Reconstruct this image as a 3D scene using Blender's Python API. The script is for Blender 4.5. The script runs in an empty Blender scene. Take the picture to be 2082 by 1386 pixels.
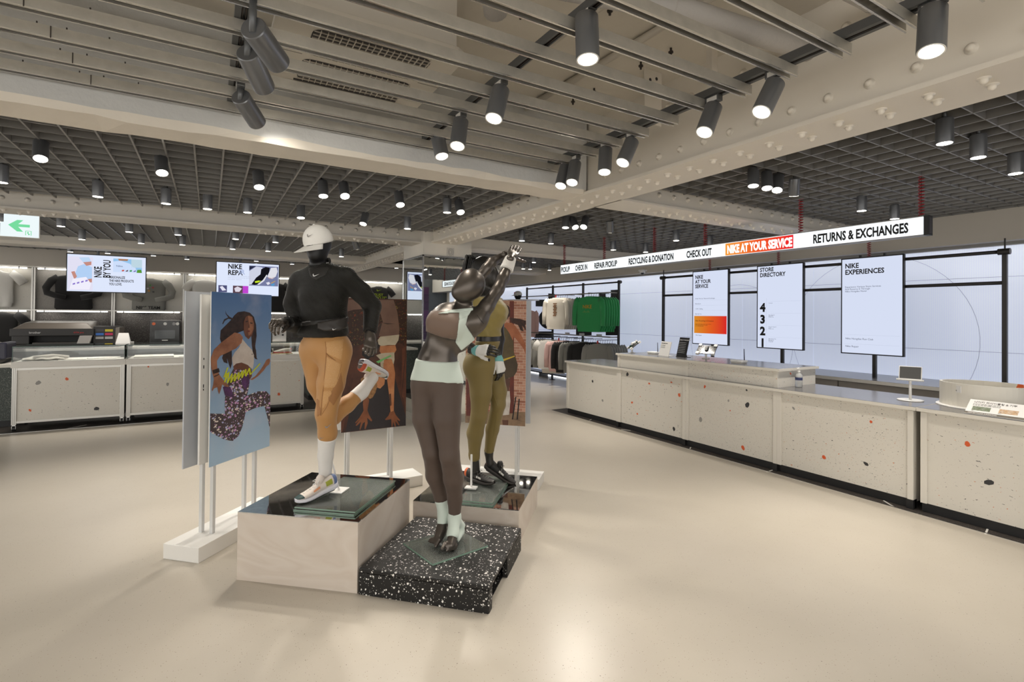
import bpy, math, random
import numpy as np
from mathutils import Vector, Matrix
random.seed(7)
SC = bpy.context.scene
COL = SC.collection
# ------------------------------------------------------------------ camera
FPX, SHY = 1042.42, -61.444
YAW, PIT, ROL = 0.533392, 0.0095425, 0.0093313
HC = 1.62
c_, s_ = math.cos, math.sin
FW = np.array([s_(YAW)*c_(PIT), c_(YAW)*c_(PIT), s_(PIT)])
RT = np.array([c_(YAW), -s_(YAW), 0.0]); UP = np.cross(RT, FW)
RT, UP = RT*c_(ROL)+UP*s_(ROL), UP*c_(ROL)-RT*s_(ROL)
CP = np.array([0, 0, HC])
cam = bpy.data.cameras.new('camera'); camo = bpy.data.objects.new('camera', cam); COL.objects.link(camo)
cam.sensor_fit = 'HORIZONTAL'; cam.sensor_width = 36; cam.lens = 36*FPX/2082; cam.shift_y = SHY/2082; cam.clip_start = .05
camo.matrix_world = Matrix(((RT[0], UP[0], -FW[0], 0), (RT[1], UP[1], -FW[1], 0), (RT[2], UP[2], -FW[2], HC), (0, 0, 0, 1)))
SC.camera = camo
# ------------------------------------------------------------------ world, exposure
W = bpy.data.worlds.new('world'); SC.world = W; W.use_nodes = True
W.node_tree.nodes['Background'].inputs[0].default_value = (1.0, .965, .91, 1)
W.node_tree.nodes['Background'].inputs[1].default_value = 2.2
SC.view_settings.view_transform = 'Standard'; SC.view_settings.look = 'None'
SC.view_settings.exposure = 0.0; SC.view_settings.gamma = 1.0; SC.view_settings.use_curve_mapping = False
try:
    SC.cycles.max_bounces = 8; SC.cycles.diffuse_bounces = 4; SC.cycles.glossy_bounces = 4
    SC.cycles.transmission_bounces = 8; SC.cycles.sample_clamp_indirect = 6; SC.cycles.caustics_reflective = False; SC.cycles.caustics_refractive = False
except Exception: pass
SPOT_W, DOWN_W = 24.0, 70.0
# ------------------------------------------------------------------ placing helpers (photo measurements -> world)
def ray(x, y): return RT*(x-1041)/FPX - UP*(y-693-SHY)/FPX + FW
def onZ(x, y, z): d = ray(x, y); return CP+d*((z-HC)/d[2])
def onX(x, y, X): d = ray(x, y); return CP+d*(X/d[0])
def onY(x, y, Y): d = ray(x, y); return CP+d*(Y/d[1])
def onV(x, y, p, n):
    d = ray(x, y); n = np.array([n[0], n[1], 0.0]); return CP+d*(((np.array([p[0], p[1], 0])-CP)@n)/(d@n))
def P(x, y, d): return CP+ray(x, y)*d
# ------------------------------------------------------------------ materials
MATS = {}
def nn(nt, t, **kw):
    n = nt.nodes.new(t)
    for k, v in kw.items(): setattr(n, k, v)
    return n
def mat(name, col, rough=.5, metal=0.0, noise=None, bump=None, specks=(), emit=None, trans=0.0, ior=1.45, coat=0.0, wave=None, aniso=None, alpha=1.0, sheen=0.0, vary=0.0):
    """noise=(scale, amount, colour2) bump=(scale,strength[,kind]) specks=[(scale, radius, density, [colours], stretch, distort)]"""
    if name in MATS: return MATS[name]
    m = bpy.data.materials.new(name); m.use_nodes = True; nt = m.node_tree; L = nt.links
    b = nt.nodes['Principled BSDF']
    b.inputs['Base Color'].default_value = (*col, 1); b.inputs['Roughness'].default_value = rough; b.inputs['Metallic'].default_value = metal
    b.inputs['Transmission Weight'].default_value = trans; b.inputs['IOR'].default_value = ior; b.inputs['Coat Weight'].default_value = coat
    b.inputs['Alpha'].default_value = alpha; b.inputs['Sheen Weight'].default_value = sheen
    if emit: b.inputs['Emission Color'].default_value = (*emit[0], 1); b.inputs['Emission Strength'].default_value = emit[1]
    tc = nn(nt, 'ShaderNodeTexCoord'); oi = nn(nt, 'ShaderNodeObjectInfo')
    off = nn(nt, 'ShaderNodeVectorMath', operation='MULTIPLY_ADD'); off.inputs[1].default_value = (37., 53., 29.)
    cmb = nn(nt, 'ShaderNodeCombineXYZ')
    for i in range(3): L.new(oi.outputs['Random'], cmb.inputs[i])
    L.new(cmb.outputs[0], off.inputs[0]); L.new(tc.outputs['Object'], off.inputs[2])
    vec = off.outputs[0]
    cur = None
    def mixc(fac, a, bcol):
        mx = nn(nt, 'ShaderNodeMix', data_type='RGBA'); mx.clamp_factor = True
        if isinstance(fac, float): mx.inputs[0].default_value = fac
        else: L.new(fac, mx.inputs[0])
        if a is None: mx.inputs[6].default_value = (*col, 1)
        else: L.new(a, mx.inputs[6])
        if isinstance(bcol, tuple): mx.inputs[7].default_value = (*bcol, 1)
        else: L.new(bcol, mx.inputs[7])
        return mx.outputs[2]
    def math1(op, a, v=None):
        n = nn(nt, 'ShaderNodeMath', operation=op); L.new(a, n.inputs[0])
        if v is not None:
            if isinstance(v, (int, float)): n.inputs[1].default_value = v
            else: L.new(v, n.inputs[1])
        return n.outputs[0]
    if noise:
        n = nn(nt, 'ShaderNodeTexNoise'); n.inputs['Scale'].default_value = noise[0]; n.inputs['Detail'].default_value = 5; n.inputs['Roughness'].default_value = .6
        L.new(vec, n.inputs['Vector'])
        r = nn(nt, 'ShaderNodeMapRange'); r.inputs[1].default_value = .35; r.inputs[2].default_value = .68; r.inputs[4].default_value = noise[1]
        L.new(n.outputs[0], r.inputs[0]); cur = mixc(r.outputs[0], cur, noise[2])
    if wave:   # wood grain: (scale, stretch xyz, colour2, amount)
        mp = nn(nt, 'ShaderNodeMapping'); mp.inputs['Scale'].default_value = wave[1]; L.new(vec, mp.inputs[0])
        n1 = nn(nt, 'ShaderNodeTexNoise'); n1.inputs['Scale'].default_value = wave[0]; n1.inputs['Detail'].default_value = 3; n1.inputs['Distortion'].default_value = .8
        L.new(mp.outputs[0], n1.inputs['Vector'])
        fr = math1('FRACT', math1('MULTIPLY', n1.outputs[0], 9.0)); pp = math1('PINGPONG', fr, .5)
        r = nn(nt, 'ShaderNodeMapRange'); r.inputs[1].default_value = 0; r.inputs[2].default_value = .5; r.inputs[3].default_value = wave[3]; r.inputs[4].default_value = 0
        L.new(pp, r.inputs[0]); cur = mixc(r.outputs[0], cur, wave[2])
    for sp in specks:
        sc, rad, dens, cols = sp[:4]; stretch = sp[4] if len(sp) > 4 else (1, 1, 1); dist = sp[5] if len(sp) > 5 else 0.0
        mp = nn(nt, 'ShaderNodeMapping'); mp.inputs['Scale'].default_value = stretch
        v2 = vec
        if dist:
            nz = nn(nt, 'ShaderNodeTexNoise'); nz.inputs['Scale'].default_value = sc*1.7; L.new(vec, nz.inputs['Vector'])
            vm = nn(nt, 'ShaderNodeVectorMath', operation='MULTIPLY_ADD'); vm.inputs[1].default_value = (dist,)*3
            L.new(nz.outputs['Color'], vm.inputs[0]); L.new(vec, vm.inputs[2]); v2 = vm.outputs[0]
        L.new(v2, mp.inputs[0])
        vo = nn(nt, 'ShaderNodeTexVoronoi'); vo.inputs['Scale'].default_value = sc; L.new(mp.outputs[0], vo.inputs['Vector'])
        sepc = nn(nt, 'ShaderNodeSeparateColor'); L.new(vo.outputs['Color'], sepc.inputs[0])
        rr = math1('MULTIPLY', sepc.outputs[2], rad*.8); rr = math1('ADD', rr, rad*.35)
        msk = math1('MULTIPLY', math1('LESS_THAN', vo.outputs['Distance'], rr), math1('LESS_THAN', sepc.outputs[0], dens))
        if len(cols) == 1: cc = cols[0]
        else:
            rp = nn(nt, 'ShaderNodeValToRGB'); rp.color_ramp.interpolation = 'CONSTANT'
            while len(rp.color_ramp.elements) < len(cols): rp.color_ramp.elements.new(.5)
            for i, q in enumerate(cols): rp.color_ramp.elements[i].position = i/len(cols); rp.color_ramp.elements[i].color = (*q, 1)
            L.new(sepc.outputs[1], rp.inputs[0]); cc = rp.outputs[0]
        cur = mixc(msk, cur, cc)
    if vary:
        hs = nn(nt, 'ShaderNodeHueSaturation'); mr = nn(nt, 'ShaderNodeMapRange'); mr.inputs[3].default_value = 1-vary; mr.inputs[4].default_value = 1+vary
        L.new(oi.outputs['Random'], mr.inputs[0]); L.new(mr.outputs[0], hs.inputs['Value'])
        if cur is None: hs.inputs['Color'].default_value = (*col, 1)
        else: L.new(cur, hs.inputs['Color'])
        cur = hs.outputs[0]
    if cur is not None: L.new(cur, b.inputs['Base Color'])
    if bump:
        kind = bump[2] if len(bump) > 2 else 'noise'
        if kind == 'noise':
            n = nn(nt, 'ShaderNodeTexNoise'); n.inputs['Scale'].default_value = bump[0]; n.inputs['Detail'].default_value = 6; L.new(vec, n.inputs['Vector']); h = n.outputs[0]
        elif kind == 'voronoi':
            n = nn(nt, 'ShaderNodeTexVoronoi'); n.inputs['Scale'].default_value = bump[0]; L.new(vec, n.inputs['Vector']); h = n.outputs['Distance']
        else:   # 'rib' (stretch in bump[3])
            mp = nn(nt, 'ShaderNodeMapping'); mp.inputs['Rotation'].default_value = bump[3]; L.new(vec, mp.inputs[0])
            n = nn(nt, 'ShaderNodeTexWave'); n.inputs['Scale'].default_value = bump[0]; n.inputs['Distortion'].default_value = 1.2; n.inputs['Detail'].default_value = 1; L.new(mp.outputs[0], n.inputs['Vector']); h = n.outputs[0]
        bp = nn(nt, 'ShaderNodeBump'); bp.inputs['Strength'].default_value = bump[1]; bp.inputs['Distance'].default_value = .01
        L.new(h, bp.inputs['Height']); L.new(bp.outputs[0], b.inputs['Normal'])
    MATS[name] = m
    return m
def glow(name, col, st):
    if name in MATS: return MATS[name]
    m = bpy.data.materials.new(name); m.use_nodes = True; nt = m.node_tree; nt.nodes.clear()
    e = nt.nodes.new('ShaderNodeEmission'); o = nt.nodes.new('ShaderNodeOutputMaterial')
    e.inputs[0].default_value = (*col, 1); e.inputs[1].default_value = st; nt.links.new(e.outputs[0], o.inputs[0]); MATS[name] = m
    return m
def pane(name, col=(.96,.99,.98), rough=.02, ior=1.45, tint=.0, haze=(0.0,(.8,.85,.82))):
    """thin sheet glass: clear sheet with a Fresnel reflection and optional surface haze"""
    if name in MATS: return MATS[name]
    m = bpy.data.materials.new(name); m.use_nodes = True; nt = m.node_tree; nt.nodes.clear(); L = nt.links
    tr = nn(nt,'ShaderNodeBsdfTransparent'); tr.inputs[0].default_value = (*col,1); gl = nn(nt,'ShaderNodeBsdfGlossy'); gl.inputs['Roughness'].default_value = rough
    fr = nn(nt,'ShaderNodeFresnel'); fr.inputs[0].default_value = ior; mx = nn(nt,'ShaderNodeMixShader'); L.new(fr.outputs[0], mx.inputs[0]); L.new(tr.outputs[0], mx.inputs[1]); L.new(gl.outputs[0], mx.inputs[2])
    out = mx.outputs[0]
    if haze[0]:
        df = nn(nt,'ShaderNodeBsdfDiffuse'); df.inputs[0].default_value = (*haze[1],1); m2 = nn(nt,'ShaderNodeMixShader'); m2.inputs[0].default_value = haze[0]; L.new(out, m2.inputs[1]); L.new(df.outputs[0], m2.inputs[2]); out = m2.outputs[0]
    o = nn(nt,'ShaderNodeOutputMaterial'); L.new(out, o.inputs[0]); MATS[name] = m
    return m
def lin(r, g, b):
    f = lambda v: (v/255/12.92 if v/255 <= .04045 else ((v/255+.055)/1.055)**2.4)
    return (f(r), f(g), f(b))
# ------------------------------------------------------------------ mesh builder
class MB:
    def __init__(s): s.v = []; s.f = []; s.m = []; s.cur = 0
    def add(s, vs, fs):
        o = len(s.v); s.v += [tuple(map(float, p)) for p in vs]; s.f += [tuple(i+o for i in q) for q in fs]; s.m += [s.cur]*len(fs); return s
    def box(s, x0, x1, y0, y1, z0, z1):
        return s.add([(x0,y0,z0),(x1,y0,z0),(x1,y1,z0),(x0,y1,z0),(x0,y0,z1),(x1,y0,z1),(x1,y1,z1),(x0,y1,z1)],
                     [(0,3,2,1),(4,5,6,7),(0,1,5,4),(1,2,6,5),(2,3,7,6),(3,0,4,7)])
    def cbox(s, c, h): return s.box(c[0]-h[0], c[0]+h[0], c[1]-h[1], c[1]+h[1], c[2]-h[2], c[2]+h[2])
    def hexa(s, b4, t4):
        return s.add(list(b4)+list(t4), [(0,3,2,1),(4,5,6,7),(0,1,5,4),(1,2,6,5),(2,3,7,6),(3,0,4,7)])
    def quad(s, a, b, c, d): return s.add([a,b,c,d], [(0,1,2,3)])
    def poly(s, pts): return s.add(pts, [tuple(range(len(pts)))])
    def ring(s, c, ax, r, n, ref=None):
        ax = np.array(ax, float); ax /= np.linalg.norm(ax)
        ref = np.array([0,0,1.0]) if abs(ax[2]) < .9 else np.array([1.0,0,0])
        u = np.cross(ref, ax); u /= np.linalg.norm(u); w = np.cross(ax, u)
        return [np.array(c)+r*(math.cos(2*math.pi*i/n)*u+math.sin(2*math.pi*i/n)*w) for i in range(n)]
    def lathe(s, p0, ax, prof, n=16, cap=True):
        """prof: list of (t along axis, radius)"""
        ax = np.array(ax, float); ax /= np.linalg.norm(ax); p0 = np.array(p0, float); o = len(s.v); fs = []
        for t, r in prof: s.v += [tuple(q) for q in s.ring(p0+ax*t, ax, max(r, 1e-5), n)]
        for k in range(len(prof)-1):
            for i in range(n):
                j = (i+1) % n; fs.append((o+k*n+i, o+k*n+j, o+(k+1)*n+j, o+(k+1)*n+i))
        if cap: fs.append(tuple(o+i for i in reversed(range(n)))); fs.append(tuple(o+(len(prof)-1)*n+i for i in range(n)))
        s.f += fs; s.m += [s.cur]*len(fs); return s
    def cyl(s, p0, p1, r, r1=None, n=16):
        p0 = np.array(p0, float); p1 = np.array(p1, float); L = np.linalg.norm(p1-p0)
        return s.lathe(p0, p1-p0, [(0, r), (L, r if r1 is None else r1)], n)
    def tube(s, pts, r, n=8, closed=False):
        pts = [np.array(p, float) for p in pts]; N = len(pts); o = len(s.v); fs = []
        rs = r if isinstance(r, (list, tuple)) else [r]*N
        prev = None
        for i, p in enumerate(pts):
            a = pts[(i-1) % N] if (i or closed) else p; b = pts[(i+1) % N] if (i < N-1 or closed) else p
            t = b-a; t /= (np.linalg.norm(t)+1e-12)
            if prev is None:
                ref = np.array([0,0,1.0]) if abs(t[2]) < .9 else np.array([1.0,0,0]); u = np.cross(ref, t)
            else: u = prev-t*(prev@t)
            u /= (np.linalg.norm(u)+1e-12); prev = u; w = np.cross(t, u)
            s.v += [tuple(p+rs[i]*(math.cos(2*math.pi*k/n)*u+math.sin(2*math.pi*k/n)*w)) for k in range(n)]
        for i in range(N if closed else N-1):
            j = (i+1) % N
            for k in range(n):
                q = (k+1) % n; fs.append((o+i*n+k, o+i*n+q, o+j*n+q, o+j*n+k))
        if not closed: fs.append(tuple(o+i for i in reversed(range(n)))); fs.append(tuple(o+(N-1)*n+i for i in range(n)))
        s.f += fs; s.m += [s.cur]*len(fs); return s
    def prism(s, pts, d):
        """polygon pts (3d, planar) extruded by vector d"""
        n = len(pts); a = [np.array(p, float) for p in pts]; b = [p+np.array(d, float) for p in a]
        nrm = sum((np.cross(a[i]-a[0], a[(i+1) % n]-a[0]) for i in range(1, n-1)), np.zeros(3))
        if nrm@np.array(d, float) > 0: a, b = b, a
        s.add(a+b, [tuple(range(n)), tuple(reversed(range(n, 2*n)))]+[(i, i+n, (i+1) % n+n, (i+1) % n) for i in range(n)]); return s
    def grid(s, fn, nu, nv, closed_u=False):
        o = len(s.v); s.v += [tuple(fn(i/(nu-(0 if closed_u else 1)), j/(nv-1))) for j in range(nv) for i in range(nu)]; fs = []
        for j in range(nv-1):
            for i in range(nu if closed_u else nu-1):
                k = (i+1) % nu; fs.append((o+j*nu+i, o+j*nu+k, o+(j+1)*nu+k, o+(j+1)*nu+i))
        s.f += fs; s.m += [s.cur]*len(fs); return s
    def mesh(s, name, mats, smooth=False):
        me = bpy.data.meshes.new(name); me.from_pydata(s.v, [], s.f)
        for m in (mats if isinstance(mats, (list, tuple)) else [mats]): me.materials.append(m)
        if len(me.materials) > 1: me.polygons.foreach_set('material_index', s.m)
        if smooth: me.polygons.foreach_set('use_smooth', [True]*len(me.polygons))
        me.update(); return me
def link(o, parent=None):
    COL.objects.link(o)
    if parent: o.parent = parent
    return o
def obj(name, mb, m, parent=None, smooth=False, bevel=0, angle=None):
    me = mb if isinstance(mb, bpy.types.Mesh) else mb.mesh(name, m, smooth)
    o = bpy.data.objects.new(name, me); link(o, parent)
    if bevel:
        md = o.modifiers.new('b', 'BEVEL'); md.width = bevel; md.segments = 2; md.limit_method = 'ANGLE'; md.angle_limit = .6
    if angle:
        try: me.set_sharp_from_angle(angle=angle)
        except Exception: pass
    return o
def tag(o, label=None, cat=None, group=None, kind=None):
    if label: o['label'] = label
    if cat: o['category'] = cat
    if group: o['group'] = group
    if kind: o['kind'] = kind
    return o
def thing(name, label, cat, loc=(0,0,0), rz=0, group=None):
    o = bpy.data.objects.new(name, None); link(o); o.location = loc; o.rotation_euler = (0,0,rz); o.empty_display_size = .1
    return tag(o, label, cat, group)
def struct(name, mb, m, parent=None, **kw):
    o = obj(name, mb, m, parent, **kw)
    if parent is None: o['kind'] = 'structure'
    return o
def sroot(name, loc=(0,0,0)):
    o = bpy.data.objects.new(name, None); link(o); o.location = loc; o['kind'] = 'structure'; return o
def inst(name, me, parent, loc=(0,0,0), rot=None, scale=None):
    o = bpy.data.objects.new(name, me); link(o, parent); o.location = loc
    if rot is not None: o.rotation_euler = rot
    if scale is not None: o.scale = scale
    return o
def copy_tree(o, parent=None):
    c = o.copy(); COL.objects.link(c); c.parent = parent
    for ch in list(o.children): copy_tree(ch, c)
    return c
PENDING = []
def text(name, body, size, m, parent, origin, ux, uy, bold=0.0, sx=1.0, align='LEFT', ext=.0006, sp=1.0, lh=1.0, width=None):
    """flat lettering: ux = reading direction, uy = up direction of the letters, origin = base line start (turned into a mesh at the end)"""
    cu = bpy.data.curves.new(name, 'FONT'); cu.body = body; cu.size = size; cu.align_x = align; cu.offset = bold*size; cu.extrude = ext
    cu.space_character = sp; cu.space_line = lh; cu.resolution_u = 2
    o = bpy.data.objects.new('tmp', cu); COL.objects.link(o)
    PENDING.append((o, name, m, parent, origin, ux, uy, sx, width))
def finish_text():
    dg = bpy.context.evaluated_depsgraph_get()
    for o, name, m, parent, origin, ux, uy, sx, width in PENDING:
        me = bpy.data.meshes.new_from_object(o.evaluated_get(dg)); me.name = name; me.materials.clear(); me.materials.append(m)
        n = len(me.vertices); co = np.empty(n*3, 'f'); me.vertices.foreach_get('co', co); co = co.reshape(-1, 3)
        if n == 0: continue
        if width: sx = width/max(co[:,0].max()-co[:,0].min(), 1e-4); co[:,0] -= co[:,0].min()
        x = np.array(Vector(ux).normalized()); y = np.array(Vector(uy).normalized()); z = np.cross(x, y)
        co = np.array(origin)+np.outer(co[:,0]*sx, x)+np.outer(co[:,1], y)+np.outer(co[:,2], z)
        me.vertices.foreach_set('co', co.astype('f').ravel()); me.update()
        q = bpy.data.objects.new(name, me); link(q, parent)
    for it in PENDING: bpy.data.objects.remove(it[0])
# ================================================================== materials used widely
m_floor = mat('floor_terrazzo', (.45,.41,.35), .30, noise=(1.1,.55,(.385,.348,.292)), specks=[(95,.2,.26,[(.17,.13,.1),(.3,.24,.18),(.24,.16,.1)]),(38,.14,.16,[(.13,.1,.08),(.34,.28,.22)])], bump=(240,.02))
m_carpet = mat('dark_terrazzo', (.035,.03,.027), .5, specks=[(260,.4,.45,[(.25,.2,.15),(.16,.13,.1),(.34,.28,.22)])])
m_white = mat('white_paint', (.72,.69,.63), .55, noise=(3,.25,(.65,.62,.56)), bump=(18,.12))
m_conc = mat('painted_concrete', (.60,.60,.585), .6, noise=(2.2,.6,(.52,.52,.51)), bump=(26,.5))
m_concw = mat('cream_plaster', (.74,.69,.61), .6, noise=(2.5,.6,(.67,.62,.54)), bump=(10,.35))
m_slab = mat('slab_paint', (.68,.635,.56), .65, noise=(1.5,.6,(.58,.54,.47)), bump=(8,.4))
m_slat = mat('slat_grey', (.27,.262,.25), .42, metal=.3)
m_dark = mat('void_dark', (.02,.02,.02), .9)
m_galv = mat('galvanised', (.50,.48,.43), .42, metal=.45, noise=(14,.6,(.38,.365,.33)))
m_galvd = mat('galvanised_inner_shade', (.10,.10,.095), .55, metal=.6)  # darker copy of the galvanised steel, groove shade put into its colour
m_track = mat('track_grey', (.13,.135,.14), .4, metal=.4)
m_lamp = mat('lamp_grey', (.17,.175,.185), .32, metal=.55)
m_lens = glow('lamp_lens', (1.0,.93,.80), 14.0)
m_rim = mat('lamp_rim', (.75,.73,.68), .3)
m_strip = glow('led_strip', (1.0,.96,.88), 9.0)
m_metal = mat('brushed_steel', (.6,.6,.6), .25, metal=1.0)
m_black = mat('black_plain', (.012,.012,.013), .45)
m_blackm = mat('black_metal', (.03,.028,.027), .45, metal=.3)
m_blackg = mat('black_gloss', (.01,.01,.011), .15)
m_plw = mat('white_plastic', (.8,.79,.77), .35)
m_mirror = mat('mirror', (.82,.85,.84), .015, metal=1.0)
m_ink = mat('ink_black', (.01,.01,.012), .6)
m_bulk = mat('warm_wall', (.56,.52,.46), .7, bump=(30,.05))
# ================================================================== floor
struct('floor', MB().box(-9,5.1,-4.5,9.22,-.06,0).box(5.1,9.2,7.28,18.2,-.06,0).box(2.0,5.1,9.22,18.2,-.06,0), m_floor)
cf = sroot('floor_border')
obj('dark_floor', MB().box(5.115,9.2,-4.5,7.265,-.06,-.002), m_carpet, cf)
obj('dark_floor', MB().box(-9,1.985,9.235,14.2,-.06,-.002), m_carpet, cf)
struct('trim_1', MB().box(5.1,5.115,-4.5,7.28,-.06,.003).box(5.115,9.2,7.265,7.28,-.06,.003), m_metal)
struct('trim_2', MB().box(-9,2.0,9.22,9.235,-.06,.003).box(1.985,2.0,9.235,14.2,-.06,.003), m_metal)
# thin inlaid metal strips in the dark border
for i, (x, y, a, l) in enumerate([(5.16,6.3,.5,.12),(5.16,5.5,-1.1,.14),(5.15,4.35,.6,.12),(5.17,3.3,.1,.2),(5.16,2.2,.9,.16),(-1.6,9.33,.8,.3),(5.2,1.55,.2,.24)]):
    o = obj('inlay', MB().box(-l/2,l/2,-.006,.006,-.002,.001), m_rim, cf); o.location = (x,y,0); o.rotation_euler = (0,0,a)
# ================================================================== walls
wb = struct('wall_back', MB().box(-5.6,4.9,13.62,13.75,0,3.3).box(4.8,4.9,13.75,18,0,3.3).box(4.9,9.2,17.9,18,0,3.3), m_bulk)
struct('wall_bulkhead_back', MB().box(-5.6,4.8,13.30,13.62,2.50,3.3), m_bulk)
struct('wall_right', MB().box(8.06,8.2,-4.5,18,0,3.3), m_bulk)
struct('wall_bulkhead_right', MB().box(7.45,8.06,-4.5,18,2.49,3.3), m_bulk)
struct('wall_front', MB().box(4.3,9.2,-4.65,-4.5,0,3.3), mat('dark_grey_wall', (.07,.075,.08), .6))
dr = sroot('door_1', (5.9,-4.5,0))
obj('door_leaf', MB().box(-.5,.5,0,.03,0,2.2), mat('door_black', (.015,.015,.017), .35), dr)
obj('door_frame', MB().box(-.6,-.5,0,.05,0,2.3).box(.5,.6,0,.05,0,2.3).box(-.5,.5,0,.05,2.2,2.3), mat('door_grey', (.28,.31,.33), .5), dr)
pt = sroot('trim_3', (7.3,-4.5,0))
pm = mat('purple_tile', (.05,.012,.05), .35, vary=.5)
tl = MB().box(-.145,.145,0,.02,0,.29).mesh('tile', pm)
for i in range(2):
    for j in range(9): inst('tile', tl, pt, (i*.3-.45,0,j*.3))
# ================================================================== ceiling slab (exposed centre bay) and beams
struct('ceiling', MB().box(-5.6,9.2,-2.6,18,3.32,3.45), m_slab)
def rivet_mesh(m):
    return MB().lathe((0,0,0),(0,0,1),[(-.004,.027),(.004,.026),(.0045,.017),(.016,.0165),(.023,.012),(.027,.005)],14).mesh('rivet', m, True)
m_beamw = mat('beam_white', (.74,.69,.61), .5, noise=(2,.4,(.68,.63,.55)), bump=(14,.1))
RV = rivet_mesh(m_beamw)
RA = {'z-': (math.pi,0,0), 'x-': (0,-math.pi/2,0), 'x+': (0,math.pi/2,0), 'y-': (math.pi/2,0,0)}
# main riveted steel girder along the room
g = struct('ceiling_beam', MB().box(2.80,3.215,-2.5,7.12,2.68,2.705).box(2.84,3.175,-2.5,7.12,2.705,3.32), m_beamw)
y = 6.9; k = 0
while y > .3:
    if not 3.35 < y < 4.0: inst('rivet', RV, g, (2.84,y,2.80), RA['x-'])
    if y < 3.4: inst('rivet', RV, g, (2.84,y-.09,3.14), RA['x-'])
    inst('rivet', RV, g, (2.91,y-.02,2.68), RA['z-']); inst('rivet', RV, g, (3.02,y-.015,2.68), RA['z-'])
    y -= .2
# concrete cased beam crossing in front (left of girder) with rough plaster underside
def rough_beam(name, x0, x1, y0, y1, z0, z1, mm, seed):
    rnd = random.Random(seed); n = int((x1-x0)/.14); mb = MB(); rows = []
    for i in range(n+1):
        x = x0+(x1-x0)*i/n
        a = rnd.uniform(-.012,.012); b = rnd.uniform(-.012,.014); c = rnd.uniform(-.006,.008)
        rows.append([(x,y0,z1),(x,y0,z0+.045+a),(x,y0+.02+b,z0+c),(x,y1-.015-b,z0-c*.5),(x,y1,z0+.03+a),(x,y1,z1)])
    o = len(mb.v); mb.v = [p for r in rows for p in r]
    for i in range(n):
        for j in range(5):
            mb.f.append((i*6+j, (i+1)*6+j, (i+1)*6+j+1, i*6+j+1)); mb.m.append(0 if j in (0, 4) else 1)
    mb.f = [tuple(reversed(q)) for q in mb.f]
    return struct(name, mb, mm)
rough_beam('ceiling_beam', -5.6, 2.82, 3.52, 3.82, 2.68, 3.32, [m_conc, m_concw], 3)
# second beam row, riveted left end then plaster
m_b2 = mat('beam_grey', (.62,.59,.54), .55, noise=(3,.5,(.56,.53,.48)), bump=(16,.15))
RV2 = rivet_mesh(m_b2)
b2 = struct('ceiling_beam', MB().box(-5.6,2.70,7.20,7.62,2.68,2.70).box(-5.6,2.70,7.23,7.59,2.70,3.32), [m_b2])
x = -3.06
while x < 2.5:
    if x < -1.2 or x > .5:
        inst('rivet', RV2, b2, (x,7.23,2.79), RA['y-']); inst('rivet', RV2, b2, (x,7.3,2.68), RA['z-']); inst('rivet', RV2, b2, (x+.09,7.45,2.68), RA['z-'])
    x += .2
rough_beam('ceiling_beam', -5.6, 4.6, 10.9, 11.35, 2.68, 3.32, [m_b2, m_concw], 9)
# beams right of the girder
b4 = struct('ceiling_beam', MB().box(3.2,7.46,3.50,3.88,2.68,2.70).box(3.16,7.46,3.53,3.84,2.70,3.32), m_beamw)
x = 3.72
while x < 7.0:
    inst('rivet', RV, b4, (x,3.53,2.795), RA['y-'])
    inst('rivet', RV, b4, (x-.04,3.63,2.68), RA['z-']); inst('rivet', RV, b4, (x-.04,3.73,2.68), RA['z-'])
    x += .2
b5 = struct('ceiling_beam', MB().box(3.45,7.46,7.24,7.66,2.66,2.68).box(3.45,7.46,7.27,7.63,2.68,3.32), m_beamw)
rough_beam('ceiling_beam', 3.3, 7.46, 10.9, 11.35, 2.68, 3.32, [m_b2, m_concw], 5)
# beam running on behind the mirrored column
b6 = struct('ceiling_beam', MB().box(2.80,3.215,8.0,13.4,2.68,2.705).box(2.84,3.175,8.0,13.4,2.705,3.32), m_beamw)
y = 8.3
while y < 13.2:
    inst('rivet', RV, b6, (2.84,y,2.80), RA['x-']); inst('rivet', RV, b6, (2.84,y-.09,3.06), RA['x-']); inst('rivet', RV, b6, (2.9,y,2.68), RA['z-']); inst('rivet', RV, b6, (3.03,y,2.68), RA['z-']); y += .2
# ================================================================== mirrored column
cr = sroot('column', (2.68,7.104,0))
obj('column_core', MB().box(0.006,.784,.006,.89,0,3.32), m_white, cr)
obj('mirror_panel', MB().box(0,.79,0,.006,.12,2.48), m_mirror, cr)
obj('mirror_panel', MB().box(0,.006,.006,.895,.12,2.48), m_mirror, cr)
obj('plinth', MB().box(-.004,.794,-.004,.9,0,.12), mat('column_skirt', (.32,.30,.26), .4), cr)
obj('edge_trim', MB().box(-.008,.012,-.008,.012,.12,2.5).box(-.008,.8,-.008,.012,2.48,2.5).box(-.008,.012,-.008,.9,2.48,2.5).box(-.008,.012,.885,.905,.12,2.5), m_metal, cr)
sp = obj('speaker_grille', MB().box(.37,.49,-.004,.006,2.5,2.63), mat('speaker_white', (.55,.53,.5), .6), cr)
obj('grille_ring', MB().tube([(.43+.045*math.cos(a)*(.85 if 1.57<a<4.71 else 1),-.005,2.565+.05*math.sin(a)) for a in [i*math.pi/8 for i in range(16)]], .003, 6, True).tube([(.43+.022*math.cos(a),-.005,2.565+.03*math.sin(a)) for a in [i*math.pi/8 for i in range(16)]], .003, 6, True), m_slat, cr)
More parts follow.
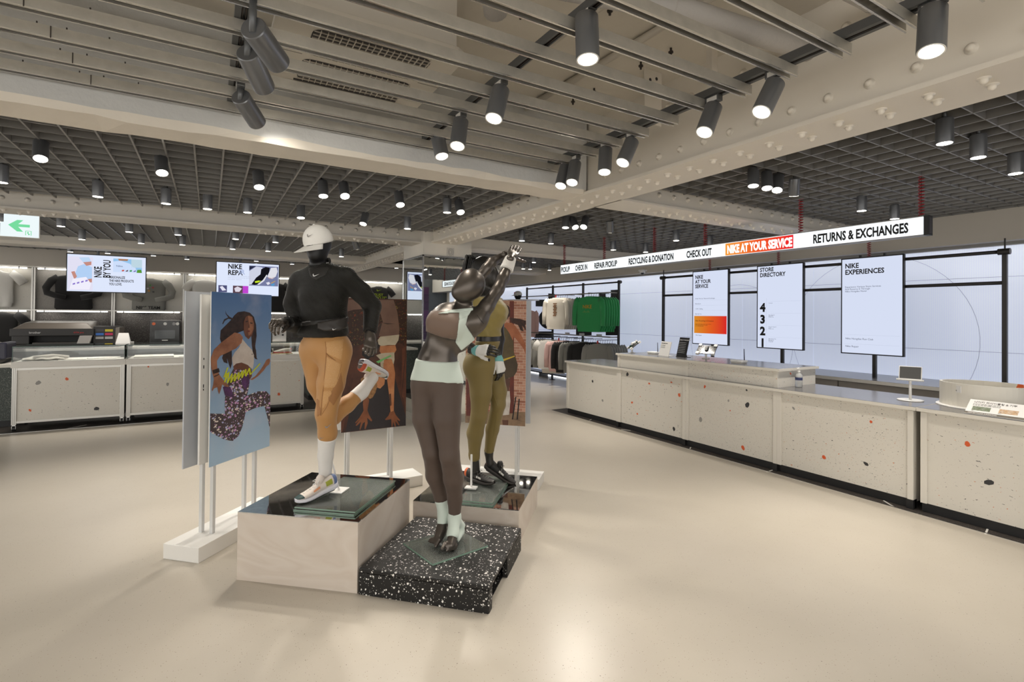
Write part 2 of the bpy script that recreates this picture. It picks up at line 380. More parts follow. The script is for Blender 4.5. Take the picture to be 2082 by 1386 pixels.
# ================================================================== open-cell grid ceilings: every slat a part
GP, GZ, GH = .188, 2.83, .11
def grid_ceiling(x0, x1, y0, y1, holes=()):
    r = sroot('grid_ceiling', (0,0,GZ))
    ox, oy = -.486, 4.406
    nx0 = math.ceil((x0-ox)/GP); nx1 = math.floor((x1-ox)/GP); ny0 = math.ceil((y0-oy)/GP); ny1 = math.floor((y1-oy)/GP)
    a = MB().box(-.006,.006,y0,y1,0,GH).mesh('slat', m_slat); b = MB().box(x0,x1,-.004,.004,.002,GH-.002).mesh('slat', m_slat)
    for i in range(nx0, nx1+1): inst('slat', a, r, (ox+i*GP,0,0))
    for j in range(ny0, ny1+1): inst('slat', b, r, (0,oy+j*GP,0))
    obj('dark_void_sheet', MB().box(x0,x1,y0,y1,.30,.31), m_dark, r)  # dark sheet added to stand for the unlit void above the cells
    return r
grid_ceiling(-5.2, 2.80, 3.84, 7.20)
grid_ceiling(-5.2, 2.80, 7.62, 10.88)
grid_ceiling(-5.2, 2.80, 11.36, 13.30)
grid_ceiling(3.215, 7.45, -2.5, 3.50)
grid_ceiling(3.215, 7.45, 3.88, 7.24)
grid_ceiling(3.47, 7.45, 7.66, 10.88)
grid_ceiling(3.47, 7.45, 11.36, 17.8)
struct('trim_4', MB().box(3.215,3.235,-3.4,3.5,2.825,2.86).box(3.215,3.235,3.88,7.24,2.825,2.86), mat('edge_angle', (.45,.45,.46), .35, metal=.6))
# ================================================================== slotted steel channels of the open centre bay
RZ = 2.81
def channel_mesh(x0, x1):
    mb = MB(); w, h, t = .021, .052, .003
    mb.box(x0,x1,-w,-w+t,0,h).box(x0,x1,w-t,w,0,h)
    mb.cur = 2; mb.box(x0,x1,-w-.001,-w+.007,-.001,.004).box(x0,x1,w-.007,w+.001,-.001,.004)  # lips get a lighter metal: their bright edge highlights put into the colour
    mb.cur = 1; xx = x0
    while xx < x1-.05: mb.box(xx,xx+.028,-w+t,w-t,h-t,h); xx += .05
    mb.box(x0,x1,-w+t,-w+.012,h-t,h).box(x0,x1,w-.012,w-t,h-t,h)
    return mb.mesh('channel', [m_galv, m_galvd, mat('channel_lip_highlight', (.82,.80,.75), .22, metal=.85)])
cm = channel_mesh(-4.6, 2.48)
m_bolt = mat('fixing_dark', (.06,.05,.045), .5, metal=.5)
for k in range(13):
    yk = 3.455-.2475*k
    o = obj('ceiling_channel', cm, None); o.location = (0,yk,RZ)
    tag(o, 'slotted galvanised steel channel spanning the open ceiling bay under the lamp tracks', 'ceiling rail', 'parallel ceiling channels')
    if k < 4:
        j = MB().box(-.28,.28,-.004,.0,.052,.056)
        for bx in (-.27,-.05,.05,.2): j.cyl((bx,-.002,.056),(bx,-.002,.068),.003,n=6)
        j.box(-.002,.002,-.0225,-.021,0,.052)
        jo = obj('joint_plate', j, m_bolt, o); jo.location = (-.55+.11*k*0-.03*k,0,0)
# ================================================================== lamp tracks
def track(x, y0, y1, w, label):
    r = thing('lighting_track', label, 'lighting track', (x,y0,2.864))
    L = y1-y0
    obj('rail_body', MB().box(-w,w,0,L,.012,.04).box(-w,-.012,0,L,0,.012).box(.012,w,0,L,0,.012), m_track, r)
    obj('conductor', MB().box(-.009,-.004,0,L,.004,.012).box(.004,.009,0,L,.004,.012), m_bolt, r)
    return r
track(.11, .6, 3.5, .035, 'wide steel lighting track above the ceiling cassette end of the channels')
track(1.318, .5, 3.5, .018, 'slim dark lighting track crossing the middle of the open ceiling bay')
track(2.43, .2, 3.5, .035, 'wide lighting track running beside the riveted girder')
# ================================================================== lamps
def spot_light(parent, p, d, energy, ang=1.15, blend=.75, col=(1,.93,.83), rad=.045):
    key = ('spot', energy, ang)
    if key not in MATS:
        ld = bpy.data.lights.new('lamp_light', 'SPOT'); ld.energy = energy; ld.color = col; ld.spot_size = ang; ld.spot_blend = blend; ld.shadow_soft_size = rad; MATS[key] = ld
    o = bpy.data.objects.new('lamp_light', MATS[key]); link(o, parent)
    o.rotation_mode = 'QUATERNION'; o.rotation_quaternion = Vector(d).to_track_quat('-Z', 'Y'); o.location = p
    return o
def track_lamp(px0, px1, xt, rad, L, lit, label, group, energy=SPOT_W):
    top = onX(px0[0], px0[1], xt)
    # lamp end on the sight line of px1 at distance L from the pivot
    r = ray(*px1); w = CP-top; a = r@r; b = 2*(r@w); c = w@w-L*L; D = b*b-4*a*c
    if D < 0: t = -b/(2*a)
    else:
        t1, t2 = (-b-math.sqrt(D))/(2*a), (-b+math.sqrt(D))/(2*a)
        q1, q2 = CP+r*t1, CP+r*t2; t = t1 if lit and q1[2] < q2[2]+.03 else t2
        if not lit: t = t2
    end = CP+r*t; d = end-top; d /= np.linalg.norm(d); end = top+d*L
    T = thing('track_spotlight', label, 'spotlight', tuple(top), 0, group)
    loc = lambda p: np.array(p)-top
    obj('body', MB().lathe((0,0,0), d, [(0,rad*.93),(.004,rad),(L-.006,rad),(L,rad*.97)], 24), m_lamp, T, smooth=True, angle=.5)
    obj('rim', MB().lathe(loc(end), d, [(-.012,rad*.9),(.0015,rad*.96),(.0025,rad*.88),(-.004,rad*.72)], 24, False), m_rim, T, smooth=True)
    obj('lens', MB().lathe(loc(end)+d*.0006, d, [(0,rad*.82),(.001,rad*.8)], 24), m_lens, T)
    zt = 2.862-top[2]
    obj('pivot_arm', MB().cyl((0,0,-.02),(0,0,max(zt-.02,.02)),.014,n=10), m_track, T, smooth=True)
    ad = obj('track_adapter', MB().box(-.02,.02,-.045,.045,max(zt-.035,.012),zt+.004), m_track, T, bevel=.004)
    obj('rating_label', MB().box(-.0215,-.02,-.035,.03,max(zt-.03,.015),zt-.006), m_plw, ad)
    if True: spot_light(T, tuple(loc(end)+d*.012), d, energy)
    return T
G1 = 'lamps on the track beside the girder'; G2 = 'lamps on the middle track'; G3 = 'lamps on the left track'
la = 'grey cylinder spotlight on the lighting track beside the riveted girder'
for a, b in [((1897,19),(1893,105)),((1576,170),(1548,228)),((1451,217),(1432,269)),((1285,287),(1266,331)),((1231.6,303),(1229,350)),((1169.5,331),(1163,371)),((1150,339),(1140,378))]:
    track_lamp(a, b, 2.43, .048, .19, True, la, G1)
lb = 'grey cylinder spotlight on the slim track in the middle of the ceiling bay'
for a, b in [((1192.4,34),(1195,121)),((1018,182),(1004,241)),((937,246),(930,297)),((888.4,269),(898.5,318))]:
    track_lamp(a, b, 1.318, .048, .19, True, lb, G2)
lc = 'grey cylinder spotlight tilted away on the track left of the ceiling cassette'
for a, b in [((514,56),(566,128)),((503.5,106),(537,178)),((489,196),(523,249))]:
    track_lamp(a, b, .13, .05, .2, False, lc, G3, 6.0)
# surface cylinders hung in the grid: (pixel of the lens, tilt direction in plan or None, lit brightly)
def down_lamp(px, tilt, z, lab, grp, on=True, energy=DOWN_W):
    L, rad = .15, .045
    e = onZ(px[0], px[1], z)
    d = np.array([0,0,-1.0]) if tilt is None else np.array([tilt[0],tilt[1],-1.0]); d /= np.linalg.norm(d)
    T = thing('cylinder_downlight', lab, 'ceiling lamp', tuple(e), 0, grp)
    obj('body', MB().lathe((0,0,0), -d, [(0,rad*.97),(.005,rad),(L-.004,rad),(L,rad*.92)], 20), m_lamp, T, smooth=True, angle=.5)
    obj('lens', MB().lathe(d*.0015, d, [(-.004,rad*.86),(0,rad*.86)], 20), m_lens, T)
    q = -d*L
    obj('stem', MB().cyl(q+d*.02,(q[0],q[1],GZ+.12-e[2]),.012,n=8), m_track, T, smooth=True)
    if on: spot_light(T, tuple(d*.012), d, energy, 1.5, .8)
    return T
gl = 'lamps in the grid between the concrete beam and the second beam'; ll = 'small grey cylinder lamp hanging in the grid between the concrete beam and the second beam'
for px, t in [((82.4,322.8),(.1,-.5)),((329.6,351.7),(.1,-.5)),((527,380.6),(.05,-.4)),((657.5,398.8),(0,-.3)),((701.5,398.8),(0,-.6)),((814,416.6),(0,-.5)),((936.6,431.5),(-.05,-.6)),
              ((611.8,442.9),(0,-.15)),((738.3,455.1),(-.3,-.3)),((199,400),None),((337.5,414),None),((422,425),None),((503.5,432),None),((828.4,465),None),((909,432),None),((3,371),None)]:
    down_lamp(px, t, 2.69, ll, gl)
gl = 'lamps in the grid over the glass cases'; ll = 'small grey cylinder lamp hanging in the grid over the glass display cases'
for i, (px, t) in enumerate([((5.8,451.4),None),((67.8,479.6),None),((124,460),None),((166.7,486.8),None),((262.6,471.6),None),((287,494.7),None),((361.9,477.5),None),((371,497.8),None),((478.9,486),None),((472.8,506.3),None),((560,492.7),None),((545,510.7),None),((694,521.6),None),((726,506),(.4,.3))]):
    down_lamp(px, t, 2.69, ll, gl, on=(i % 2 == 1))
gl = 'lamps in the grid in front of the shirt wall'; ll = 'small grey cylinder lamp in the narrow grid in front of the shirt wall'
for px in [(143,512),(219,515),(312,520),(380,527),(521,531),(594,537),(806,545)]:
    down_lamp(px, None, 2.70, ll, gl, on=True)
gl = 'lamps in the grid over the near end of the service counter'; ll = 'small grey cylinder lamp in the grid over the near part of the service counter'
for px in [(1920.5,291.6),(1989,320.5),(2064.8,353)]: down_lamp(px, None, 2.69, ll, gl)
for px, t in [((1531.6,378),(-.15,-.1)),((1559.5,382.6),(-.25,-.2)),((1580,386.7),(-.45,-.2))]: down_lamp(px, t, 2.70, 'one of three tilted cylinder lamps clustered near the girder corner', 'lamp cluster near the girder corner')
down_lamp((1614,398), (.25,.2), 2.70, 'grey cylinder lamp turned away beside the cluster of three', None, on=True)
for px in [(1752,428.7),(1819,445)]: down_lamp(px, None, 2.69, 'small grey cylinder lamp in the grid above the hanging sign end', 'lamps above the hanging sign end')
gl = 'lamps in the grid over the far end of the service counter'; ll = 'small grey cylinder lamp in the grid behind the hanging sign'
for px in [(1061,489.5),(1120,495.2),(1247,508),(1312.7,512.6),(1375,489),(1443,499)]: down_lamp(px, None, 2.69, ll, gl)
for px, t in [((1149.7,462.8),(-.1,-.1)),((1170,462),(-.15,-.7)),((1186.5,461.3),(-.6,-.4))]: down_lamp(px, t, 2.70, 'one of three tilted bright lamps in the grid by the mirrored column', 'lamp cluster by the mirrored column')
down_lamp((1240.6,472), (.3,.3), 2.70, 'grey cylinder lamp turned away beside the bright cluster', None)
for px in [(1085.5,533.5),(1063.8,546.5),(1077.8,547.2),(1117,549.3)]: down_lamp(px, None, 2.69, 'small grey cylinder lamp in the far grid over the clothes rail', 'lamps over the clothes rail')
# ================================================================== ceiling cassette air conditioner
m_ac = mat('ac_cream', (.66,.62,.55), .45, bump=(3,.03)); m_acd = mat('ac_dark', (.05,.045,.045), .7)
ac = thing('air_conditioner', 'cream ceiling cassette air conditioner with two rows of dark grilles', 'air conditioner', (.70,2.86,2.975))
def rr(x0,x1,y0,y1,r,n=5):
    pts = []
    for cx, cy, a0 in ((x1-r,y1-r,0),(x0+r,y1-r,90),(x0+r,y0+r,180),(x1-r,y0+r,270)):
        for i in range(n+1): a = math.radians(a0+90*i/n); pts.append((cx+r*math.cos(a), cy+r*math.sin(a)))
    return pts
obj('panel', MB().prism([(x,y,.0) for x,y in rr(-.46,.46,-.45,.45,.1)],(0,0,.03)), m_ac, ac, bevel=.004)
obj('casing', MB().box(-.40,.40,-.40,.40,.03,.345), m_ac, ac)
obj('louver', MB().prism([(x,y,-.012) for x,y in rr(-.36,.36,-.43,-.34,.04)],(0,0,.012)), m_ac, ac, bevel=.003)
obj('louver', MB().prism([(x,y,-.012) for x,y in rr(-.36,.36,.34,.43,.04)],(0,0,.012)), m_ac, ac, bevel=.003)
for gy0, gy1 in ((-.30,-.02),(.03,.30)):
    gr = obj('intake_recess', MB().prism([(x,y,-.002) for x,y in rr(-.29,.31,gy0,gy1,.05)],(0,0,.0015)), m_acd, ac)
    bx = MB().box(-.0018,.0018,gy0+.004,gy1-.004,-.01,-.002).mesh('grille_bar', m_ac)
    for i in range(18): inst('grille_bar', bx, gr, (-.255+i*.0325,0,0))
    by = MB().box(-.285,.305,-.0015,.0015,-.008,-.002).mesh('grille_bar', m_ac)
    for i in range(8): inst('grille_bar', by, gr, (0,gy0+.022+i*(gy1-gy0-.04)/7,0))
obj('panel_seam', MB().box(-.46,-.30,-.008,-.005,-.001,0).box(.33,.46,-.008,-.005,-.001,0).tube([(-.36+.72*i/20,-.335+.02*math.sin(math.pi*i/20)-.0,-.001) for i in range(21)],.0025,6), m_acd, ac)
obj('hanger_strip', MB().box(-.3,.3,.31,.325,-.006,0), m_acd, ac)
# ================================================================== pipes, conduits and fixings under the slab
m_wrap = mat('pipe_wrap', (.55,.53,.51), .6, bump=(22,.5)); m_cond = mat('conduit_cream', (.60,.56,.49), .5)
def pipe(pts, r, label, m=m_wrap, cat='pipe', bands=0):
    T = thing('ceiling_pipe', label, cat, tuple(pts[0])); p0 = np.array(pts[0])
    obj('pipe_run', MB().tube([np.array(p)-p0 for p in pts], r, 14), m, T, smooth=True)
    for k in range(bands):
        a = np.array(pts[0]); b = np.array(pts[1]); q = a+(b-a)*(k+.5)/bands-p0; d = (b-a)/np.linalg.norm(b-a)
        obj('wrap_seam', MB().lathe(q-d*.003, d, [(0,r*.9),(.001,r+.002),(.005,r+.002),(.006,r*.9)], 14), m, T, smooth=True)
    return T
pipe([(1.0,2.05,3.16),(2.0,1.72,3.12),(2.86,1.60,3.10)], .055, 'thick wrapped white pipe bending into the riveted girder', bands=6)
pipe([(1.5,1.32,3.17),(2.86,1.20,3.12)], .05, 'thick wrapped white pipe passing through the girder web', bands=4)
pipe([(1.02,1.95,3.3),(1.06,2.0,3.18),(1.2,2.22,3.12)], .06, 'crinkled white duct elbow dropping from the slab')
for i, x in enumerate((1.75, 2.18)):
    pipe([(x+.12,.3,3.295),(x,3.5,3.295)], .022, ('cream conduit on the slab beside the middle lamp track', 'cream conduit on the slab nearer the girder')[i], m_cond)
pipe([(-1.1,3.05,3.25),(.05,3.3,3.22)], .022, 'ribbed white hose along the slab left of the cassette', m_cond)
ch = thing('cassette_box', 'white casing fixed to the slab at the left of the ceiling bay', 'ceiling unit', (-.72,2.6,3.1))
obj('casing', MB().box(-.2,.2,-.25,.25,0,.22), m_ac, ch, bevel=.01); obj('cover_seam', MB().box(-.2,.2,-.252,-.25,.1,.103), m_acd, ch)
for i, q in enumerate([(1240,20),(1058,28),(1222,130),(1303,132),(1364,104),(1303,170),(1166,178),(1208,185),(1165,205)]):
    p = onZ(q[0], q[1], 3.30)
    if p[1] > 3.45: continue
    o = obj('anchor_bolt', MB().cyl((0,0,-.03),(0,0,.03),.007,n=8).cyl((0,0,-.012),(0,0,-.002),.016,n=6), m_bolt); o.location = p
    tag(o, 'short dark anchor bolt sticking out of the painted slab', 'bolt', 'anchor bolts in the slab')
br = thing('wall_bracket', 'white drilled bracket plate standing on the girder web', 'bracket', (2.62,2.55,2.95))
obj('plate', MB().box(-.08,.08,-.004,.004,0,.37), m_beamw, br); obj('bolt_hole', MB().cyl((-.03,-.005,.3),(-.03,-.004,.3),.012,n=10).cyl((.03,-.005,.32),(.03,-.004,.32),.012,n=10), m_acd, br)
po = obj('hanger_post', MB().box(-.025,.025,-.02,.02,0,.455), m_beamw); po.location = (2.56,2.02,2.865); tag(po, 'square white post dropping from the slab to the track by the girder', 'post')
# ================================================================== backlit right wall
m_tz = mat('terrazzo_white', (.66,.63,.57), .35, noise=(1.3,.35,(.60,.57,.51)), specks=[
    (70,.26,.16,[(.12,.12,.12),(.3,.29,.27),(.2,.18,.16),(.45,.25,.14)],(1,1,2.6),.012),
    (26,.19,.2,[(.07,.07,.07),(.16,.15,.14),(.55,.17,.06),(.05,.05,.05)],(1,1,2.8),.03),
    (6.5,.15,.10,[(.035,.035,.035),(.62,.10,.03),(.3,.28,.26),(.62,.12,.04)],(1,1,1),.05)])
m_tz2 = mat('terrazzo_white_fine', (.66,.63,.57), .4, specks=[(40,.2,.2,[(.07,.07,.07),(.25,.24,.22),(.5,.2,.1)],(1,1,1.8),.02)])
m_greytop = mat('grey_top', (.16,.155,.155), .22)
def lit_panel(name, col, st):
    m = bpy.data.materials.new(name); m.use_nodes = True; nt = m.node_tree; b = nt.nodes['Principled BSDF']; L = nt.links
    b.inputs['Base Color'].default_value = (.55,.58,.64,1); b.inputs['Roughness'].default_value = .22
    tc = nn(nt,'ShaderNodeTexCoord'); w = nn(nt,'ShaderNodeTexWave'); w.bands_direction = 'Y'; w.inputs['Scale'].default_value = 14; L.new(tc.outputs['Object'], w.inputs[0])
    mr = nn(nt,'ShaderNodeMapRange'); mr.inputs[3].default_value = st*.93; mr.inputs[4].default_value = st*1.05; L.new(w.outputs[0], mr.inputs[0])
    b.inputs['Emission Color'].default_value = (*col,1); L.new(mr.outputs[0], b.inputs['Emission Strength'])
    bp = nn(nt,'ShaderNodeBump'); bp.inputs['Strength'].default_value = .15; L.new(w.outputs[0], bp.inputs['Height']); L.new(bp.outputs[0], b.inputs['Normal'])
    return m
m_lw = lit_panel('backlit_polycarbonate', lin(188,197,220), .72)
wr = sroot('wall_backlit', (8.0,0,0))
pmesh = MB().box(0,.012,-.6085,.6085,.02,2.49).mesh('panel', m_lw)
for k in range(18): inst('panel', pmesh, wr, (0,-3.5+k*1.22,0))
lines = MB()
for z in (1.24, 2.13): lines.box(-.002,0,-4,17.8,z-.002,z+.002)
for cy, cz, R in ((3.6,1.35,1.15),(5.75,1.2,1.0),(.6,.3,1.3)):
    pts = [(-.002,cy+R*math.cos(a),cz+R*math.sin(a)) for a in np.linspace(0,2*math.pi,60)]
    pts = [q for q in pts if .05 < q[2] < 2.45]
    for a, b in zip(pts, pts[1:]):
        if math.dist(a, b) < .3: lines.tube([a,b], .002, 4)
obj('drawn_line', lines, mat('line_grey', (.4,.41,.44), .6), wr)
obj('light_trough', MB().box(-.36,-.34,-4.3,17.8,2.46,2.475), m_strip, wr)
obj('light_trough', MB().box(-.07,-.05,-4.3,17.8,.01,.025), glow('led_low',(.95,.97,1.0),3.0), wr)
obj('trough_lip', MB().box(-.40,-.37,-4.3,17.8,2.455,2.49), m_slat, wr)
# big rotated lettering on the lit wall behind the clothes (flat black vinyl, partly hidden by garments)
z7 = lambda x, y: onX(1060+x/6.3, 560+y/6.3, 7.99)-np.array([8.0,0,0])
vin = MB()
for pl in ([(183,308),(345,308),(345,228),(430,236),(430,400),(183,395)], [(165,715),(400,715),(400,800),(165,800)], [(700,325),(900,325),(900,765),(700,762)], [(995,228),(1080,222),(1080,300),(995,300)], [(1145,185),(1240,180),(1240,765),(1080,765),(1080,600),(1145,600)]):
    vin.poly([z7(*q) for q in pl])
arc = [(390+170*math.cos(a),555+140*math.sin(a)) for a in np.linspace(math.pi*.5,math.pi*1.5,12)]; ar2 = [(390+100*math.cos(a),550+55*math.sin(a)) for a in np.linspace(math.pi*1.5,math.pi*.5,12)]
for i in range(11): vin.poly([z7(*arc[i]), z7(*arc[i+1]), z7(*ar2[-2-i]), z7(*ar2[-1-i])])
obj('vinyl_lettering', vin, m_ink, wr)
# ================================================================== service counter: five terrazzo units under one worktop
posts_y = [6.965, 5.69, 4.465, 3.25, 2.03, 1.98, .76, -.46]
UNITS = []
unit_lab = ['terrazzo counter unit at the open far end beside the clothes rail', 'terrazzo counter unit under the far half of the raised shelf', 'terrazzo counter unit under the near half of the raised shelf', 'terrazzo counter unit below the small tablet stand', None, 'terrazzo counter unit below the oval donation bin', 'terrazzo counter unit under the near end of the worktop']
for i in range(len(posts_y)-1):
    if unit_lab[i] is None: continue
    y1, y0 = posts_y[i], posts_y[i+1]; W_ = y1-y0
    u = thing('counter_unit', unit_lab[i], 'counter', (5.187,y0,0), 0, 'service counter units'); UNITS.append(u); u['span'] = W_
    obj('front_panel', MB().box(.02,.05,.04,W_-.04,.078,.84), m_tz, u)
    for a, b in ((0,.045),(W_-.045,W_)): obj('post', MB().box(0,.06,a,b,.078,.84), m_tz2, u, bevel=.003)
    obj('kick_plate', MB().box(.035,.07,.0,W_,0,.078), m_black, u); obj('foot', MB().box(.002,.06,0,.05,0,.078), m_black, u)
    obj('carcass', MB().box(.07,.72,.01,W_-.01,.05,.83), m_tz2, u)
    if i == 0: obj('end_panel', MB().box(0.0,.75,W_-.004,W_,.078,.84), m_tz2, u)
CHIPS = {'o': mat('chip_orange', (.62,.10,.025), .4), 'k': mat('chip_charcoal', (.03,.03,.032), .4), 'g': mat('chip_grey', (.27,.26,.245), .4)}
def chip(parent, c, ux, uy, r, kind, seed):
    rnd = random.Random(seed); n = 7; n_ = np.cross(ux, uy); e = rnd.uniform(.55,1.0); ph = rnd.uniform(0,3)
    pts = []
    for i in range(n):
        a = 2*math.pi*i/n; q = r*rnd.uniform(.75,1.15); u, v = q*math.cos(a), q*e*math.sin(a)
        pts.append(np.array(c)+np.array(ux)*(u*math.cos(ph)-v*math.sin(ph))+np.array(uy)*(u*math.sin(ph)+v*math.cos(ph)))
    obj('chip', MB().prism(pts, n_*.0008), CHIPS[kind], parent)
for i, (px, py, k, r) in enumerate([(1675,929,'o',.022),(1760.5,942.5,'k',.026),(1770.6,857,'o',.014),(1967,902.6,'o',.028),(2011,979.5,'k',.034),(1205,775,'k',.022),(1225,814,'g',.024),(1285,818,'o',.024),(1365,777,'o',.018),(1433,785.7,'o',.022),(1519.7,822.7,'k',.034),(1424.5,853,'g',.034),(1370,871.8,'k',.03),(1511,910.7,'o',.032),(1613.5,830,'g',.02)]):
    q = onX(px, py, 5.2065)
    for u in UNITS:
        l = q-np.array(u.location)
        if .05 < l[1] < u['span']-.05: chip(u, l, (0,-1,0), (0,0,1), r, k, i)
for u in UNITS: del u['span']
def slab(name, label, x0, x1, y0, y1, z0, z1, cat):
    T = thing(name, label, cat, ((x0+x1)/2,(y0+y1)/2,z0)); hx, hy = (x1-x0)/2, (y1-y0)/2
    obj('slab', MB().box(-hx,hx,-hy,hy,0,z1-z0-.002), m_tz2, T); obj('top_sheet', MB().box(-hx+.004,hx-.004,-hy+.004,hy-.004,z1-z0-.002,z1-z0), m_greytop, T)
    return T
slab('worktop', 'long terrazzo edged worktop with grey top on the service counter', 5.165, 5.96, 2.005, 6.99, .845, .876, 'worktop')
slab('worktop', 'near worktop section carrying the oval bin, across a joint', 5.165, 5.96, -.5, 2.0, .845, .876, 'worktop')
ts = thing('raised_shelf', 'raised terrazzo shelf box standing on the service counter', 'counter shelf', (5.245,3.28,.876))
for a, b in ((.03,1.2),(1.245,2.46)): obj('front_panel', MB().box(.012,.03,a,b,0,.175), m_tz, ts)
for a in (0,1.2,2.455): obj('post', MB().box(0,.03,a,a+.045,0,.175), m_tz2, ts)
obj('end_panel', MB().box(.03,.72,0,.02,0,.175), m_tz, ts); obj('back_panel', MB().box(.7,.72,.02,2.5,0,.175), m_tz2, ts)
obj('top', MB().box(-.02,.74,-.03,2.52,.175,.2), m_tz2, ts); obj('top_sheet', MB().box(.0,.72,-.01,2.5,.2,.202), m_greytop, ts)
bs = thing('back_shelf', 'long low terrazzo shelf below the wall screens', 'shelf', (6.95,-1,0))
obj('top', MB().box(0,.9,0,8.0,.83,.87), m_tz2, bs); obj('top_sheet', MB().box(.01,.89,0,8.0,.87,.872), m_greytop, bs)
for k in range(7): obj('front_panel', MB().box(.05,.08,k*1.14+.01,k*1.14+1.13,.05,.82), mat('shelf_beige', (.42,.38,.33), .5), bs)
obj('carcass', MB().box(.08,.85,.02,7.98,.02,.83), m_tz2, bs)
# ------------------------------------------------------------------ things on the counter
def tablet_arm(p, rz, lab, ang, white_back=True):
    T = thing('tablet_holder', lab, 'tablet', p, rz, 'tablets on the raised shelf')
    obj('base', MB().lathe((0,0,0),(0,0,1),[(0,.05),(.008,.05),(.012,.03)],16), m_plw, T, smooth=True)
    obj('neck', MB().tube([(0,0,.01),(0,0,.06),(-.02,0,.1)],.014,8), m_plw, T, smooth=True)
    R = Matrix.Rotation(ang,3,'Y'); f = lambda q: tuple(R@Vector(q)+Vector((-.02,0,.12)))
    scb = obj('screen', MB().hexa([f(q) for q in ((-.008,-.12,-.08),(.004,-.12,-.08),(.004,.12,-.08),(-.008,.12,-.08))],[f(q) for q in ((-.008,-.12,.08),(.004,-.12,.08),(.004,.12,.08),(-.008,.12,.08))]), m_blackg, T)
    for sy in (-1,1):
        obj('clamp', MB().hexa([f(q) for q in ((-.02,sy*.1-.02,-.09),(.012,sy*.1-.02,-.09),(.012,sy*.1+.02,-.09),(-.02,sy*.1+.02,-.09))],[f(q) for q in ((-.02,sy*.1-.02,-.05),(.012,sy*.1-.02,-.05),(.012,sy*.1+.02,-.05),(-.02,sy*.1+.02,-.05))]), m_plw, T)
        obj('clamp', MB().hexa([f(q) for q in ((-.02,sy*.1-.02,.06),(.012,sy*.1-.02,.06),(.012,sy*.1+.02,.06),(-.02,sy*.1+.02,.06))],[f(q) for q in ((-.02,sy*.1-.02,.1),(.012,sy*.1-.02,.1),(.012,sy*.1+.02,.1),(-.02,sy*.1+.02,.1))]), m_plw, T)
    obj('back_bracket', MB().tube([f((.01,0,-.02)),f((.03,0,0)),f((.01,0,.05))],.02,8), m_plw, T, smooth=True)
tablet_arm((5.46,5.70,1.078), 2.6, 'white clamped tablet at the clothes rail end of the raised shelf', -.9)
tablet_arm((5.62,4.50,1.078), 3.5, 'white clamped tablet between the black card and the router', -.9)
def router(p, lab):
    T = thing('card_reader', lab, 'router', p, 0, 'routers on the raised shelf')
    obj('body', MB().prism([(x,y,.012) for x,y in rr(-.06,.06,-.085,.085,.02)],(0,0,.022)), m_plw, T, bevel=.004)
    obj('foot', MB().box(-.05,.05,-.07,.07,0,.012), m_rim, T); obj('antenna', MB().cyl((.02,-.06,.03),(.02,-.055,.17),.006,.004,n=8), m_black, T, smooth=True)
router((5.62,5.42,1.078), 'small white router with antenna beside the white notice card'); router((5.50,3.93,1.078), 'small white router with antenna near the shelf corner')
def notice(p, rz, w, h, m, lab, mtxt, title):
    T = thing('notice_card', lab, 'notice', p, rz)
    t = math.radians(14)
    f = lambda u, v, d=0: (-d*math.cos(t)+v*math.sin(t), -u, v*math.cos(t)+.004+d*math.sin(t))
    obj('board', MB().hexa([f(-w/2,0),f(w/2,0),f(w/2,0,-.006),f(-w/2,0,-.006)],[f(-w/2,h),f(w/2,h),f(w/2,h,-.006),f(-w/2,h,-.006)]), m, T)
    obj('stand_foot', MB().box(-.01,.09,-w/2,w/2,0,.004), m, T); obj('strut', MB().hexa([(.05,-.03,.004),(.085,-.03,.004),(.085,.03,.004),(.05,.03,.004)],[f(-.03,h*.7,-.007),f(-.03,h*.72,-.008),f(.03,h*.72,-.008),f(.03,h*.7,-.007)]), m, T)
    ux = (0,-1,0); uy = (math.sin(t),0,math.cos(t))
    text('lettering', title, h*.075, mtxt, T, f(-w*.44,h*.84,.001), ux, uy, bold=.015)
    for k in range(7 if m is m_black else 3):
        text('lettering', 'store service information text', h*.042, mtxt, T, f(-w*.44,h*(.72-.085*k),.001), ux, uy)
    return T
notice((5.50,5.12,1.078), -.25, .25, .2, m_plw, 'white notice card leaning on the raised shelf', m_ink, 'NIKE MEMBER SERVICE')
notice((5.52,4.83,1.078), -.15, .19, .27, m_black, 'tall black notice card beside the white card', mat('print_white', (.6,.6,.6), .6), 'NIKE AT YOUR SERVICE')
sa = thing('sanitizer_bottle', 'clear pump sanitizer bottle standing by the raised shelf corner', 'bottle', (5.50,3.2,.878))
m_clear = mat('clear_plastic', (.86,.87,.86), .15, trans=.55)
obj('bottle', MB().lathe((0,0,0),(0,0,1),[(0,.032),(.004,.036),(.12,.036),(.14,.028),(.15,.014),(.16,.014)],20), m_clear, sa, smooth=True)
obj('label', MB().lathe((0,0,.075),(0,0,1),[(0,.0366),(.03,.0366)],20,False), mat('label_navy', (.03,.04,.12), .5), sa, smooth=True)
obj('pump', MB().cyl((0,0,.16),(0,0,.175),.016,n=12).cyl((0,0,.175),(0,0,.2),.005,n=8).tube([(0,0,.2),(0,.0,.205),(-.035,0,.2)],.007,8), m_plw, sa, smooth=True)
tb = thing('tablet_stand', 'white tablet stand with round base on the worktop', 'tablet stand', (5.56,2.2,.878), 0)
obj('base', MB().lathe((0,0,0),(0,0,1),[(0,.1),(.004,.1),(.006,.095)],32), m_plw, tb, smooth=True)
obj('pole', MB().cyl((0,0,.005),(0,0,.2),.011,n=12), m_plw, tb, smooth=True)
t2 = thing('tablet', 'dark tablet resting on the white round-based stand', 'tablet', (5.56,2.2,1.075), .3)
tt = math.radians(20); fq = lambda u, v, d: (-d*math.cos(tt)+v*math.sin(tt)-.02, -u, v*math.cos(tt)+d*math.sin(tt))
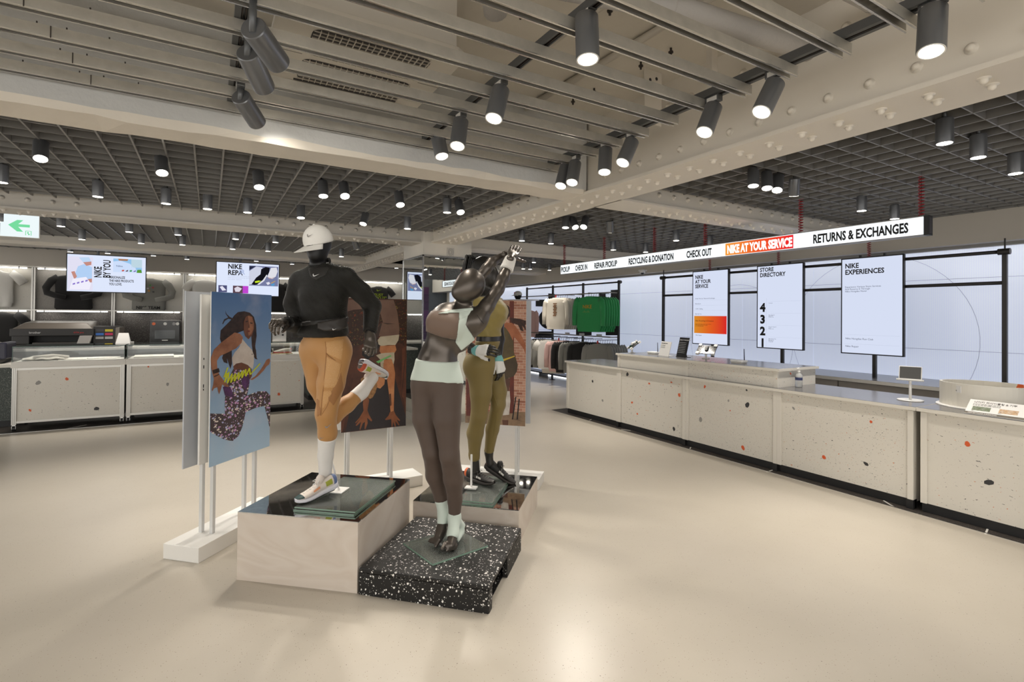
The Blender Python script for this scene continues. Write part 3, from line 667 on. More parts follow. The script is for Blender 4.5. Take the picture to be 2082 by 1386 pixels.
def tbox(mb, u0, u1, v0, v1, d0, d1, f): return mb.hexa([f(u0,v0,d0),f(u1,v0,d0),f(u1,v0,d1),f(u0,v0,d1)],[f(u0,v1,d0),f(u1,v1,d0),f(u1,v1,d1),f(u0,v1,d1)])
obj('case', tbox(MB(),-.085,.085,-.005,.12,-.008,.0,fq), m_plw, t2, bevel=.003)
obj('screen', tbox(MB(),-.078,.078,.002,.113,.0005,.0015,fq), mat('tablet_glass', (.09,.09,.09), .3), t2)
obj('cradle', tbox(tbox(MB(),-.1,.1,-.016,-.006,-.012,.014,fq),-.03,.03,-.016,.08,-.02,-.009,fq), m_plw, t2)
# oval donation bin
ob = thing('donation_bin', 'oval white terrazzo bin with an orange chip on the worktop', 'bin', (5.73,1.72,.878), .0)
def oval(a, rx, ry): return (rx*math.cos(a), ry*math.sin(a))
def ring_wall(mb, rx, ry, th, z0, z1, n=48):
    prof = [(rx,ry,z0),(rx,ry,z1),(rx-th,ry-th,z1),(rx-th,ry-th,z0+.01)]
    return mb.grid(lambda u, v: (*oval(2*math.pi*u, prof[int(round(v*3))][0], prof[int(round(v*3))][1]), prof[int(round(v*3))][2]), n, 4, True)
obj('wall', ring_wall(MB(), .25, .31, .018, 0, .2), mat('terrazzo_cream', (.70,.67,.60), .4, specks=[(26,.15,.13,[(.07,.07,.07),(.3,.28,.25),(.5,.2,.1)],(1,1,1),.03),(6,.2,.25,[(.68,.12,.03),(.2,.19,.18)],(1,1,1),.05)]), ob)
obj('inner_base', MB().poly([(*oval(2*math.pi*i/40,.235,.295),.012) for i in range(40)]), m_tz2, ob)
obj('base_plate', MB().lathe((0,0,-.001),(0,0,1),[(0,.0),(.0,.33),(.006,.33),(.006,.0)],40), m_plw, ob)
lb_ = obj('name_tag', MB().box(-.004,.0,-.07,.07,.125,.185), m_plw, ob); lb_.location = (-.215,.135,0); lb_.rotation_euler = (0,0,-.66)
text('lettering', 'NIKE', .022, m_ink, lb_, (-.0045,.035,.155), (0,-1,0), (0,0,1), bold=.03); text('lettering', 'RECYCLING', .014, m_ink, lb_, (-.0045,.05,.135), (0,-1,0), (0,0,1), bold=.02)
# information sign board lying sloped in front of the bin
ib = thing('information_board', 'sloped white information board with Korean heading and pictures', 'sign', (5.255,1.52,.878), 0)
tt2 = math.radians(52); fi = lambda u, v, d: (v*math.sin(tt2)-d*math.cos(tt2)-.06, -u, v*math.cos(tt2)+d*math.sin(tt2)+.004)
obj('board', tbox(MB(),-.17,.6,0,.16,-.006,0,fi), m_plw, ib); obj('foot', MB().box(-.06,.06,-.6,.17,0,.004), m_plw, ib)
obj('footer_band', tbox(MB(),-.17,.6,0,.022,.0,.0008,fi), mat('band_brown', (.16,.14,.11), .6), ib)
ux_ = (0,-1,0); uy_ = (math.sin(tt2),0,math.cos(tt2)); m_g = mat('print_grey', (.2,.19,.18), .6)
text('lettering', '나이키 리사이클링 & 기부', .024, m_g, ib, fi(-.14,.125,.001), ux_, uy_, bold=.01)
for k in range(2): text('lettering', '더 이상 입지 않는 옷과 신발을 기부해 주세요', .009, m_g, ib, fi(-.14,.108-.013*k,.001), ux_, uy_)
text('lettering', 'NIKE RECYCLING & DONATION', .012, m_plw, ib, fi(-.15,.006,.0012), ux_, uy_, bold=.02)
for k, cs in enumerate(([(.12,.16,.07),(.3,.33,.28),(.2,.18,.14)],[(.5,.3,.14),(.6,.5,.4),(.22,.2,.18)],[(.5,.4,.25),(.42,.33,.2),(.55,.47,.33)],[(.2,.24,.3),(.4,.4,.4),(.3,.2,.1)])):
    u0 = -.135+k*.16
    ph = obj('picture', tbox(MB(),u0,u0+.11,.04,.085,.0,.0008,fi), mat('pic%d' % k, cs[0], .5, noise=(60,1.0,cs[1]), specks=[(90,.4,.5,[cs[2]])]), ib)
    text('lettering', 'step %d' % (k+1), .008, m_g, ib, fi(u0,.03,.001), ux_, uy_)
# ================================================================== steel frame with three portrait screens
m_fr = mat('frame_dark', (.045,.042,.04), .4, metal=.4)
FX = 7.36
fr = thing('screen_frame', 'dark steel tube frame holding the three portrait screens', 'frame', (FX,2.0,.872))
for yy in (6.86, 5.76, 4.53, 3.3, 2.05): obj('upright', MB().box(-.02,.02,yy-2-.02,yy-2+.02,0,1.50), m_fr, fr)
for zz in (1.485, 1.15):
    for k, (a, b) in enumerate(((2.07,3.28),(3.32,4.51),(4.55,5.74),(5.78,6.84))): obj('crossbar', MB().cyl((-.02,a-2,zz),(-.02,b-2,zz),.02,n=12), m_fr, fr, smooth=True)
for yy in (6.86, 2.05): obj('clamp', MB().cyl((-.02,yy-2-.05,1.485),(-.02,yy-2+.05,1.485),.034,n=14).box(-.006,.006,yy-2-.006,yy-2+.006,1.5,1.63), m_fr, fr)
def screen_obj(name, lab, w, h, loc, rz, tilt, mscreen):
    """portrait/landscape display: local x out of the screen face is -X; u to the right when facing it"""
    T = thing(name, lab, 'screen', loc, rz); T.rotation_euler = (0, tilt, rz)
    obj('casing', MB().box(.002,.05,-w/2,w/2,-h/2,h/2), m_blackm, T, bevel=.004)
    obj('bezel', MB().box(0,.004,-w/2,-w/2+.014,-h/2,h/2).box(0,.004,w/2-.014,w/2,-h/2,h/2).box(0,.004,-w/2,w/2,h/2-.014,h/2).box(0,.004,-w/2,w/2,-h/2,-h/2+.014), m_black, T)
    obj('display', MB().box(.0005,.0025,-w/2+.012,w/2-.012,-h/2+.012,h/2-.012), mscreen, T)
    return T
m_disp = glow('display_blue_white', lin(214,222,243), 1.0); m_inkd = m_ink
mdl = glow('display_line', lin(178,186,206), 1.0); mdt = glow('display_text', lin(95,100,115), 1.0)
def scr_text(T, w, h, u, v, body, cap, m=m_ink, bold=.03, sx=.86, lh=1.0, sp=1.0):
    """u,v: fractions from the top left of the display"""
    text('lettering', body, cap/.72, m, T, (-.0008, w/2-u*w, h/2-v*h), (0,-1,0), (0,0,1), bold=bold, sx=sx, ext=.0003, lh=lh, sp=sp)
SW, SH = .72, 1.26
s1 = screen_obj('wall_screen', 'portrait screen listing services with an orange gradient box', SW, SH, (7.28,5.76,1.79), 0, 0, m_disp)
scr_text(s1,SW,SH,.08,.105,'NIKE\nAT YOUR\nSERVICE',.062,lh=.93)
for i, t_ in enumerate(['Order Pick Up / Returns & Exchanges','Daily Sport','1 ON 1 Styling','Nike By You']):
    scr_text(s1,SW,SH,.08,.385+.07*i,t_,.02,mdt,0,.95); obj('rule', MB().box(-.0006,0,-SW/2+.02,SW/2-.02,SH/2-(.40+.07*i)*SH-.0015,SH/2-(.40+.07*i)*SH), mdl, s1)
def grad_mat(name, c0, c1, c2, axis, lo, hi, st=1.0):
    m = bpy.data.materials.new(name); m.use_nodes = True; nt = m.node_tree; nt.nodes.clear(); L = nt.links
    tc = nn(nt,'ShaderNodeTexCoord'); sx = nn(nt,'ShaderNodeSeparateXYZ'); L.new(tc.outputs['Object'], sx.inputs[0])
    mr = nn(nt,'ShaderNodeMapRange'); mr.inputs[1].default_value = lo; mr.inputs[2].default_value = hi; L.new(sx.outputs[axis], mr.inputs[0])
    rp = nn(nt,'ShaderNodeValToRGB'); rp.color_ramp.elements[0].color = (*c0,1); rp.color_ramp.elements[1].color = (*c2,1); e = rp.color_ramp.elements.new(.5); e.color = (*c1,1); L.new(mr.outputs[0], rp.inputs[0])
    em = nn(nt,'ShaderNodeEmission'); em.inputs[1].default_value = st; L.new(rp.outputs[0], em.inputs[0]); o = nn(nt,'ShaderNodeOutputMaterial'); L.new(em.outputs[0], o.inputs[0])
    return m
obj('gradient_box', MB().box(-.0006,0,-SW/2+.03,SW/2-.04,SH/2-.85*SH,SH/2-.615*SH), grad_mat('orange_red', lin(214,38,40), lin(222,96,34), lin(214,140,42), 1, -.33, .33), s1)
scr_text(s1,SW,SH,.09,.69,'Nike Recycling & Donation',.026,m_ink,.0,.95)
scr_text(s1,SW,SH,.09,.73,'Instead of throwing it away, leave it with us.\nWe’ll clean and donate or recycle\nyour used athletic gear.',.014,m_ink,0,.95,lh=.9)
scr_text(s1,SW,SH,.1,.885,'Nike Repair',.02,mdt,0,.95)
s2 = screen_obj('wall_screen', 'portrait screen showing the store directory of floors four to one', SW, SH, (7.28,4.535,1.79), 0, 0, m_disp)
scr_text(s2,SW,SH,.07,.075,'STORE\nDIRECTORY',.062,lh=.93)
for i, t_ in enumerate('4321'):
    scr_text(s2,SW,SH,.08,.555+.142*i,t_,.125,m_ink,.05,.95)
    obj('rule', MB().box(-.0006,0,-SW/2+.02,SW/2-.22,SH/2-(.435+.142*i)*SH-.0015,SH/2-(.435+.142*i)*SH), mdl, s2)
    scr_text(s2,SW,SH,.27,.46+.142*i,['Footwear',"Men's Apparel\nBasketball\nFitting room","Women's Apparel\nJordan\nFitting room",'Nike Service Hub\nNike By You\nNike Repair\nCheck out'][i],.012,mdt,0,1,lh=.9)
obj('rule', MB().box(-.0006,0,.2,.202,-SH/2+.03,SH/2-.5), mdl, s2)
s3 = screen_obj('wall_screen', 'portrait screen with a short text about reserving services', SW, SH, (7.28,3.31,1.79), 0, 0, m_disp)
scr_text(s3,SW,SH,.07,.105,'NIKE\nEXPERIENCES',.064,lh=.93)
scr_text(s3,SW,SH,.07,.31,'Experience Various Store Services\nAnd Reserve It Through\nNike Hongdae Naver',.022,mdt,.002,1,lh=.95)
scr_text(s3,SW,SH,.08,.85,'Nike Hongdae Run Club',.024,mdt,.002,1); scr_text(s3,SW,SH,.08,.93,'Nike Repair',.024,mdt,.002,1)
obj('rule', MB().box(-.0006,0,-SW/2+.04,SW/2-.04,-SH/2+.25,-SH/2+.2515).box(-.0006,0,-SW/2+.04,SW/2-.04,-SH/2+.13,-SH/2+.1315), mdl, s3)
# ================================================================== hanging light sign with red coil cables
SX = 5.16
y_r, y_l = onX(1878,460,SX)[1], onX(1140,549,SX)[1]
sg = thing('hanging_sign', 'long white light box sign hanging over the service counter', 'sign', (SX,y_r,2.335))
SL = y_l-y_r
m_sign = glow('sign_white', (.93,.98,1.0), 1.15)
obj('housing', MB().box(.012,.07,-.01,SL,-.006,.156), m_slat, sg)
obj('end_cap', MB().box(-.002,.075,-.035,-.0,-.008,.158), m_black, sg); obj('end_plate', MB().box(.012,.06,-.036,-.034,.01,.14), mat('cap_dark', (.03,.03,.04), .3), sg)
obj('lit_face', MB().box(.0,.012,0,SL,0,.15), m_sign, sg); obj('lit_face', MB().box(.07,.074,0,SL,0,.15), m_sign, sg)
obj('frame_rail', MB().box(-.003,.075,0,SL,-.008,0).box(-.003,.075,0,SL,.15,.158), m_slat, sg)
def fit_text(body, pl, pr_, cap, m, parent, z, x=-.0008, bold=.035):
    ya, yb = onX(pl,500,SX)[1]-y_r, onX(pr_,500,SX)[1]-y_r
    text('lettering', body, cap/.72, m, parent, (x,ya,z), (0,-1,0), (0,0,1), bold=bold, ext=.0004, width=ya-yb)
for body, a, b in [('PICKUP',1141.5,1159),('CHECK IN',1170,1194.5),('REPAIR PICKUP',1209,1255),('RECYCLING & DONATION',1278.5,1369.5),('CHECK OUT',1396,1447),('RETURNS & EXCHANGES',1653.5,1847)]:
    fit_text(body, a, b, .085, m_ink, sg, .032)
ya, yb = onX(1475,500,SX)[1]-y_r, onX(1613,500,SX)[1]-y_r
obj('gradient_box', MB().box(-.0012,-.0002,yb,ya,.006,.144), grad_mat('sign_orange', lin(236,28,42), lin(240,88,40), lin(246,160,60), 1, yb, ya, 1.0), sg)
fit_text('NIKE AT YOUR SERVICE', 1479, 1611, .09, glow('sign_letters', (1,.96,.92), 1.2), sg, .03, x=-.0025, bold=.05)
for body, y0_, w_ in (('CHECK OUT',.9,.5),('RECYCLING',2.6,.7),('PICKUP',4.2,.4)):
    text('lettering', body, .11, mat('sign_blue', (.05,.2,.35), .6), sg, (.0748,y0_,.035), (0,1,0), (0,0,1), bold=.03, ext=.0003)
m_coil = mat('coil_red', (.30,.012,.015), .35)
def coil(T, p0, p1, name='coil_cable'):
    p0 = np.array(p0); p1 = np.array(p1); L = np.linalg.norm(p1-p0); n = int(L/.0265)*9; pts = []
    for i in range(n+1):
        a = 2*math.pi*i/9; q = p0+(p1-p0)*i/n; pts.append(q+np.array([.02*math.cos(a),.02*math.sin(a),0]))
    obj(name, MB().tube(pts,.0048,5), m_coil, T, smooth=True)
    obj('wire_core', MB().cyl(p0,p1,.002,n=5), m_bolt, T)
for px in (1148,1229,1331,1434,1628,1873):
    yy = onX(px,470,SX+.035)[1]-y_r; coil(sg, (.037,yy,.158), (.037,yy,2.9-2.335))
for T, yy in ((s1,0),(s2,0),(s3,0)): coil(T, (.06,.05,SH/2), (.06,.05,2.86-1.79)); obj('top_hook', MB().box(.02,.05,-.15,-.13,SH/2,SH/2+.03).box(.02,.05,.13,.15,SH/2,SH/2+.03), m_black, T)
# dome camera under the bulkhead
cc = thing('security_camera', 'small white dome security camera under the grid by the light sign', 'camera', (7.44,7.42,2.52))
obj('mount', MB().box(-.12,.0,-.06,.06,0,.03), m_plw, cc, bevel=.004); obj('housing', MB().lathe((-.07,0,0),(0,0,-1),[(0,.055),(.02,.055),(.03,.048)],20), m_plw, cc, smooth=True)
obj('dome', MB().lathe((-.07,0,-.028),(0,0,-1),[(0,.036),(.015,.033),(.027,.02),(.033,.002)],20), m_blackg, cc, smooth=True)
# ================================================================== garments
def garment_mesh(name, m, wid=.28, hgt=.68, sleeve='long', pose='hang', seed=1, thick=None):
    thick = thick or (.026 if pose == 'hang' else .045)
    rnd = random.Random(seed); mb = MB(); ph = [rnd.uniform(0,6.28) for _ in range(4)]
    prof = [(0,.075,.45),(-.012,.095,.6),(-.035,wid*.72,.75),(-.06,wid*.95,.85),(-.12,wid*.98,1.0),(-.22,wid*.95,1.05),(-.34,wid*.94,1.0),(-.46,wid*.95,.95),(-hgt+.08,wid*.97,1.0),(-hgt+.065,wid*.90,.85),(-hgt,wid*.88,.8)]
    n = 28
    def sec(u, v):
        i = v*(len(prof)-1); k = min(int(i), len(prof)-2); t = i-k
        z = prof[k][0]*(1-t)+prof[k+1][0]*t; w = prof[k][1]*(1-t)+prof[k+1][1]*t; th = (prof[k][2]*(1-t)+prof[k+1][2]*t)*thick
        a = 2*math.pi*u; c, s = math.cos(a), math.sin(a); f = min(1.0, -z/hgt)
        fold = (.007 if pose == 'hang' else .010)*f*(math.sin(5*a+ph[0]+z*6)+.7*math.sin(9*a+ph[1]-z*9))
        return (math.copysign(abs(c)**.7, c)*w, math.copysign(abs(s)**.8, s)*th+fold*(1 if s > 0 else -1)*abs(s), z)
    mb.grid(sec, n, len(prof), True)
    o = len(mb.v); mb.add([sec(i/n, 1.0) for i in range(n)], [tuple(range(n))])
    for sg in (-1, 1):
        if pose == 'hang':
            L = .56 if sleeve == 'long' else .2
            pts = [(sg*(wid*.80),0,-.07),(sg*(wid*1.0),.0,-.12),(sg*(wid*1.10),-.006,-.24),(sg*(wid*1.14),-.012,-.4),(sg*(wid*1.13),-.02,-.07-L)]
            if sleeve == 'short': pts = [(sg*wid*.78,0,-.06),(sg*wid*1.05,0,-.13),(sg*wid*1.22,-.005,-.25)]
        elif pose == 'folded':
            pts = [(sg*wid*.78,0,-.07),(sg*wid*1.12,-.01,-.14),(sg*wid*1.36,-.03,-.28),(sg*wid*1.30,-.05,-.38),(sg*wid*.9,-.065,-.43),(sg*wid*.38,-.075,-.47)]
        else:   # spread short sleeves
            pts = [(sg*wid*.78,0,-.055),(sg*wid*1.15,0,-.12),(sg*wid*1.5,-.004,-.24)]
        N = len(pts); r0, r1 = (.082,.05) if sleeve == 'long' else (.088,.082)
        rs = [r0+(r1-r0)*i/(N-1) for i in range(N)]
        ob = len(mb.v); mb.tube(pts, rs, 10)
        ymid = [p[1] for p in pts]
        for q in range(ob, len(mb.v)):
            p = mb.v[q]; i = min((q-ob)//10, N-1); mb.v[q] = (p[0], ymid[i]+(p[1]-ymid[i])*(.34 if pose == 'hang' else .42), p[2])
    return mb.mesh(name, m, True)
m_hang = mat('hanger_black', (.015,.015,.015), .4)
hanger_me = MB().tube([(-.2,0,-.065),(-.1,0,-.03),(0,0,-.005),(.1,0,-.03),(.2,0,-.065)], .008, 6).tube([(0,0,-.005),(0,0,.035),(.012,0,.055),(.0,0,.075),(-.014,0,.065)], .0035, 6).mesh('hanger', m_hang, True)
tag_me = MB().box(-.018,.018,-.008,-.003,.0,.06).mesh('size_tag', mat('tag_red', (.45,.02,.02), .5))
cotton = lambda nm, c: mat(nm, c, .85, sheen=.25, bump=(60,.12), vary=.06)
m_cream = cotton('cotton_cream', (.62,.57,.49)); m_green = cotton('cotton_green', (.03,.30,.09)); m_gblk = cotton('cotton_black', (.014,.013,.013)); m_ggry = cotton('cotton_grey', (.25,.245,.225))
m_gwht = cotton('cotton_white', (.70,.68,.64)); m_gpnk = cotton('cotton_pink', (.62,.40,.37)); m_gdrk = cotton('cotton_charcoal', (.035,.033,.032))
def garment(name, lab, grp, me, loc, rz, hanger=True, red=False, prints=None):
    T = thing(name, lab, 'garment', loc, rz, grp)
    inst('fabric', me, T)
    if hanger: inst('hanger', hanger_me, T)
    if red: inst('size_tag', tag_me, T)
    if prints: prints(T)
    return T
# garment local +x runs along its width, -y is its front: hangers turned about fifty degrees on the rail
RX = 7.33
def row(py, z, grp, specs):
    """face-out arms: each entry (front px, first x, count, mesh, name, turn, front label, label of the others, red tag, print)"""
    for px0, x0, n, me, nm, turn, lf, lr, red, pr in specs:
        y = onX(px0, py, x0)[1]; rz = -math.pi/2+turn
        obj('display_arm', MB().box(x0-.02-7.55,0,y-8.29-.006,y-8.29+.006,z+.066,z+.078), m_fr, rk)
        for i in range(n):
            garment(nm, lf if i == 0 else lr, grp, me, (x0+.066*i, y, z), rz+random.uniform(-.015,.015), True, red and i == 0, pr if i == 0 else None)
def print_cream(T):
    mp = mat('print_brown', (.22,.10,.04), .7); mb = MB()
    for k in range(9): mb.box(-.055+.02*(k % 2),.05-.012*(k % 3),-.036,-.032,-.15-.035*k,-.125-.035*k)
    obj('printed_motif', mb, mp, T)
def print_green(T):
    mp = mat('print_gold', (.55,.34,.03), .6)
    text('printed_lettering', 'NIKE', .11, mp, T, (-.13,-.04,-.26), (1,0,0), (0,0,1), bold=.01, sx=.95)
    text('printed_lettering', '. : . . : .', .06, mp, T, (-.12,-.04,-.34), (1,0,0), (0,0,1), bold=.03)
me_cr = garment_mesh('sweatshirt', m_cream, .29, .74, seed=2); me_gn = garment_mesh('sweatshirt', m_green, .31, .76, seed=3)
me_bk = garment_mesh('sweatshirt', m_gblk, .27, .72, seed=4); me_gy = garment_mesh('sweatshirt', m_ggry, .27, .70, seed=5); me_wt = garment_mesh('tee', m_gwht, .28, .70, 'short', seed=6)
me_pk = garment_mesh('sweatshirt', m_gpnk, .26, .72, seed=8); me_c2 = garment_mesh('sweatshirt', m_cream, .26, .8, seed=9)
# rack frame with two rails and display arms
rk = thing('clothes_rack', 'dark steel wall rack with upper and lower hanging rails', 'clothes rack', (7.55,8.29,0))
for yy in (0,1.22,2.45,3.69): obj('upright', MB().box(-.02,.02,yy-.02,yy+.02,0,2.40).box(-.05,.05,yy-.05,yy+.05,0,.008), m_fr, rk)
for k, yy in enumerate((0,1.22,2.45)):
    for zz in (2.36,): obj('crossbar', MB().cyl((0,yy+.02,zz),(0,yy+1.2,zz),.018,n=10), m_fr, rk, smooth=True)
    for zz in (2.15,1.20): obj('hang_rail', MB().box(-.235,-.205,yy+.0,yy+1.24,zz-.03,zz-.006).box(-.22,-.0,yy+.02,yy+.04,zz-.03,zz-.01), mat('rail_bronze', (.22,.2,.17), .35, metal=.6), rk)
obj('end_fitting', MB().cyl((0,-.06,2.36),(0,.02,2.36),.034,n=12), m_fr, rk)
for i, yy in enumerate((.35,.95,1.5)):
    c_o = obj('price_card', MB().box(-.245,-.24,yy-.09,yy+.09,1.175,1.235), mat('card_grey', (.5,.5,.52), .5), rk)
row(640, 2.05, 'sweatshirts on the upper arms', [
    (1130, 7.0, 6, me_cr, 'cream_sweatshirt', .35, 'cream sweatshirt with brown vertical print, front of its hanging row', 'plain cream sweatshirt hanging behind the printed one', True, print_cream),
    (1197, 6.98, 7, me_gn, 'green_sweatshirt', .35, 'bright green sweatshirt with yellow lettering, front of its hanging row', 'bright green sweatshirt hanging behind the lettered one', False, print_green)])
row(720, 1.05, 'clothes on the lower arms', [
    (1090, 7.02, 4, me_bk, 'black_sweatshirt', .75, 'black sweatshirt at the poster end of the lower arms', 'black sweatshirt behind another at the poster end', False, None),
    (1103, 7.02, 4, me_gy, 'grey_sweatshirt', .75, 'grey sweatshirt next to the first black ones', 'grey sweatshirt between the first black ones and the white tee', False, None),
    (1114, 6.98, 1, me_wt, 'white_tee', .6, 'white short sleeved tee on the lower arms', '', False, None),
    (1121, 7.07, 3, me_c2, 'cream_sweatshirt', .6, 'long cream sweatshirt hanging right behind the white tee', 'long cream sweatshirt between the white tee and the pink ones', False, None),
    (1136, 7.0, 4, me_pk, 'pink_sweatshirt', .7, 'pale pink sweatshirt in front on the lower arms', 'pale pink sweatshirt behind the front pink one', True, None),
    (1152, 7.02, 5, me_bk, 'black_sweatshirt', .85, 'black sweatshirt next to the pink ones', 'black sweatshirt in the row after the pink ones', False, None),
    (1168, 7.02, 5, me_gy, 'grey_sweatshirt', .85, 'first grey sweatshirt between two rows of black ones', 'grey sweatshirt in the row between the black ones', False, None),
    (1186, 7.02, 6, me_bk, 'black_sweatshirt', .85, 'black sweatshirt following the short grey row', 'black sweatshirt in the row before the last grey row', False, None),
    (1215, 7.0, 7, me_gy, 'grey_sweatshirt', .5, 'grey sweatshirt with a red size tag near the counter', 'grey sweatshirt in the last row by the counter', True, None)])
garment('pink_sweatshirt', 'pink garment at the hidden end of the rail beside the brick wall poster', 'sweatshirts on the upper arms', me_pk, (RX,11.55,1.78), -1.2)
rk2 = thing('low_shelf', 'long dark low shelf along the lit wall under the clothes', 'shelf', (7.76,8.4,0)); obj('board', MB().box(-.13,.2,0,4.6,.10,.13), m_fr, rk2)
for yy in (.1,1.6,3.1,4.5): obj('bracket', MB().box(-.1,.18,yy-.015,yy+.015,0,.10), m_fr, rk2)
# cap on a black head bust, standing on a shelf behind the brick poster
ub = onX(1053,609,7.2)
sh2 = thing('display_shelf', 'thin shelf carrying the cap bust beside the clothes rail', 'shelf', (7.2,ub[1]+.2,ub[2]-.012)); obj('board', MB().box(-.2,.33,-.75,1.2,-.02,.012), m_plw, sh2); obj('bracket', MB().box(.3,.35,-.02,.02,-.3,-.02), m_fr, sh2)
hb = thing('head_bust', 'black head bust wearing a white cap on the thin shelf', 'head bust', (7.2,ub[1],ub[2]))
obj('head', MB().lathe((0,0,0),(0,0,1),[(0,.06),(.03,.07),(.06,.09),(.12,.105),(.17,.1),(.21,.07),(.225,.01)],20), m_blackg, hb, smooth=True)
cpm = mat('cap_cream', (.66,.64,.60), .8)
cp_ = obj('cap', MB().lathe((0,0,.115),(0,0,1),[(0,.112),(.05,.112),(.09,.09),(.115,.05),(.122,.003)],20), cpm, hb, smooth=True)
obj('brim', MB().grid(lambda u, v: ((.1+.09*v)*math.cos(math.pi*(.72+.62*u)), (.1+.09*v)*math.sin(math.pi*(.72+.62*u)), .128-.03*v*v), 12, 5), cpm, cp_, smooth=True)
obj('cap_emblem', MB().box(-.116,-.112,-.03,.02,.17,.19), mat('emblem_red', (.5,.04,.03), .6), cp_)
# ================================================================== shirt wall at the back
m_alu = mat('aluminium', (.55,.54,.51), .32, metal=.7); m_gsp = mat('grey_speckle', (.33,.31,.285), .7, specks=[(190,.42,.5,[(.12,.11,.1),(.5,.48,.45),(.2,.19,.18)])])
m_dsp = mat('dark_speckle', (.10,.09,.085), .7, specks=[(150,.45,.6,[(.42,.4,.37),(.3,.28,.26),(.03,.03,.03),(.5,.47,.44)])])
m_gnsp = mat('green_speckle', (.05,.06,.055), .6, specks=[(150,.42,.6,[(.22,.25,.22),(.14,.17,.15),(.3,.3,.27),(.02,.02,.02)])])
YW = 13.56
bx_ = [-4.26,-3.0,-1.74,-.48,.78,2.04,3.30,4.56]
sw = sroot('shirt_wall', (0,YW,0))
for i in range(7):
    a, b = bx_[i]+.03, bx_[i+1]-.03
    obj('upper_panel', MB().box(a,b,.02,.04,1.66,2.47), (m_tz2, m_gsp, m_tz2, m_tz2, m_gsp, m_tz2, m_tz2)[i], sw)
    obj('lower_panel', MB().box(a,b,.02,.04,.9,1.62), (m_gsp, m_dsp, m_dsp, m_dsp, m_dsp, m_dsp, m_dsp)[i], sw)
    obj('shelf_board', MB().box(a-.03,b+.03,-.14,.03,1.635,1.655), m_alu, sw)
    for z in (2.45,1.612):
        ls = obj('light_bar', MB().box(a+.05,b-.05,-.12,-.095,z,z+.02), m_strip, sw)
        for xx in (a+.16,b-.16): obj('clip', MB().box(xx-.008,xx+.008,-.13,-.085,z-.004,z+.04), m_black, ls)
for x in bx_: obj('upright', MB().box(x-.03,x-.005,-.03,.04,.0,2.5).box(x+.005,x+.03,-.03,.04,.0,2.5), m_alu, sw)
obj('top_rail', MB().box(-4.3,4.6,-.16,.04,2.485,2.5), m_alu, sw)
def wall_garment(name, lab, px, ztop, me, prints=None, s=1.0):
    X = onY(px, 600, YW-.07)[0]
    T = thing(name, lab, 'garment', (X,YW-.06,ztop), 0, 'shirts shown on the back wall'); T.scale = (s,s,s)
    inst('fabric', me, T); obj('hook', MB().tube([(0,0,.0),(0,.03,.03),(0,.055,.04)],.004,6), m_alu, T)
    if prints: prints(T)
    return T
me_ws = garment_mesh('tee', m_gwht, .27, .70, 'short', 'spread', 11); me_bs = garment_mesh('sweatshirt', m_gblk, .31, .76, 'long', 'folded', 12); me_gs = garment_mesh('sweatshirt', m_ggry, .31, .74, 'long', 'folded', 13)
me_bt = garment_mesh('tee', m_gblk, .27, .7, 'short', 'spread', 14); me_ct = garment_mesh('tee', m_gdrk, .27, .7, 'short', 'spread', 15)
def patches(T):
    r = random.Random(4)
    for (x, z), c in zip([(-.06,-.16),(.02,-.15),(.07,-.2),(-.07,-.24),(.0,-.27),(.08,-.29),(-.02,-.22)], [(.6,.5,.05),(.1,.35,.1),(.5,.1,.1),(.1,.2,.5),(.7,.3,.05),(.1,.1,.1),(.6,.6,.6)]):
        obj('patch', MB().box(x-.018,x+.018,-.062,-.056,z-.016,z+.016), mat('patch%d' % int(c[0]*10+c[1]*100), c, .7), T)
    text('printed_lettering', 'NIKE TEAM', .085, m_ink, T, (-.22,-.052,-.66), (1,0,0), (0,0,1), bold=.03)
def neon(T):
    mn = mat('print_neon', (.45,.6,.03), .6)
    text('printed_lettering', '"JUST\n DO IT"', .1, mn, T, (-.13,-.052,-.26), (1,0,0), (0,0,1), bold=.015, lh=.8)
    swoosh(T, (-.07,-.054,-.13), (1,0,0), (0,0,1), .14, mn)
SWO = [(0,.30),(.03,.12),(.10,.02),(.2,.0),(.32,.05),(1.0,.36),(.36,.17),(.24,.14),(.16,.16),(.11,.22),(.10,.30),(.13,.38),(.05,.42)]
def swoosh(parent, p, ux, uy, w, m, name='emblem', nrm=None, t=.0006):
    ux = np.array(ux, float); uy = np.array(uy, float); n = np.cross(ux, uy)
    # tick-shaped emblem
    up_ = [(0.02,.34),(.0,.22),(.04,.08),(.13,.01),(.25,.02),(1.0,.36),(.30,.15),(.20,.15),(.14,.20),(.12,.29),(.15,.40)]
    return obj(name, MB().prism([np.array(p)+ux*a*w+uy*b*w for a, b in up_], n*t), m, parent)
wall_garment('white_tee', 'white tee on the back wall beside the exit sign end', -10, 2.40, me_ws)
wall_garment('black_sweatshirt', 'black sweatshirt with folded sleeves behind the personalise screen', 150, 2.37, me_bs)
wall_garment('grey_sweatshirt', 'grey sweatshirt with colourful patches and black lettering', 303, 2.35, me_gs, patches)
wall_garment('white_tee', 'white tee on the back wall left of the repair screen', 418, 2.37, me_ws)
wall_garment('black_tee', 'black tee on the back wall behind the repair screen', 556, 2.36, me_bt)
wall_garment('charcoal_tee', 'charcoal tee with neon yellow lettering on the back wall', 770, 2.36, me_ct, neon)
wall_garment('black_tee', 'black tee hung on the lower row behind the printer', 0, 1.60, me_bt)
tr = thing('toy_figure', 'small red toy figure standing on the shirt wall shelf', 'figure', tuple(onY(433,590,YW-.08)-np.array([0,0,.12])))
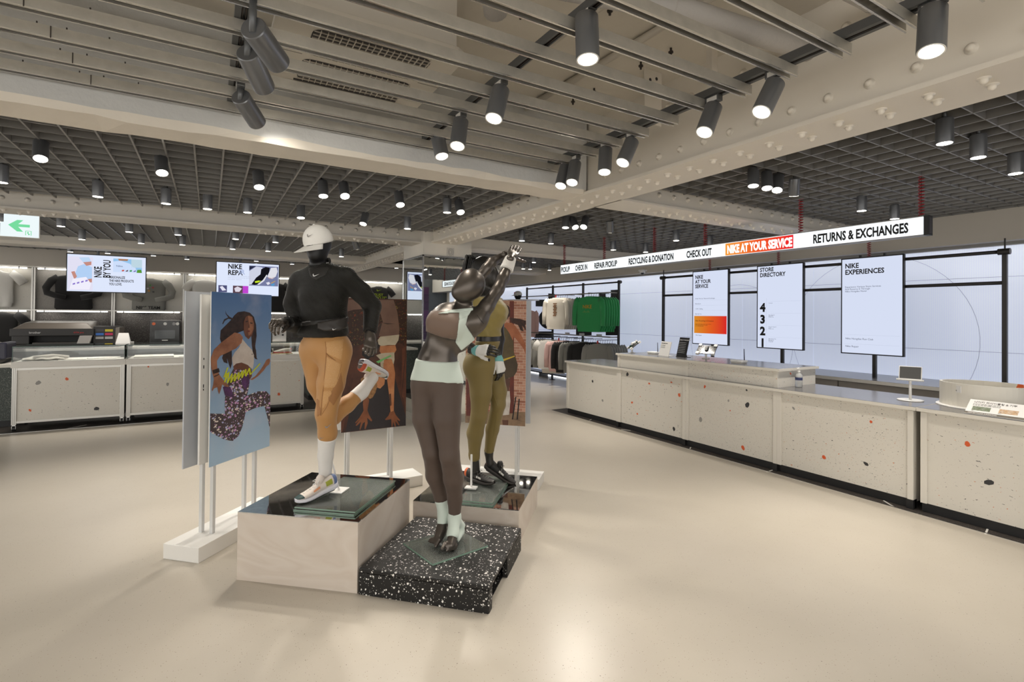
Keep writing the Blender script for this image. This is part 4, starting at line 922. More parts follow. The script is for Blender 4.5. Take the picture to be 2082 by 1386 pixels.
for k, c in enumerate(((.5,.04,.03),(.6,.1,.1),(.04,.04,.04))): obj('block', MB().lathe((.03*(k-1),0,.03+.04*(k % 2)),(0,0,1),[(0,.01),(.02,.028),(.045,.026),(.06,.008)],10), mat('toy%d' % k, c, .4), tr, smooth=True)
obj('base', MB().box(-.06,.06,-.02,.02,0,.03), m_black, tr)
# ================================================================== back work counter with machines
bc = thing('work_counter', 'long speckled work counter under the shirt wall', 'counter', (-1.1,12.3,0))
obj('body', MB().box(-3.2,5.6,.0,1.0,.05,.90), m_gnsp, bc); obj('top', MB().box(-3.22,5.62,-.02,1.02,.90,.94), m_tz2, bc); obj('kick', MB().box(-3.2,5.6,.04,.9,0,.05), m_black, bc)
m_prn = mat('printer_dark', (.022,.02,.019), .35); m_prg = mat('printer_grey', (.16,.14,.12), .3)
pr_ = thing('garment_printer', 'wide dark garment printer with ink slots on the work counter', 'printer', (-2.3,12.45,.94))
obj('base', MB().box(-.74,.40,0,.7,0,.08).box(-.74,-.5,.0,.7,.08,.34), m_prn, pr_, bevel=.01)
obj('cover', MB().hexa([(-.76,-.02,.34),(.42,-.02,.34),(.42,.72,.34),(-.76,.72,.34)],[(-.58,.06,.47),(.30,.06,.47),(.36,.7,.5),(-.62,.7,.5)]), m_prg, pr_, bevel=.01)
obj('front_band', MB().box(-.76,.42,-.03,.05,.23,.36), m_prn, pr_, bevel=.006)
text('lettering', 'brother', .05, mat('print_pale', (.5,.5,.5), .5), pr_, (-.5,-.032,.275), (1,0,0), (0,0,1), bold=.02)
text('lettering', 'GTX pro', .04, mat('print_red', (.4,.02,.02), .5), pr_, (.12,-.032,.275), (1,0,0), (0,0,1), bold=.02)
obj('platen', MB().box(-.45,.2,-.05,.5,.08,.11), mat('platen', (.05,.045,.04), .3), pr_)
obj('platen_bay', MB().box(-.5,.4,.25,.7,.08,.23), m_black, pr_)
sl_ = obj('ink_bay', MB().box(.40,.74,.02,.7,0,.40), m_prn, pr_, bevel=.006)
for r_ in range(3):
    for c2 in range(2):
        obj('cartridge', MB().box(.44+c2*.14,.56+c2*.14,.012,.03,.30-.07*r_,.345-.07*r_), mat('ink%d%d' % (r_, c2), [(.05,.05,.06),(.55,.45,.03),(.04,.15,.5),(.45,.03,.1),(.35,.35,.35),(.4,.4,.4)][r_*2+c2], .4), sl_)
obj('control_panel', MB().hexa([(.18,-.10,.08),(.36,-.10,.08),(.36,-.04,.04),(.18,-.04,.04)],[(.22,-.08,.23),(.40,-.08,.23),(.40,-.02,.23),(.22,-.02,.23)]), mat('panel_grey', (.4,.38,.36), .4), pr_)
obj('ink_side', MB().box(.74,.80,.02,.7,0,.38), m_prg, pr_)
ov = thing('curing_oven', 'black box oven with round stickers on the work counter', 'oven', (-.765,12.5,.94))
obj('body', MB().box(-.26,.26,.02,.5,0,.52), m_prn, ov, bevel=.02); obj('door', MB().box(-.25,.25,0,.022,.05,.51), m_blackg, ov, bevel=.008); obj('window', MB().box(-.17,.17,-.002,.0,.15,.32), mat('oven_glass', (.05,.055,.06), .1), ov)
obj('handle', MB().box(-.05,.05,-.02,0,.11,.125), m_alu, ov)
for x, z, c in ((-.19,.45,(.5,.12,.05)),(.0,.45,(.45,.45,.43)),(.15,.45,(.2,.2,.2)),(.21,.45,(.5,.5,.48))): obj('sticker', MB().cyl((x,-.001,z),(x,-.002,z),.03,n=14), mat('stk%d' % int(c[0]*100+c[1]*10), c, .5), ov)
# grey heat press and speckled side counters beside the cases
def side_counter(x0, x1, y0, y1, h, lab):
    T = thing('side_counter', lab, 'counter', (x0,y0,0)); w, d = x1-x0, y1-y0
    obj('body', MB().box(0,w,0,d,.09,h-.04), m_gnsp, T); obj('top', MB().box(-.01,w+.01,-.01,d,h-.04,h), m_tz2, T); obj('kick', MB().box(0,w,.04,d,0,.09), m_black, T); return T
side_counter(-3.6, -2.34, 9.75, 10.5, .87, 'green speckled counter beside the glass case at the exit sign end')
side_counter(1.62, 2.35, 10.2, 11.0, .93, 'green speckled counter between the last glass case and the mirrored column')
hp = thing('heat_press', 'grey rounded heat press on the speckled side counter', 'heat press', (-2.85,9.95,.87))
obj('base', MB().box(-.3,.3,0,.5,0,.07), m_prn, hp, bevel=.01)
obj('hood', MB().grid(lambda u, v: (-.34+.68*u, .0+.45*v, .12+.22*math.sin(math.pi*(.12+.76*u))**.5*(.75+.25*math.sin(math.pi*v))), 24, 6), m_prg, hp, smooth=True)
obj('hood_side', MB().box(-.32,.28,-.01,.45,.07,.26), mat('press_grey', (.36,.33,.30), .4), hp, bevel=.04); obj('end_cap', MB().box(.28,.37,.0,.45,.06,.3), mat('press_navy', (.03,.03,.05), .4), hp, bevel=.02)
obj('screw', MB().cyl((-.1,-.012,.2),(-.1,-.016,.2),.012,n=10).cyl((.2,-.012,.2),(.2,-.016,.2),.012,n=10), m_black, hp)
# ================================================================== three glass top display cases on castors
m_glass = pane('glass', (.975,.985,.98)); m_gedge = mat('glass_edge', (.08,.14,.12), .2)
m_case = mat('case_white', (.70,.68,.64), .4); m_inlay = mat('case_inlay', (.78,.76,.72), .5)
def glass_case(x0, x1, lab):
    W_ = x1-x0; D = .6; T = thing('display_case', lab, 'display case', (x0,9.34,0), 0, 'glass display cases')
    for xx in (.0, W_-.05):
        for yy in (.0, D-.05):
            p = obj('post', MB().box(xx,xx+.05,yy,yy+.05,.085,.86), m_alu, T)
            obj('groove', MB().box(xx+.014,xx+.018,yy-.001,yy,.09,.85).box(xx+.032,xx+.036,yy-.001,yy,.09,.85), m_slat, p)
            ca = obj('castor', MB().cyl((xx+.01,yy+.025,.035),(xx+.04,yy+.025,.035),.034,n=16), m_black, T)
            obj('fork', MB().box(xx+.003,xx+.008,yy+.005,yy+.045,.03,.085).box(xx+.042,xx+.047,yy+.005,yy+.045,.03,.085).box(xx+.003,xx+.047,yy+.005,yy+.045,.072,.085), m_metal, ca)
    obj('front_panel', MB().box(.05,W_-.05,.012,.03,.135,.82), m_tz, T); obj('back_panel', MB().box(.05,W_-.05,D-.03,D-.012,.105,.82), m_tz2, T)
    for xx in (.012, W_-.03): obj('side_panel', MB().box(xx,xx+.018,.05,D-.05,.105,.82), m_tz2, T)
    obj('bottom_rail', MB().box(.05,W_-.05,.005,.045,.105,.135), m_alu, T); obj('top_rail', MB().box(.05,W_-.05,.005,.045,.82,.85), m_alu, T)
    obj('display_tray', MB().box(-.012,W_+.012,-.012,D+.01,.852,.932), m_case, T, bevel=.004); obj('tray_lining', MB().box(.02,W_-.02,.02,D-.02,.932,.936), m_inlay, T)
    g = obj('glass_top', MB().box(.0,W_,.0,D,1.132,1.14), m_glass, T); obj('glass_rim', MB().box(0,W_,-.001,0,1.131,1.141).box(0,W_,D,D+.001,1.131,1.141).box(-.001,0,0,D,1.131,1.141).box(W_,W_+.001,0,D,1.131,1.141), m_gedge, g)
    fg = obj('glass_front', MB().box(.0,W_,.0,.006,.934,1.131), m_glass, T); obj('glass_back', MB().box(.0,W_,D-.006,D,.934,1.131), m_glass, T)
    for xx in (0,W_-.006): s = obj('glass_side', MB().box(xx,xx+.006,.006,D-.006,.934,1.131), m_glass, T); obj('glass_rim', MB().box(xx,xx+.006,-.001,.0,.934,1.131), m_gedge, s)
    lb = obj('light_bar', MB().box(.04,W_-.04,D-.055,D-.04,1.12,1.128), glow('case_led',(1,.95,.86),7.0), T)
    return T
gc = [glass_case(-2.27, -1.055, 'glass display case holding a folded shirt, nearest the exit sign'),
glass_case(-1.03, .185, 'glass display case holding sample sheets, between its two neighbours'),
glass_case(.21, 1.405, 'glass display case holding sneakers, nearest the mirrored column')]
for i, (ci, px, py, k, r) in enumerate([(0,136,770,'o',.026),(0,78,778,'g',.036),(0,197,830.6,'k',.034),(0,61,833.5,'o',.024),(1,301.7,745,'o',.02),(1,340.7,781,'g',.034),(2,567,801,'o',.026)]):
    chip(gc[ci], onY(px,py,9.3515)-np.array(gc[ci].location), (1,0,0), (0,0,1), r, k, 40+i)
m_paper = mat('paper', (.75,.73,.69), .7)
def sheet(x, y, w, d, lab, rz=.0, thick=.006):
    T = thing('sample_sheet', lab, 'sheet', (x,y,.937), rz, 'sample sheets in the cases')
    obj('paper', MB().box(-w/2,w/2,-d/2,d/2,0,thick), m_paper, T); mb = MB(); r = random.Random(int(x*100))
    for k in range(10): a, b = r.uniform(-w*.4,w*.3), r.uniform(-d*.4,d*.35); mb.box(a,a+r.uniform(.02,.07),b,b+.014,thick,thick+.0006)
    obj('printed_marks', mb, mat('marks', (.3,.2,.15), .7), T); return T
sheet(-1.68,9.62,.3,.4,'white sample sheet beside the folded shirt',.1); sheet(-1.33,9.66,.34,.36,'white sample sheet with small prints by the dark card',-.05)
sheet(-.72,9.62,.5,.42,'thick sample board in the middle glass case',.06,.02); sheet(-.2,9.6,.35,.38,'small white sheet near the black folded socks',-.1)
dk = obj('sample_card', MB().box(-.09,.09,-.05,.05,0,.004), m_gdrk); dk.location = (-1.17,9.78,.937); tag(dk, 'dark sample card in the case with the folded shirt', 'card')
sk = thing('folded_socks', 'black folded socks with white emblem in the middle case', 'socks', (-.02,9.62,.937)); obj('fold', MB().box(-.1,.1,-.12,.12,0,.07), m_gblk, sk, bevel=.025); swoosh(sk,(-.05,-.124,.03),(1,0,0),(0,0,1),.09,m_plw)
fs = thing('folded_shirt', 'pale folded shirt lying in the glass case', 'shirt', (-2.0,9.6,.937), .12)
obj('fabric', MB().grid(lambda u, v: (-.22+.44*u+.01*math.sin(9*v), -.2+.4*v+.012*math.sin(8*u), .02+.035*math.sin(math.pi*u)**.5*math.sin(math.pi*v)**.5+.006*math.sin(17*u+5*v)), 24, 18), cotton('cotton_pale', (.5,.47,.42)), fs, smooth=True)
obj('sleeve', MB().tube([(-.1,-.16,.04),(.1,-.1,.05),(.26,.02,.03)],[.03,.035,.02],8), cotton('cotton_pale', (.5,.47,.42)), fs, smooth=True)
cs = thing('card_stand', 'white tent card standing on the joint of two glass cases', 'card', (-1.12,9.75,1.141)); obj('card', MB().hexa([(-.09,-.08,0),(.09,-.08,0),(.09,.08,0),(-.09,.08,0)],[(-.06,-.006,.16),(.06,-.006,.16),(.06,.006,.16),(-.06,.006,.16)]), m_plw, cs); obj('clip', MB().box(.06,.13,-.04,.0,0,.03), m_rim, cs)
wn = thing('notice_stand', 'white printed notice standing on the sneaker case', 'notice', (1.06,9.78,1.141)); obj('board', MB().box(-.11,.11,-.003,.003,0,.28), m_plw, wn); obj('foot', MB().box(-.11,.11,-.05,.05,0,.004), m_rim, wn)
for k in range(5): text('lettering', 'repair service guide', .02, m_g, wn, (-.09,-.004,.24-.035*k), (1,0,0), (0,0,1))
obj('icon', MB().box(-.08,-.05,-.0045,-.004,.09,.12).box(.04,.07,-.0045,-.004,.09,.12), m_ink, wn)
# screens hung in front of the shirt wall
def tv(lab, xc, zc):
    T = screen_obj('hanging_screen', lab, 1.17, .69, (xc,11.9,zc), math.pi/2*-1+math.pi, 0, glow('tv_white', lin(226,234,252), 1.0))
    T.rotation_euler = (0, 0, math.pi/2*-1); T.rotation_euler = (math.radians(-3), 0, math.pi/2*-1)
    return T
# screen local: face towards -x ; rotate +90deg so the face looks towards -y
def tvx(lab, xc, zc):
    T = screen_obj('hanging_screen', lab, 1.17, .69, (xc,11.9,zc), math.pi/2, 0, glow('tv_white', lin(222,231,252), 1.0))
    obj('ceiling_pole', MB().cyl((.06,.15,.3),(.06,.15,3.3-zc),.022,n=10).box(.04,.08,-.2,.2,.1,.3), m_lamp, T, smooth=False)
    return T
m_tvk = m_ink
TW, TH = 1.17, .69
def tvrect(T, u0, u1, v0, v1, m, name='picture', x=-.0006): return obj(name, MB().box(x-.0004,x,TW/2-u1*TW,TW/2-u0*TW,TH/2-v1*TH,TH/2-v0*TH), m, T)
def tvpoly(T, pts, m, name='picture', x=-.0012): return obj(name, MB().poly([(x,TW/2-u*TW,TH/2-v*TH) for u, v in reversed(pts)]), m, T)
gl_ = lambda n, r, g, b: glow(n, lin(r,g,b), 1.0)
t1 = tvx('screen with a craftsman picture hanging in front of the black sweatshirt', -1.62, 2.318)
tvrect(t1,.02,.32,.08,.95,gl_('d1',226,224,243)); tvpoly(t1,[(.09,.62),(.14,.33),(.22,.26),(.31,.34),(.31,.72),(.2,.7)],gl_('d2',178,208,244)); tvpoly(t1,[(.15,.10),(.27,.08),(.30,.2),(.2,.22)],gl_('d3',190,216,244),x=-.0014); tvpoly(t1,[(.2,.22),(.3,.19),(.3,.28),(.24,.31)],gl_('d4',196,140,128),x=-.0015)
tvpoly(t1,[(.06,.48),(.1,.46),(.13,.6),(.1,.68)],gl_('d4',196,140,128),x=-.0016); tvpoly(t1,[(.24,.66),(.31,.64),(.31,.74),(.26,.74)],gl_('d4',196,140,128),x=-.0016); tvpoly(t1,[(.04,.93),(.08,.66),(.24,.6),(.3,.78),(.28,.93)],gl_('d5',240,238,252),x=-.0017)
for k in range(4): tvpoly(t1,[(.08+.05*k,.78-.03*k),(.11+.05*k,.76-.03*k),(.11+.05*k,.80-.03*k),(.08+.05*k,.82-.03*k)],gl_('d6',140,120,205),x=-.002)
tvrect(t1,.57,.94,.08,.44,gl_('d7',150,196,235)); tvpoly(t1,[(.57,.44),(.57,.16),(.66,.13),(.78,.2),(.86,.32),(.87,.44)],gl_('d8',205,222,250)); tvpoly(t1,[(.63,.08),(.76,.08),(.75,.13),(.64,.13)],gl_('d9',168,124,96)); tvpoly(t1,[(.87,.44),(.88,.36),(.93,.35),(.94,.44)],gl_('d10',90,150,52)); tvrect(t1,.80,.94,.08,.3,gl_('d11',190,214,226),x=-.0008)
text('lettering','Nike',.05,gl_('d12',60,80,120),t1,(-.0022,TW/2-.61*TW,TH/2-.30*TH),(0,-1,0),(.0,.2,1)); 
for k in range(4): tvpoly(t1,[(.68+.05*k,.38+.02*(k%2)),(.71+.05*k,.37),(.71+.05*k,.41),(.68+.05*k,.42)],gl_('d13_%d'%k,(200,90,60,120)[k],(90,60,150,100)[k],(80,60,80,170)[k]),x=-.0022)
text('lettering','NIKE\nBY YOU',.15,m_ink,t1,(-.001,TW/2-.425*TW,TH/2-.60*TH),(0,0,1),(0,1,0),bold=.03,width=.32,lh=.86)
text('lettering','PERSONALIZE\nTHE NIKE PRODUCTS\nYOU LOVE.',.063,m_ink,t1,(-.001,TW/2-.52*TW,TH/2-.615*TH),(0,-1,0),(0,0,1),bold=.025,width=.37,lh=1.0)
t2_ = tvx('screen with a sneaker repair picture hanging behind the sky poster', .69, 2.318)
text('lettering','NIKE\nREPA',.135,m_ink,t2_,(-.001,TW/2-.18*TW,TH/2-.2*TH),(0,-1,0),(0,0,1),bold=.03,sx=.86,lh=.93)
text('lettering','IR',.135,gl_('e1',176,190,226),t2_,(-.001,TW/2-.355*TW,TH/2-.353*TH),(0,-1,0),(0,0,1),bold=.03,sx=.86)
text('lettering','We repair and customise your\nwell loved products by sewing\nand other options.',.034,gl_('e2',186,194,214),t2_,(-.001,TW/2-.18*TW,TH/2-.43*TH),(0,-1,0),(0,0,1))
tvrect(t2_,.51,.98,.08,.68,gl_('e3',118,124,160)); tvpoly(t2_,[(.51,.66),(.51,.25),(.62,.1),(.72,.12),(.72,.25),(.6,.62)],gl_('e4',206,210,228)); tvpoly(t2_,[(.51,.1),(.62,.09),(.51,.22)],gl_('e5',40,44,66))
tvpoly(t2_,[(.55,.64),(.62,.44),(.69,.33),(.70,.18),(.77,.1),(.84,.12),(.83,.26),(.78,.44),(.68,.62),(.6,.66)],gl_('e6',20,20,26),x=-.0016); tvpoly(t2_,[(.6,.55),(.66,.52),(.70,.53),(.66,.58),(.61,.6)],gl_('e7',196,226,44),x=-.002); tvpoly(t2_,[(.64,.64),(.73,.5),(.79,.33),(.80,.36),(.75,.53),(.67,.65)],gl_('e8',226,226,232),x=-.002)
tvpoly(t2_,[(.80,.4),(.83,.26),(.86,.12),(.95,.1),(.97,.22),(.94,.38),(.88,.46)],gl_('e9',222,222,230),x=-.0017); tvpoly(t2_,[(.81,.41),(.87,.44),(.93,.38),(.88,.45),(.83,.45)],gl_('e10',196,150,140),x=-.002)
tvpoly(t2_,[(.78,.58),(.83,.55),(.85,.6),(.81,.65)],gl_('e11',226,226,236),x=-.002); tvpoly(t2_,[(.86,.62),(.91,.59),(.93,.64),(.88,.68)],gl_('e12',84,150,200),x=-.002); tvpoly(t2_,[(.86,.58),(.93,.51),(.935,.525),(.87,.6)],gl_('e13',196,160,90),x=-.002)
tvrect(t2_,.04,.17,.70,.9,gl_('e14',80,82,120)); tvpoly(t2_,[(.06,.75),(.1,.72),(.16,.84),(.1,.86)],gl_('e15',226,226,240)); tvrect(t2_,.26,.42,.70,.92,gl_('e16',92,70,80)); tvpoly(t2_,[(.28,.78),(.33,.72),(.4,.78),(.36,.88),(.3,.88)],gl_('e17',220,214,226)); tvrect(t2_,.41,.5,.70,.92,gl_('e18',190,70,206))
# ================================================================== exit sign
ex = thing('exit_sign', 'lit white exit sign with a green arrow hanging from the grid', 'exit sign', tuple(onY(40.5,459,8.4)), 0)
obj('light_box', MB().box(-.175,.175,.0,.03,-.135,.135), glow('exit_white', (.86,.95,.97), 1.0), ex)
obj('frame_edge', MB().box(-.178,.178,.001,.034,-.139,-.135).box(-.178,.178,.001,.034,.135,.139).box(.175,.179,.001,.034,-.135,.135), m_rim, ex)
ge = glow('exit_green', lin(120,220,160), 1.0)
obj('arrow', MB().poly([(-.105,-.001,.005),(-.025,-.001,-.07),(.03,-.001,-.07),(-.015,-.001,-.013),(.09,-.001,-.013),(.09,-.001,.02),(-.015,-.001,.02),(.03,-.001,.07),(-.025,-.001,.07)]), ge, ex)
obj('running_figure_panel', MB().box(.05,.056,-.001,0,-.11,-.055).box(.1,.106,-.001,0,-.11,-.055).box(.05,.106,-.001,0,-.06,-.055).box(.068,.08,-.001,0,-.09,-.066).box(.075,.09,-.001,0,-.105,-.09), ge, ex)
obj('hanger_rod', MB().cyl((-.1,.015,.135),(-.1,.015,.42),.006,n=8).cyl((.1,.015,.135),(.1,.015,.42),.006,n=8), m_rim, ex)

sb_ = obj('sneaker_board', MB().box(-.28,.28,-.17,.17,0,.012), mat('board_wood', (.5,.36,.2), .5)); sb_.location = (.95,9.58,.937); tag(sb_, 'thin wooden board lying in the sneaker case', 'board')
def flat_shoe(lab, loc, rz, cu, ca, cs):
    T = thing('sneaker', lab, 'shoe', loc, rz)
    st = [(0,.030,.075),(.02,.036,.082),(.08,.038,.078),(.13,.038,.070),(.18,.042,.055),(.23,.040,.042),(.265,.026,.034),(.28,.008,.026)]
    def up(u, v):
        i = v*(len(st)-1); k = min(int(i), len(st)-2); f = i-k; x, w, h = [st[k][q]*(1-f)+st[k+1][q]*f for q in range(3)]; a = math.pi*u
        return (x-.14, w*math.copysign(abs(math.cos(a))**.6, math.cos(a)), .018+(h-.018)*math.sin(a)**.7)
    obj('upper', MB().grid(up, 14, 24), cu, T, smooth=True)
    obj('sole', MB().prism([(-.145,-.032,0),(.06,-.043,0),(.12,-.038,0),(.145,-.01,0),(.145,.01,0),(.12,.038,0),(.06,.043,0),(-.145,.032,0)],(0,0,.022)), cs, T, bevel=.004)
    swoosh(T, (-.09,-.0415,.025), (1,0,.0), (0,0,1), .11, ca); obj('heel_patch', MB().box(-.146,-.13,-.028,.028,.03,.08), ca, T)
    la = MB()
    for k in range(5): la.tube([(-.0+.022*k,-.022,.068-.006*k),(.006+.022*k,0,.078-.007*k),(-.0+.022*k,.022,.068-.006*k)],.002,5)
    obj('laces', la, m_plw, T)
m_shw = mat('sneaker_white', (.72,.70,.66), .5); m_shr = mat('sneaker_red', (.5,.04,.03), .5)
flat_shoe('white sneaker with red tick emblem on the wooden board', (1.08,9.54,.9495), math.pi, m_shw, m_shr, m_shr)
flat_shoe('black sneaker on the wooden board beside the white one', (.80,9.56,.9495), math.pi-.3, m_gblk, m_plw, m_plw)
# ================================================================== implicit surfaces for mannequins (numpy distance fields -> meshes)
class Grid:
    def __init__(s, lo, hi, h):
        s.h = h; s.lo = np.array(lo, float); s.n = np.ceil((np.array(hi)-s.lo)/h).astype(int)+1
        s.ax = [(s.lo[i]+h*np.arange(s.n[i])).astype(np.float32) for i in range(3)]
    def new(s): return np.full(s.n, 9.0, np.float32)
    def full(s, fn):
        X, Y, Z = s.ax[0][:,None,None], s.ax[1][None,:,None], s.ax[2][None,None,:]
        return fn(X, Y, Z)
def smin(a, b, k):
    if k <= 0: return np.minimum(a, b)
    hh = np.maximum(k-np.abs(a-b), 0)/k
    return np.minimum(a, b)-hh*hh*k*.25
def put(G, f, prim, k=.03):
    if prim[0] == 'c':
        _, a, b, ra, rb = prim; a = np.array(a, float); b = np.array(b, float); m = max(ra, rb)+.06+k
        lo, hi = np.minimum(a, b)-m, np.maximum(a, b)+m
    else:
        _, c, rad, R = prim; c = np.array(c, float); m = max(rad)+.06+k; lo, hi = c-m, c+m
    i0 = np.clip(np.floor((lo-G.lo)/G.h).astype(int), 0, G.n); i1 = np.clip(np.ceil((hi-G.lo)/G.h).astype(int)+1, 0, G.n)
    if (i1 <= i0).any(): return
    X = G.ax[0][i0[0]:i1[0],None,None]; Y = G.ax[1][None,i0[1]:i1[1],None]; Z = G.ax[2][None,None,i0[2]:i1[2]]
    if prim[0] == 'c':
        ab = (b-a).astype(np.float32); L2 = float(ab@ab)+1e-12
        px, py, pz = X-np.float32(a[0]), Y-np.float32(a[1]), Z-np.float32(a[2])
        t = np.clip((px*ab[0]+py*ab[1]+pz*ab[2])/L2, 0, 1)
        d = np.sqrt((px-t*ab[0])**2+(py-t*ab[1])**2+(pz-t*ab[2])**2)-(ra+(rb-ra)*t)
    else:
        R = np.array(R, np.float32); px, py, pz = X-np.float32(c[0]), Y-np.float32(c[1]), Z-np.float32(c[2])
        q = [R[i][0]*px+R[i][1]*py+R[i][2]*pz for i in range(3)]
        k0 = np.sqrt(sum((q[i]/rad[i])**2 for i in range(3))); k1 = np.sqrt(sum((q[i]/rad[i]**2)**2 for i in range(3)))+1e-6
        d = k0*(k0-1)/k1
    sl = tuple(slice(i0[i], i1[i]) for i in range(3))
    f[sl] = smin(f[sl], d.astype(np.float32), k)
def field(G, prims, k=.03):
    f = G.new()
    for p in prims: put(G, f, p[0] if isinstance(p, tuple) and isinstance(p[0], tuple) else p, p[1] if isinstance(p[0], tuple) else k)
    return f
def plane(G, p, n):
    n = np.array(n, float); n /= np.linalg.norm(n)
    return G.full(lambda X, Y, Z: ((X-p[0])*n[0]+(Y-p[1])*n[1]+(Z-p[2])*n[2]).astype(np.float32))
def view_plane(G, p1, p2):
    """plane through two sight lines; positive on the right-hand side of p1->p2 as seen (below a left-to-right line)"""
    n = np.cross(ray(*p2), ray(*p1)); return plane(G, CP, n)
def vpoly(G, pts):
    """cone of sight lines through a convex outline: negative inside"""
    c = sum(np.array(q, float) for q in pts)/len(pts); rc = ray(*c); out = None
    for a, b in zip(pts, list(pts[1:])+[pts[0]]):
        n = np.cross(ray(*b), ray(*a)); n = n if n@rc < 0 else -n
        f = plane(G, CP, n); out = f if out is None else np.maximum(out, f)
    return out
def nets(G, f, name, m, origin=(0,0,0), smooth_it=1, xf=None):
    # trim to the region with sign change
    s = f < 0
    if not s.any(): return bpy.data.meshes.new(name)
    idx = [np.where(s.any(axis=tuple(j for j in range(3) if j != i)))[0] for i in range(3)]
    lo = [max(idx[i][0]-2, 0) for i in range(3)]; hi = [min(idx[i][-1]+3, f.shape[i]) for i in range(3)]
    f = f[lo[0]:hi[0], lo[1]:hi[1], lo[2]:hi[2]]
    f = np.pad(f, 1, constant_values=9.0).astype(np.float32); lo = [v-1 for v in lo]; s = f < 0
    nx, ny, nz = f.shape
    cnt = np.zeros((nx-1, ny-1, nz-1), np.int8)
    C8 = [(i, j, k) for i in (0, 1) for j in (0, 1) for k in (0, 1)]
    sh = lambda A, c: A[c[0]:c[0]+nx-1, c[1]:c[1]+ny-1, c[2]:c[2]+nz-1]
    for c in C8: cnt += sh(s, c)
    act = (cnt > 0) & (cnt < 8); I = np.argwhere(act); N = len(I)
    ids = np.full(act.shape, -1, np.int32); ids[act] = np.arange(N)
    acc = np.zeros((N, 3), np.float32); num = np.zeros(N, np.float32)
    for c in C8:
        for axx in range(3):
            if c[axx] == 1: continue
            c2 = list(c); c2[axx] = 1
            a = f[I[:,0]+c[0], I[:,1]+c[1], I[:,2]+c[2]]; b = f[I[:,0]+c2[0], I[:,1]+c2[1], I[:,2]+c2[2]]
            cr = (a < 0) != (b < 0); t = np.where(cr, a/np.where(cr, a-b, 1), 0)
            p = np.tile(np.array(c, np.float32), (N, 1)); p[:,axx] += t
            acc[cr] += p[cr]; num[cr] += 1
    V = I+acc/num[:,None]
    F = []
    for axx in range(3):
        u, v = (axx+1) % 3, (axx+2) % 3
        sl0 = [slice(None)]*3; sl1 = [slice(None)]*3; sl0[axx] = slice(0, -1); sl1[axx] = slice(1, None)
        s0, s1 = s[tuple(sl0)], s[tuple(sl1)]
        E = np.argwhere(s0 != s1); E = E[(E[:,u] > 0) & (E[:,v] > 0) & (E[:,u] < f.shape[u]-1) & (E[:,v] < f.shape[v]-1)]
        if len(E) == 0: continue
        q = []
        for du, dv in ((1,1),(0,1),(0,0),(1,0)):
            e = E.copy(); e[:,u] -= du; e[:,v] -= dv; q.append(ids[e[:,0], e[:,1], e[:,2]])
        q = np.stack(q, 1); flip = ~s[E[:,0], E[:,1], E[:,2]]; q[flip] = q[flip][:,::-1]; F.append(q)
    F = np.concatenate(F)
    for _ in range(smooth_it):   # light relaxation
        S = np.zeros_like(V); n_ = np.zeros(N)
        for a in range(4):
            for b in ((a+1) % 4, (a+3) % 4): np.add.at(S, F[:,a], V[F[:,b]]); np.add.at(n_, F[:,a], 1)
        V = V*.4+.6*S/np.maximum(n_, 1)[:,None]
    V = (V+np.array(lo))*G.h+G.lo
    if xf is not None: V = xf(V)
    V = V-np.array(origin)
    me = bpy.data.meshes.new(name); me.vertices.add(N); me.vertices.foreach_set('co', V.astype('f').ravel())
    me.loops.add(len(F)*4); me.loops.foreach_set('vertex_index', F.astype('i').ravel())
    me.polygons.add(len(F)); me.polygons.foreach_set('loop_start', np.arange(0, len(F)*4, 4, dtype='i')); me.polygons.foreach_set('loop_total', np.full(len(F), 4, 'i'))
    me.polygons.foreach_set('use_smooth', np.ones(len(F), bool)); me.materials.append(m); me.update(calc_edges=True); me.validate()
    return me
def chain(js, k=.03):
    """js: (px,py,depth,radius) joints -> tapered capsules"""
    w = [(P(j[0], j[1], j[2]), j[3]) for j in js]
    return [('c', w[i][0], w[i+1][0], w[i][1], w[i+1][1]) for i in range(len(w)-1)]
RH = np.array([RT[0], RT[1], 0]); RH /= np.linalg.norm(RH); TH_ = -np.array([FW[0], FW[1], 0]); TH_ /= np.linalg.norm(TH_); UZ = np.array([0,0,1.0])
def frame(front, up=UZ):
    """rows: lateral, front, up"""
    f = np.array(front, float); f /= np.linalg.norm(f); up = np.array(up, float); up = up-f*(up@f) if abs(f@UZ) > .9 else up
    up /= np.linalg.norm(up); f = f-up*(f@up); f /= np.linalg.norm(f); return np.array([np.cross(f, up), f, up])
def ell(px, py, d, rad, R): return ('e', P(px, py, d), rad, R)
def bounds(prims, m=.09):
    lo = np.full(3, 1e9); hi = -lo
    for p in prims:
        p = p[0] if isinstance(p[0], tuple) else p
        if p[0] == 'c': pts = [(p[1], p[3]), (p[2], p[4])]
        else: pts = [(p[1], max(p[2]))]
        for c, r in pts: lo = np.minimum(lo, np.array(c)-r); hi = np.maximum(hi, np.array(c)+r)
    return lo-m, hi+m
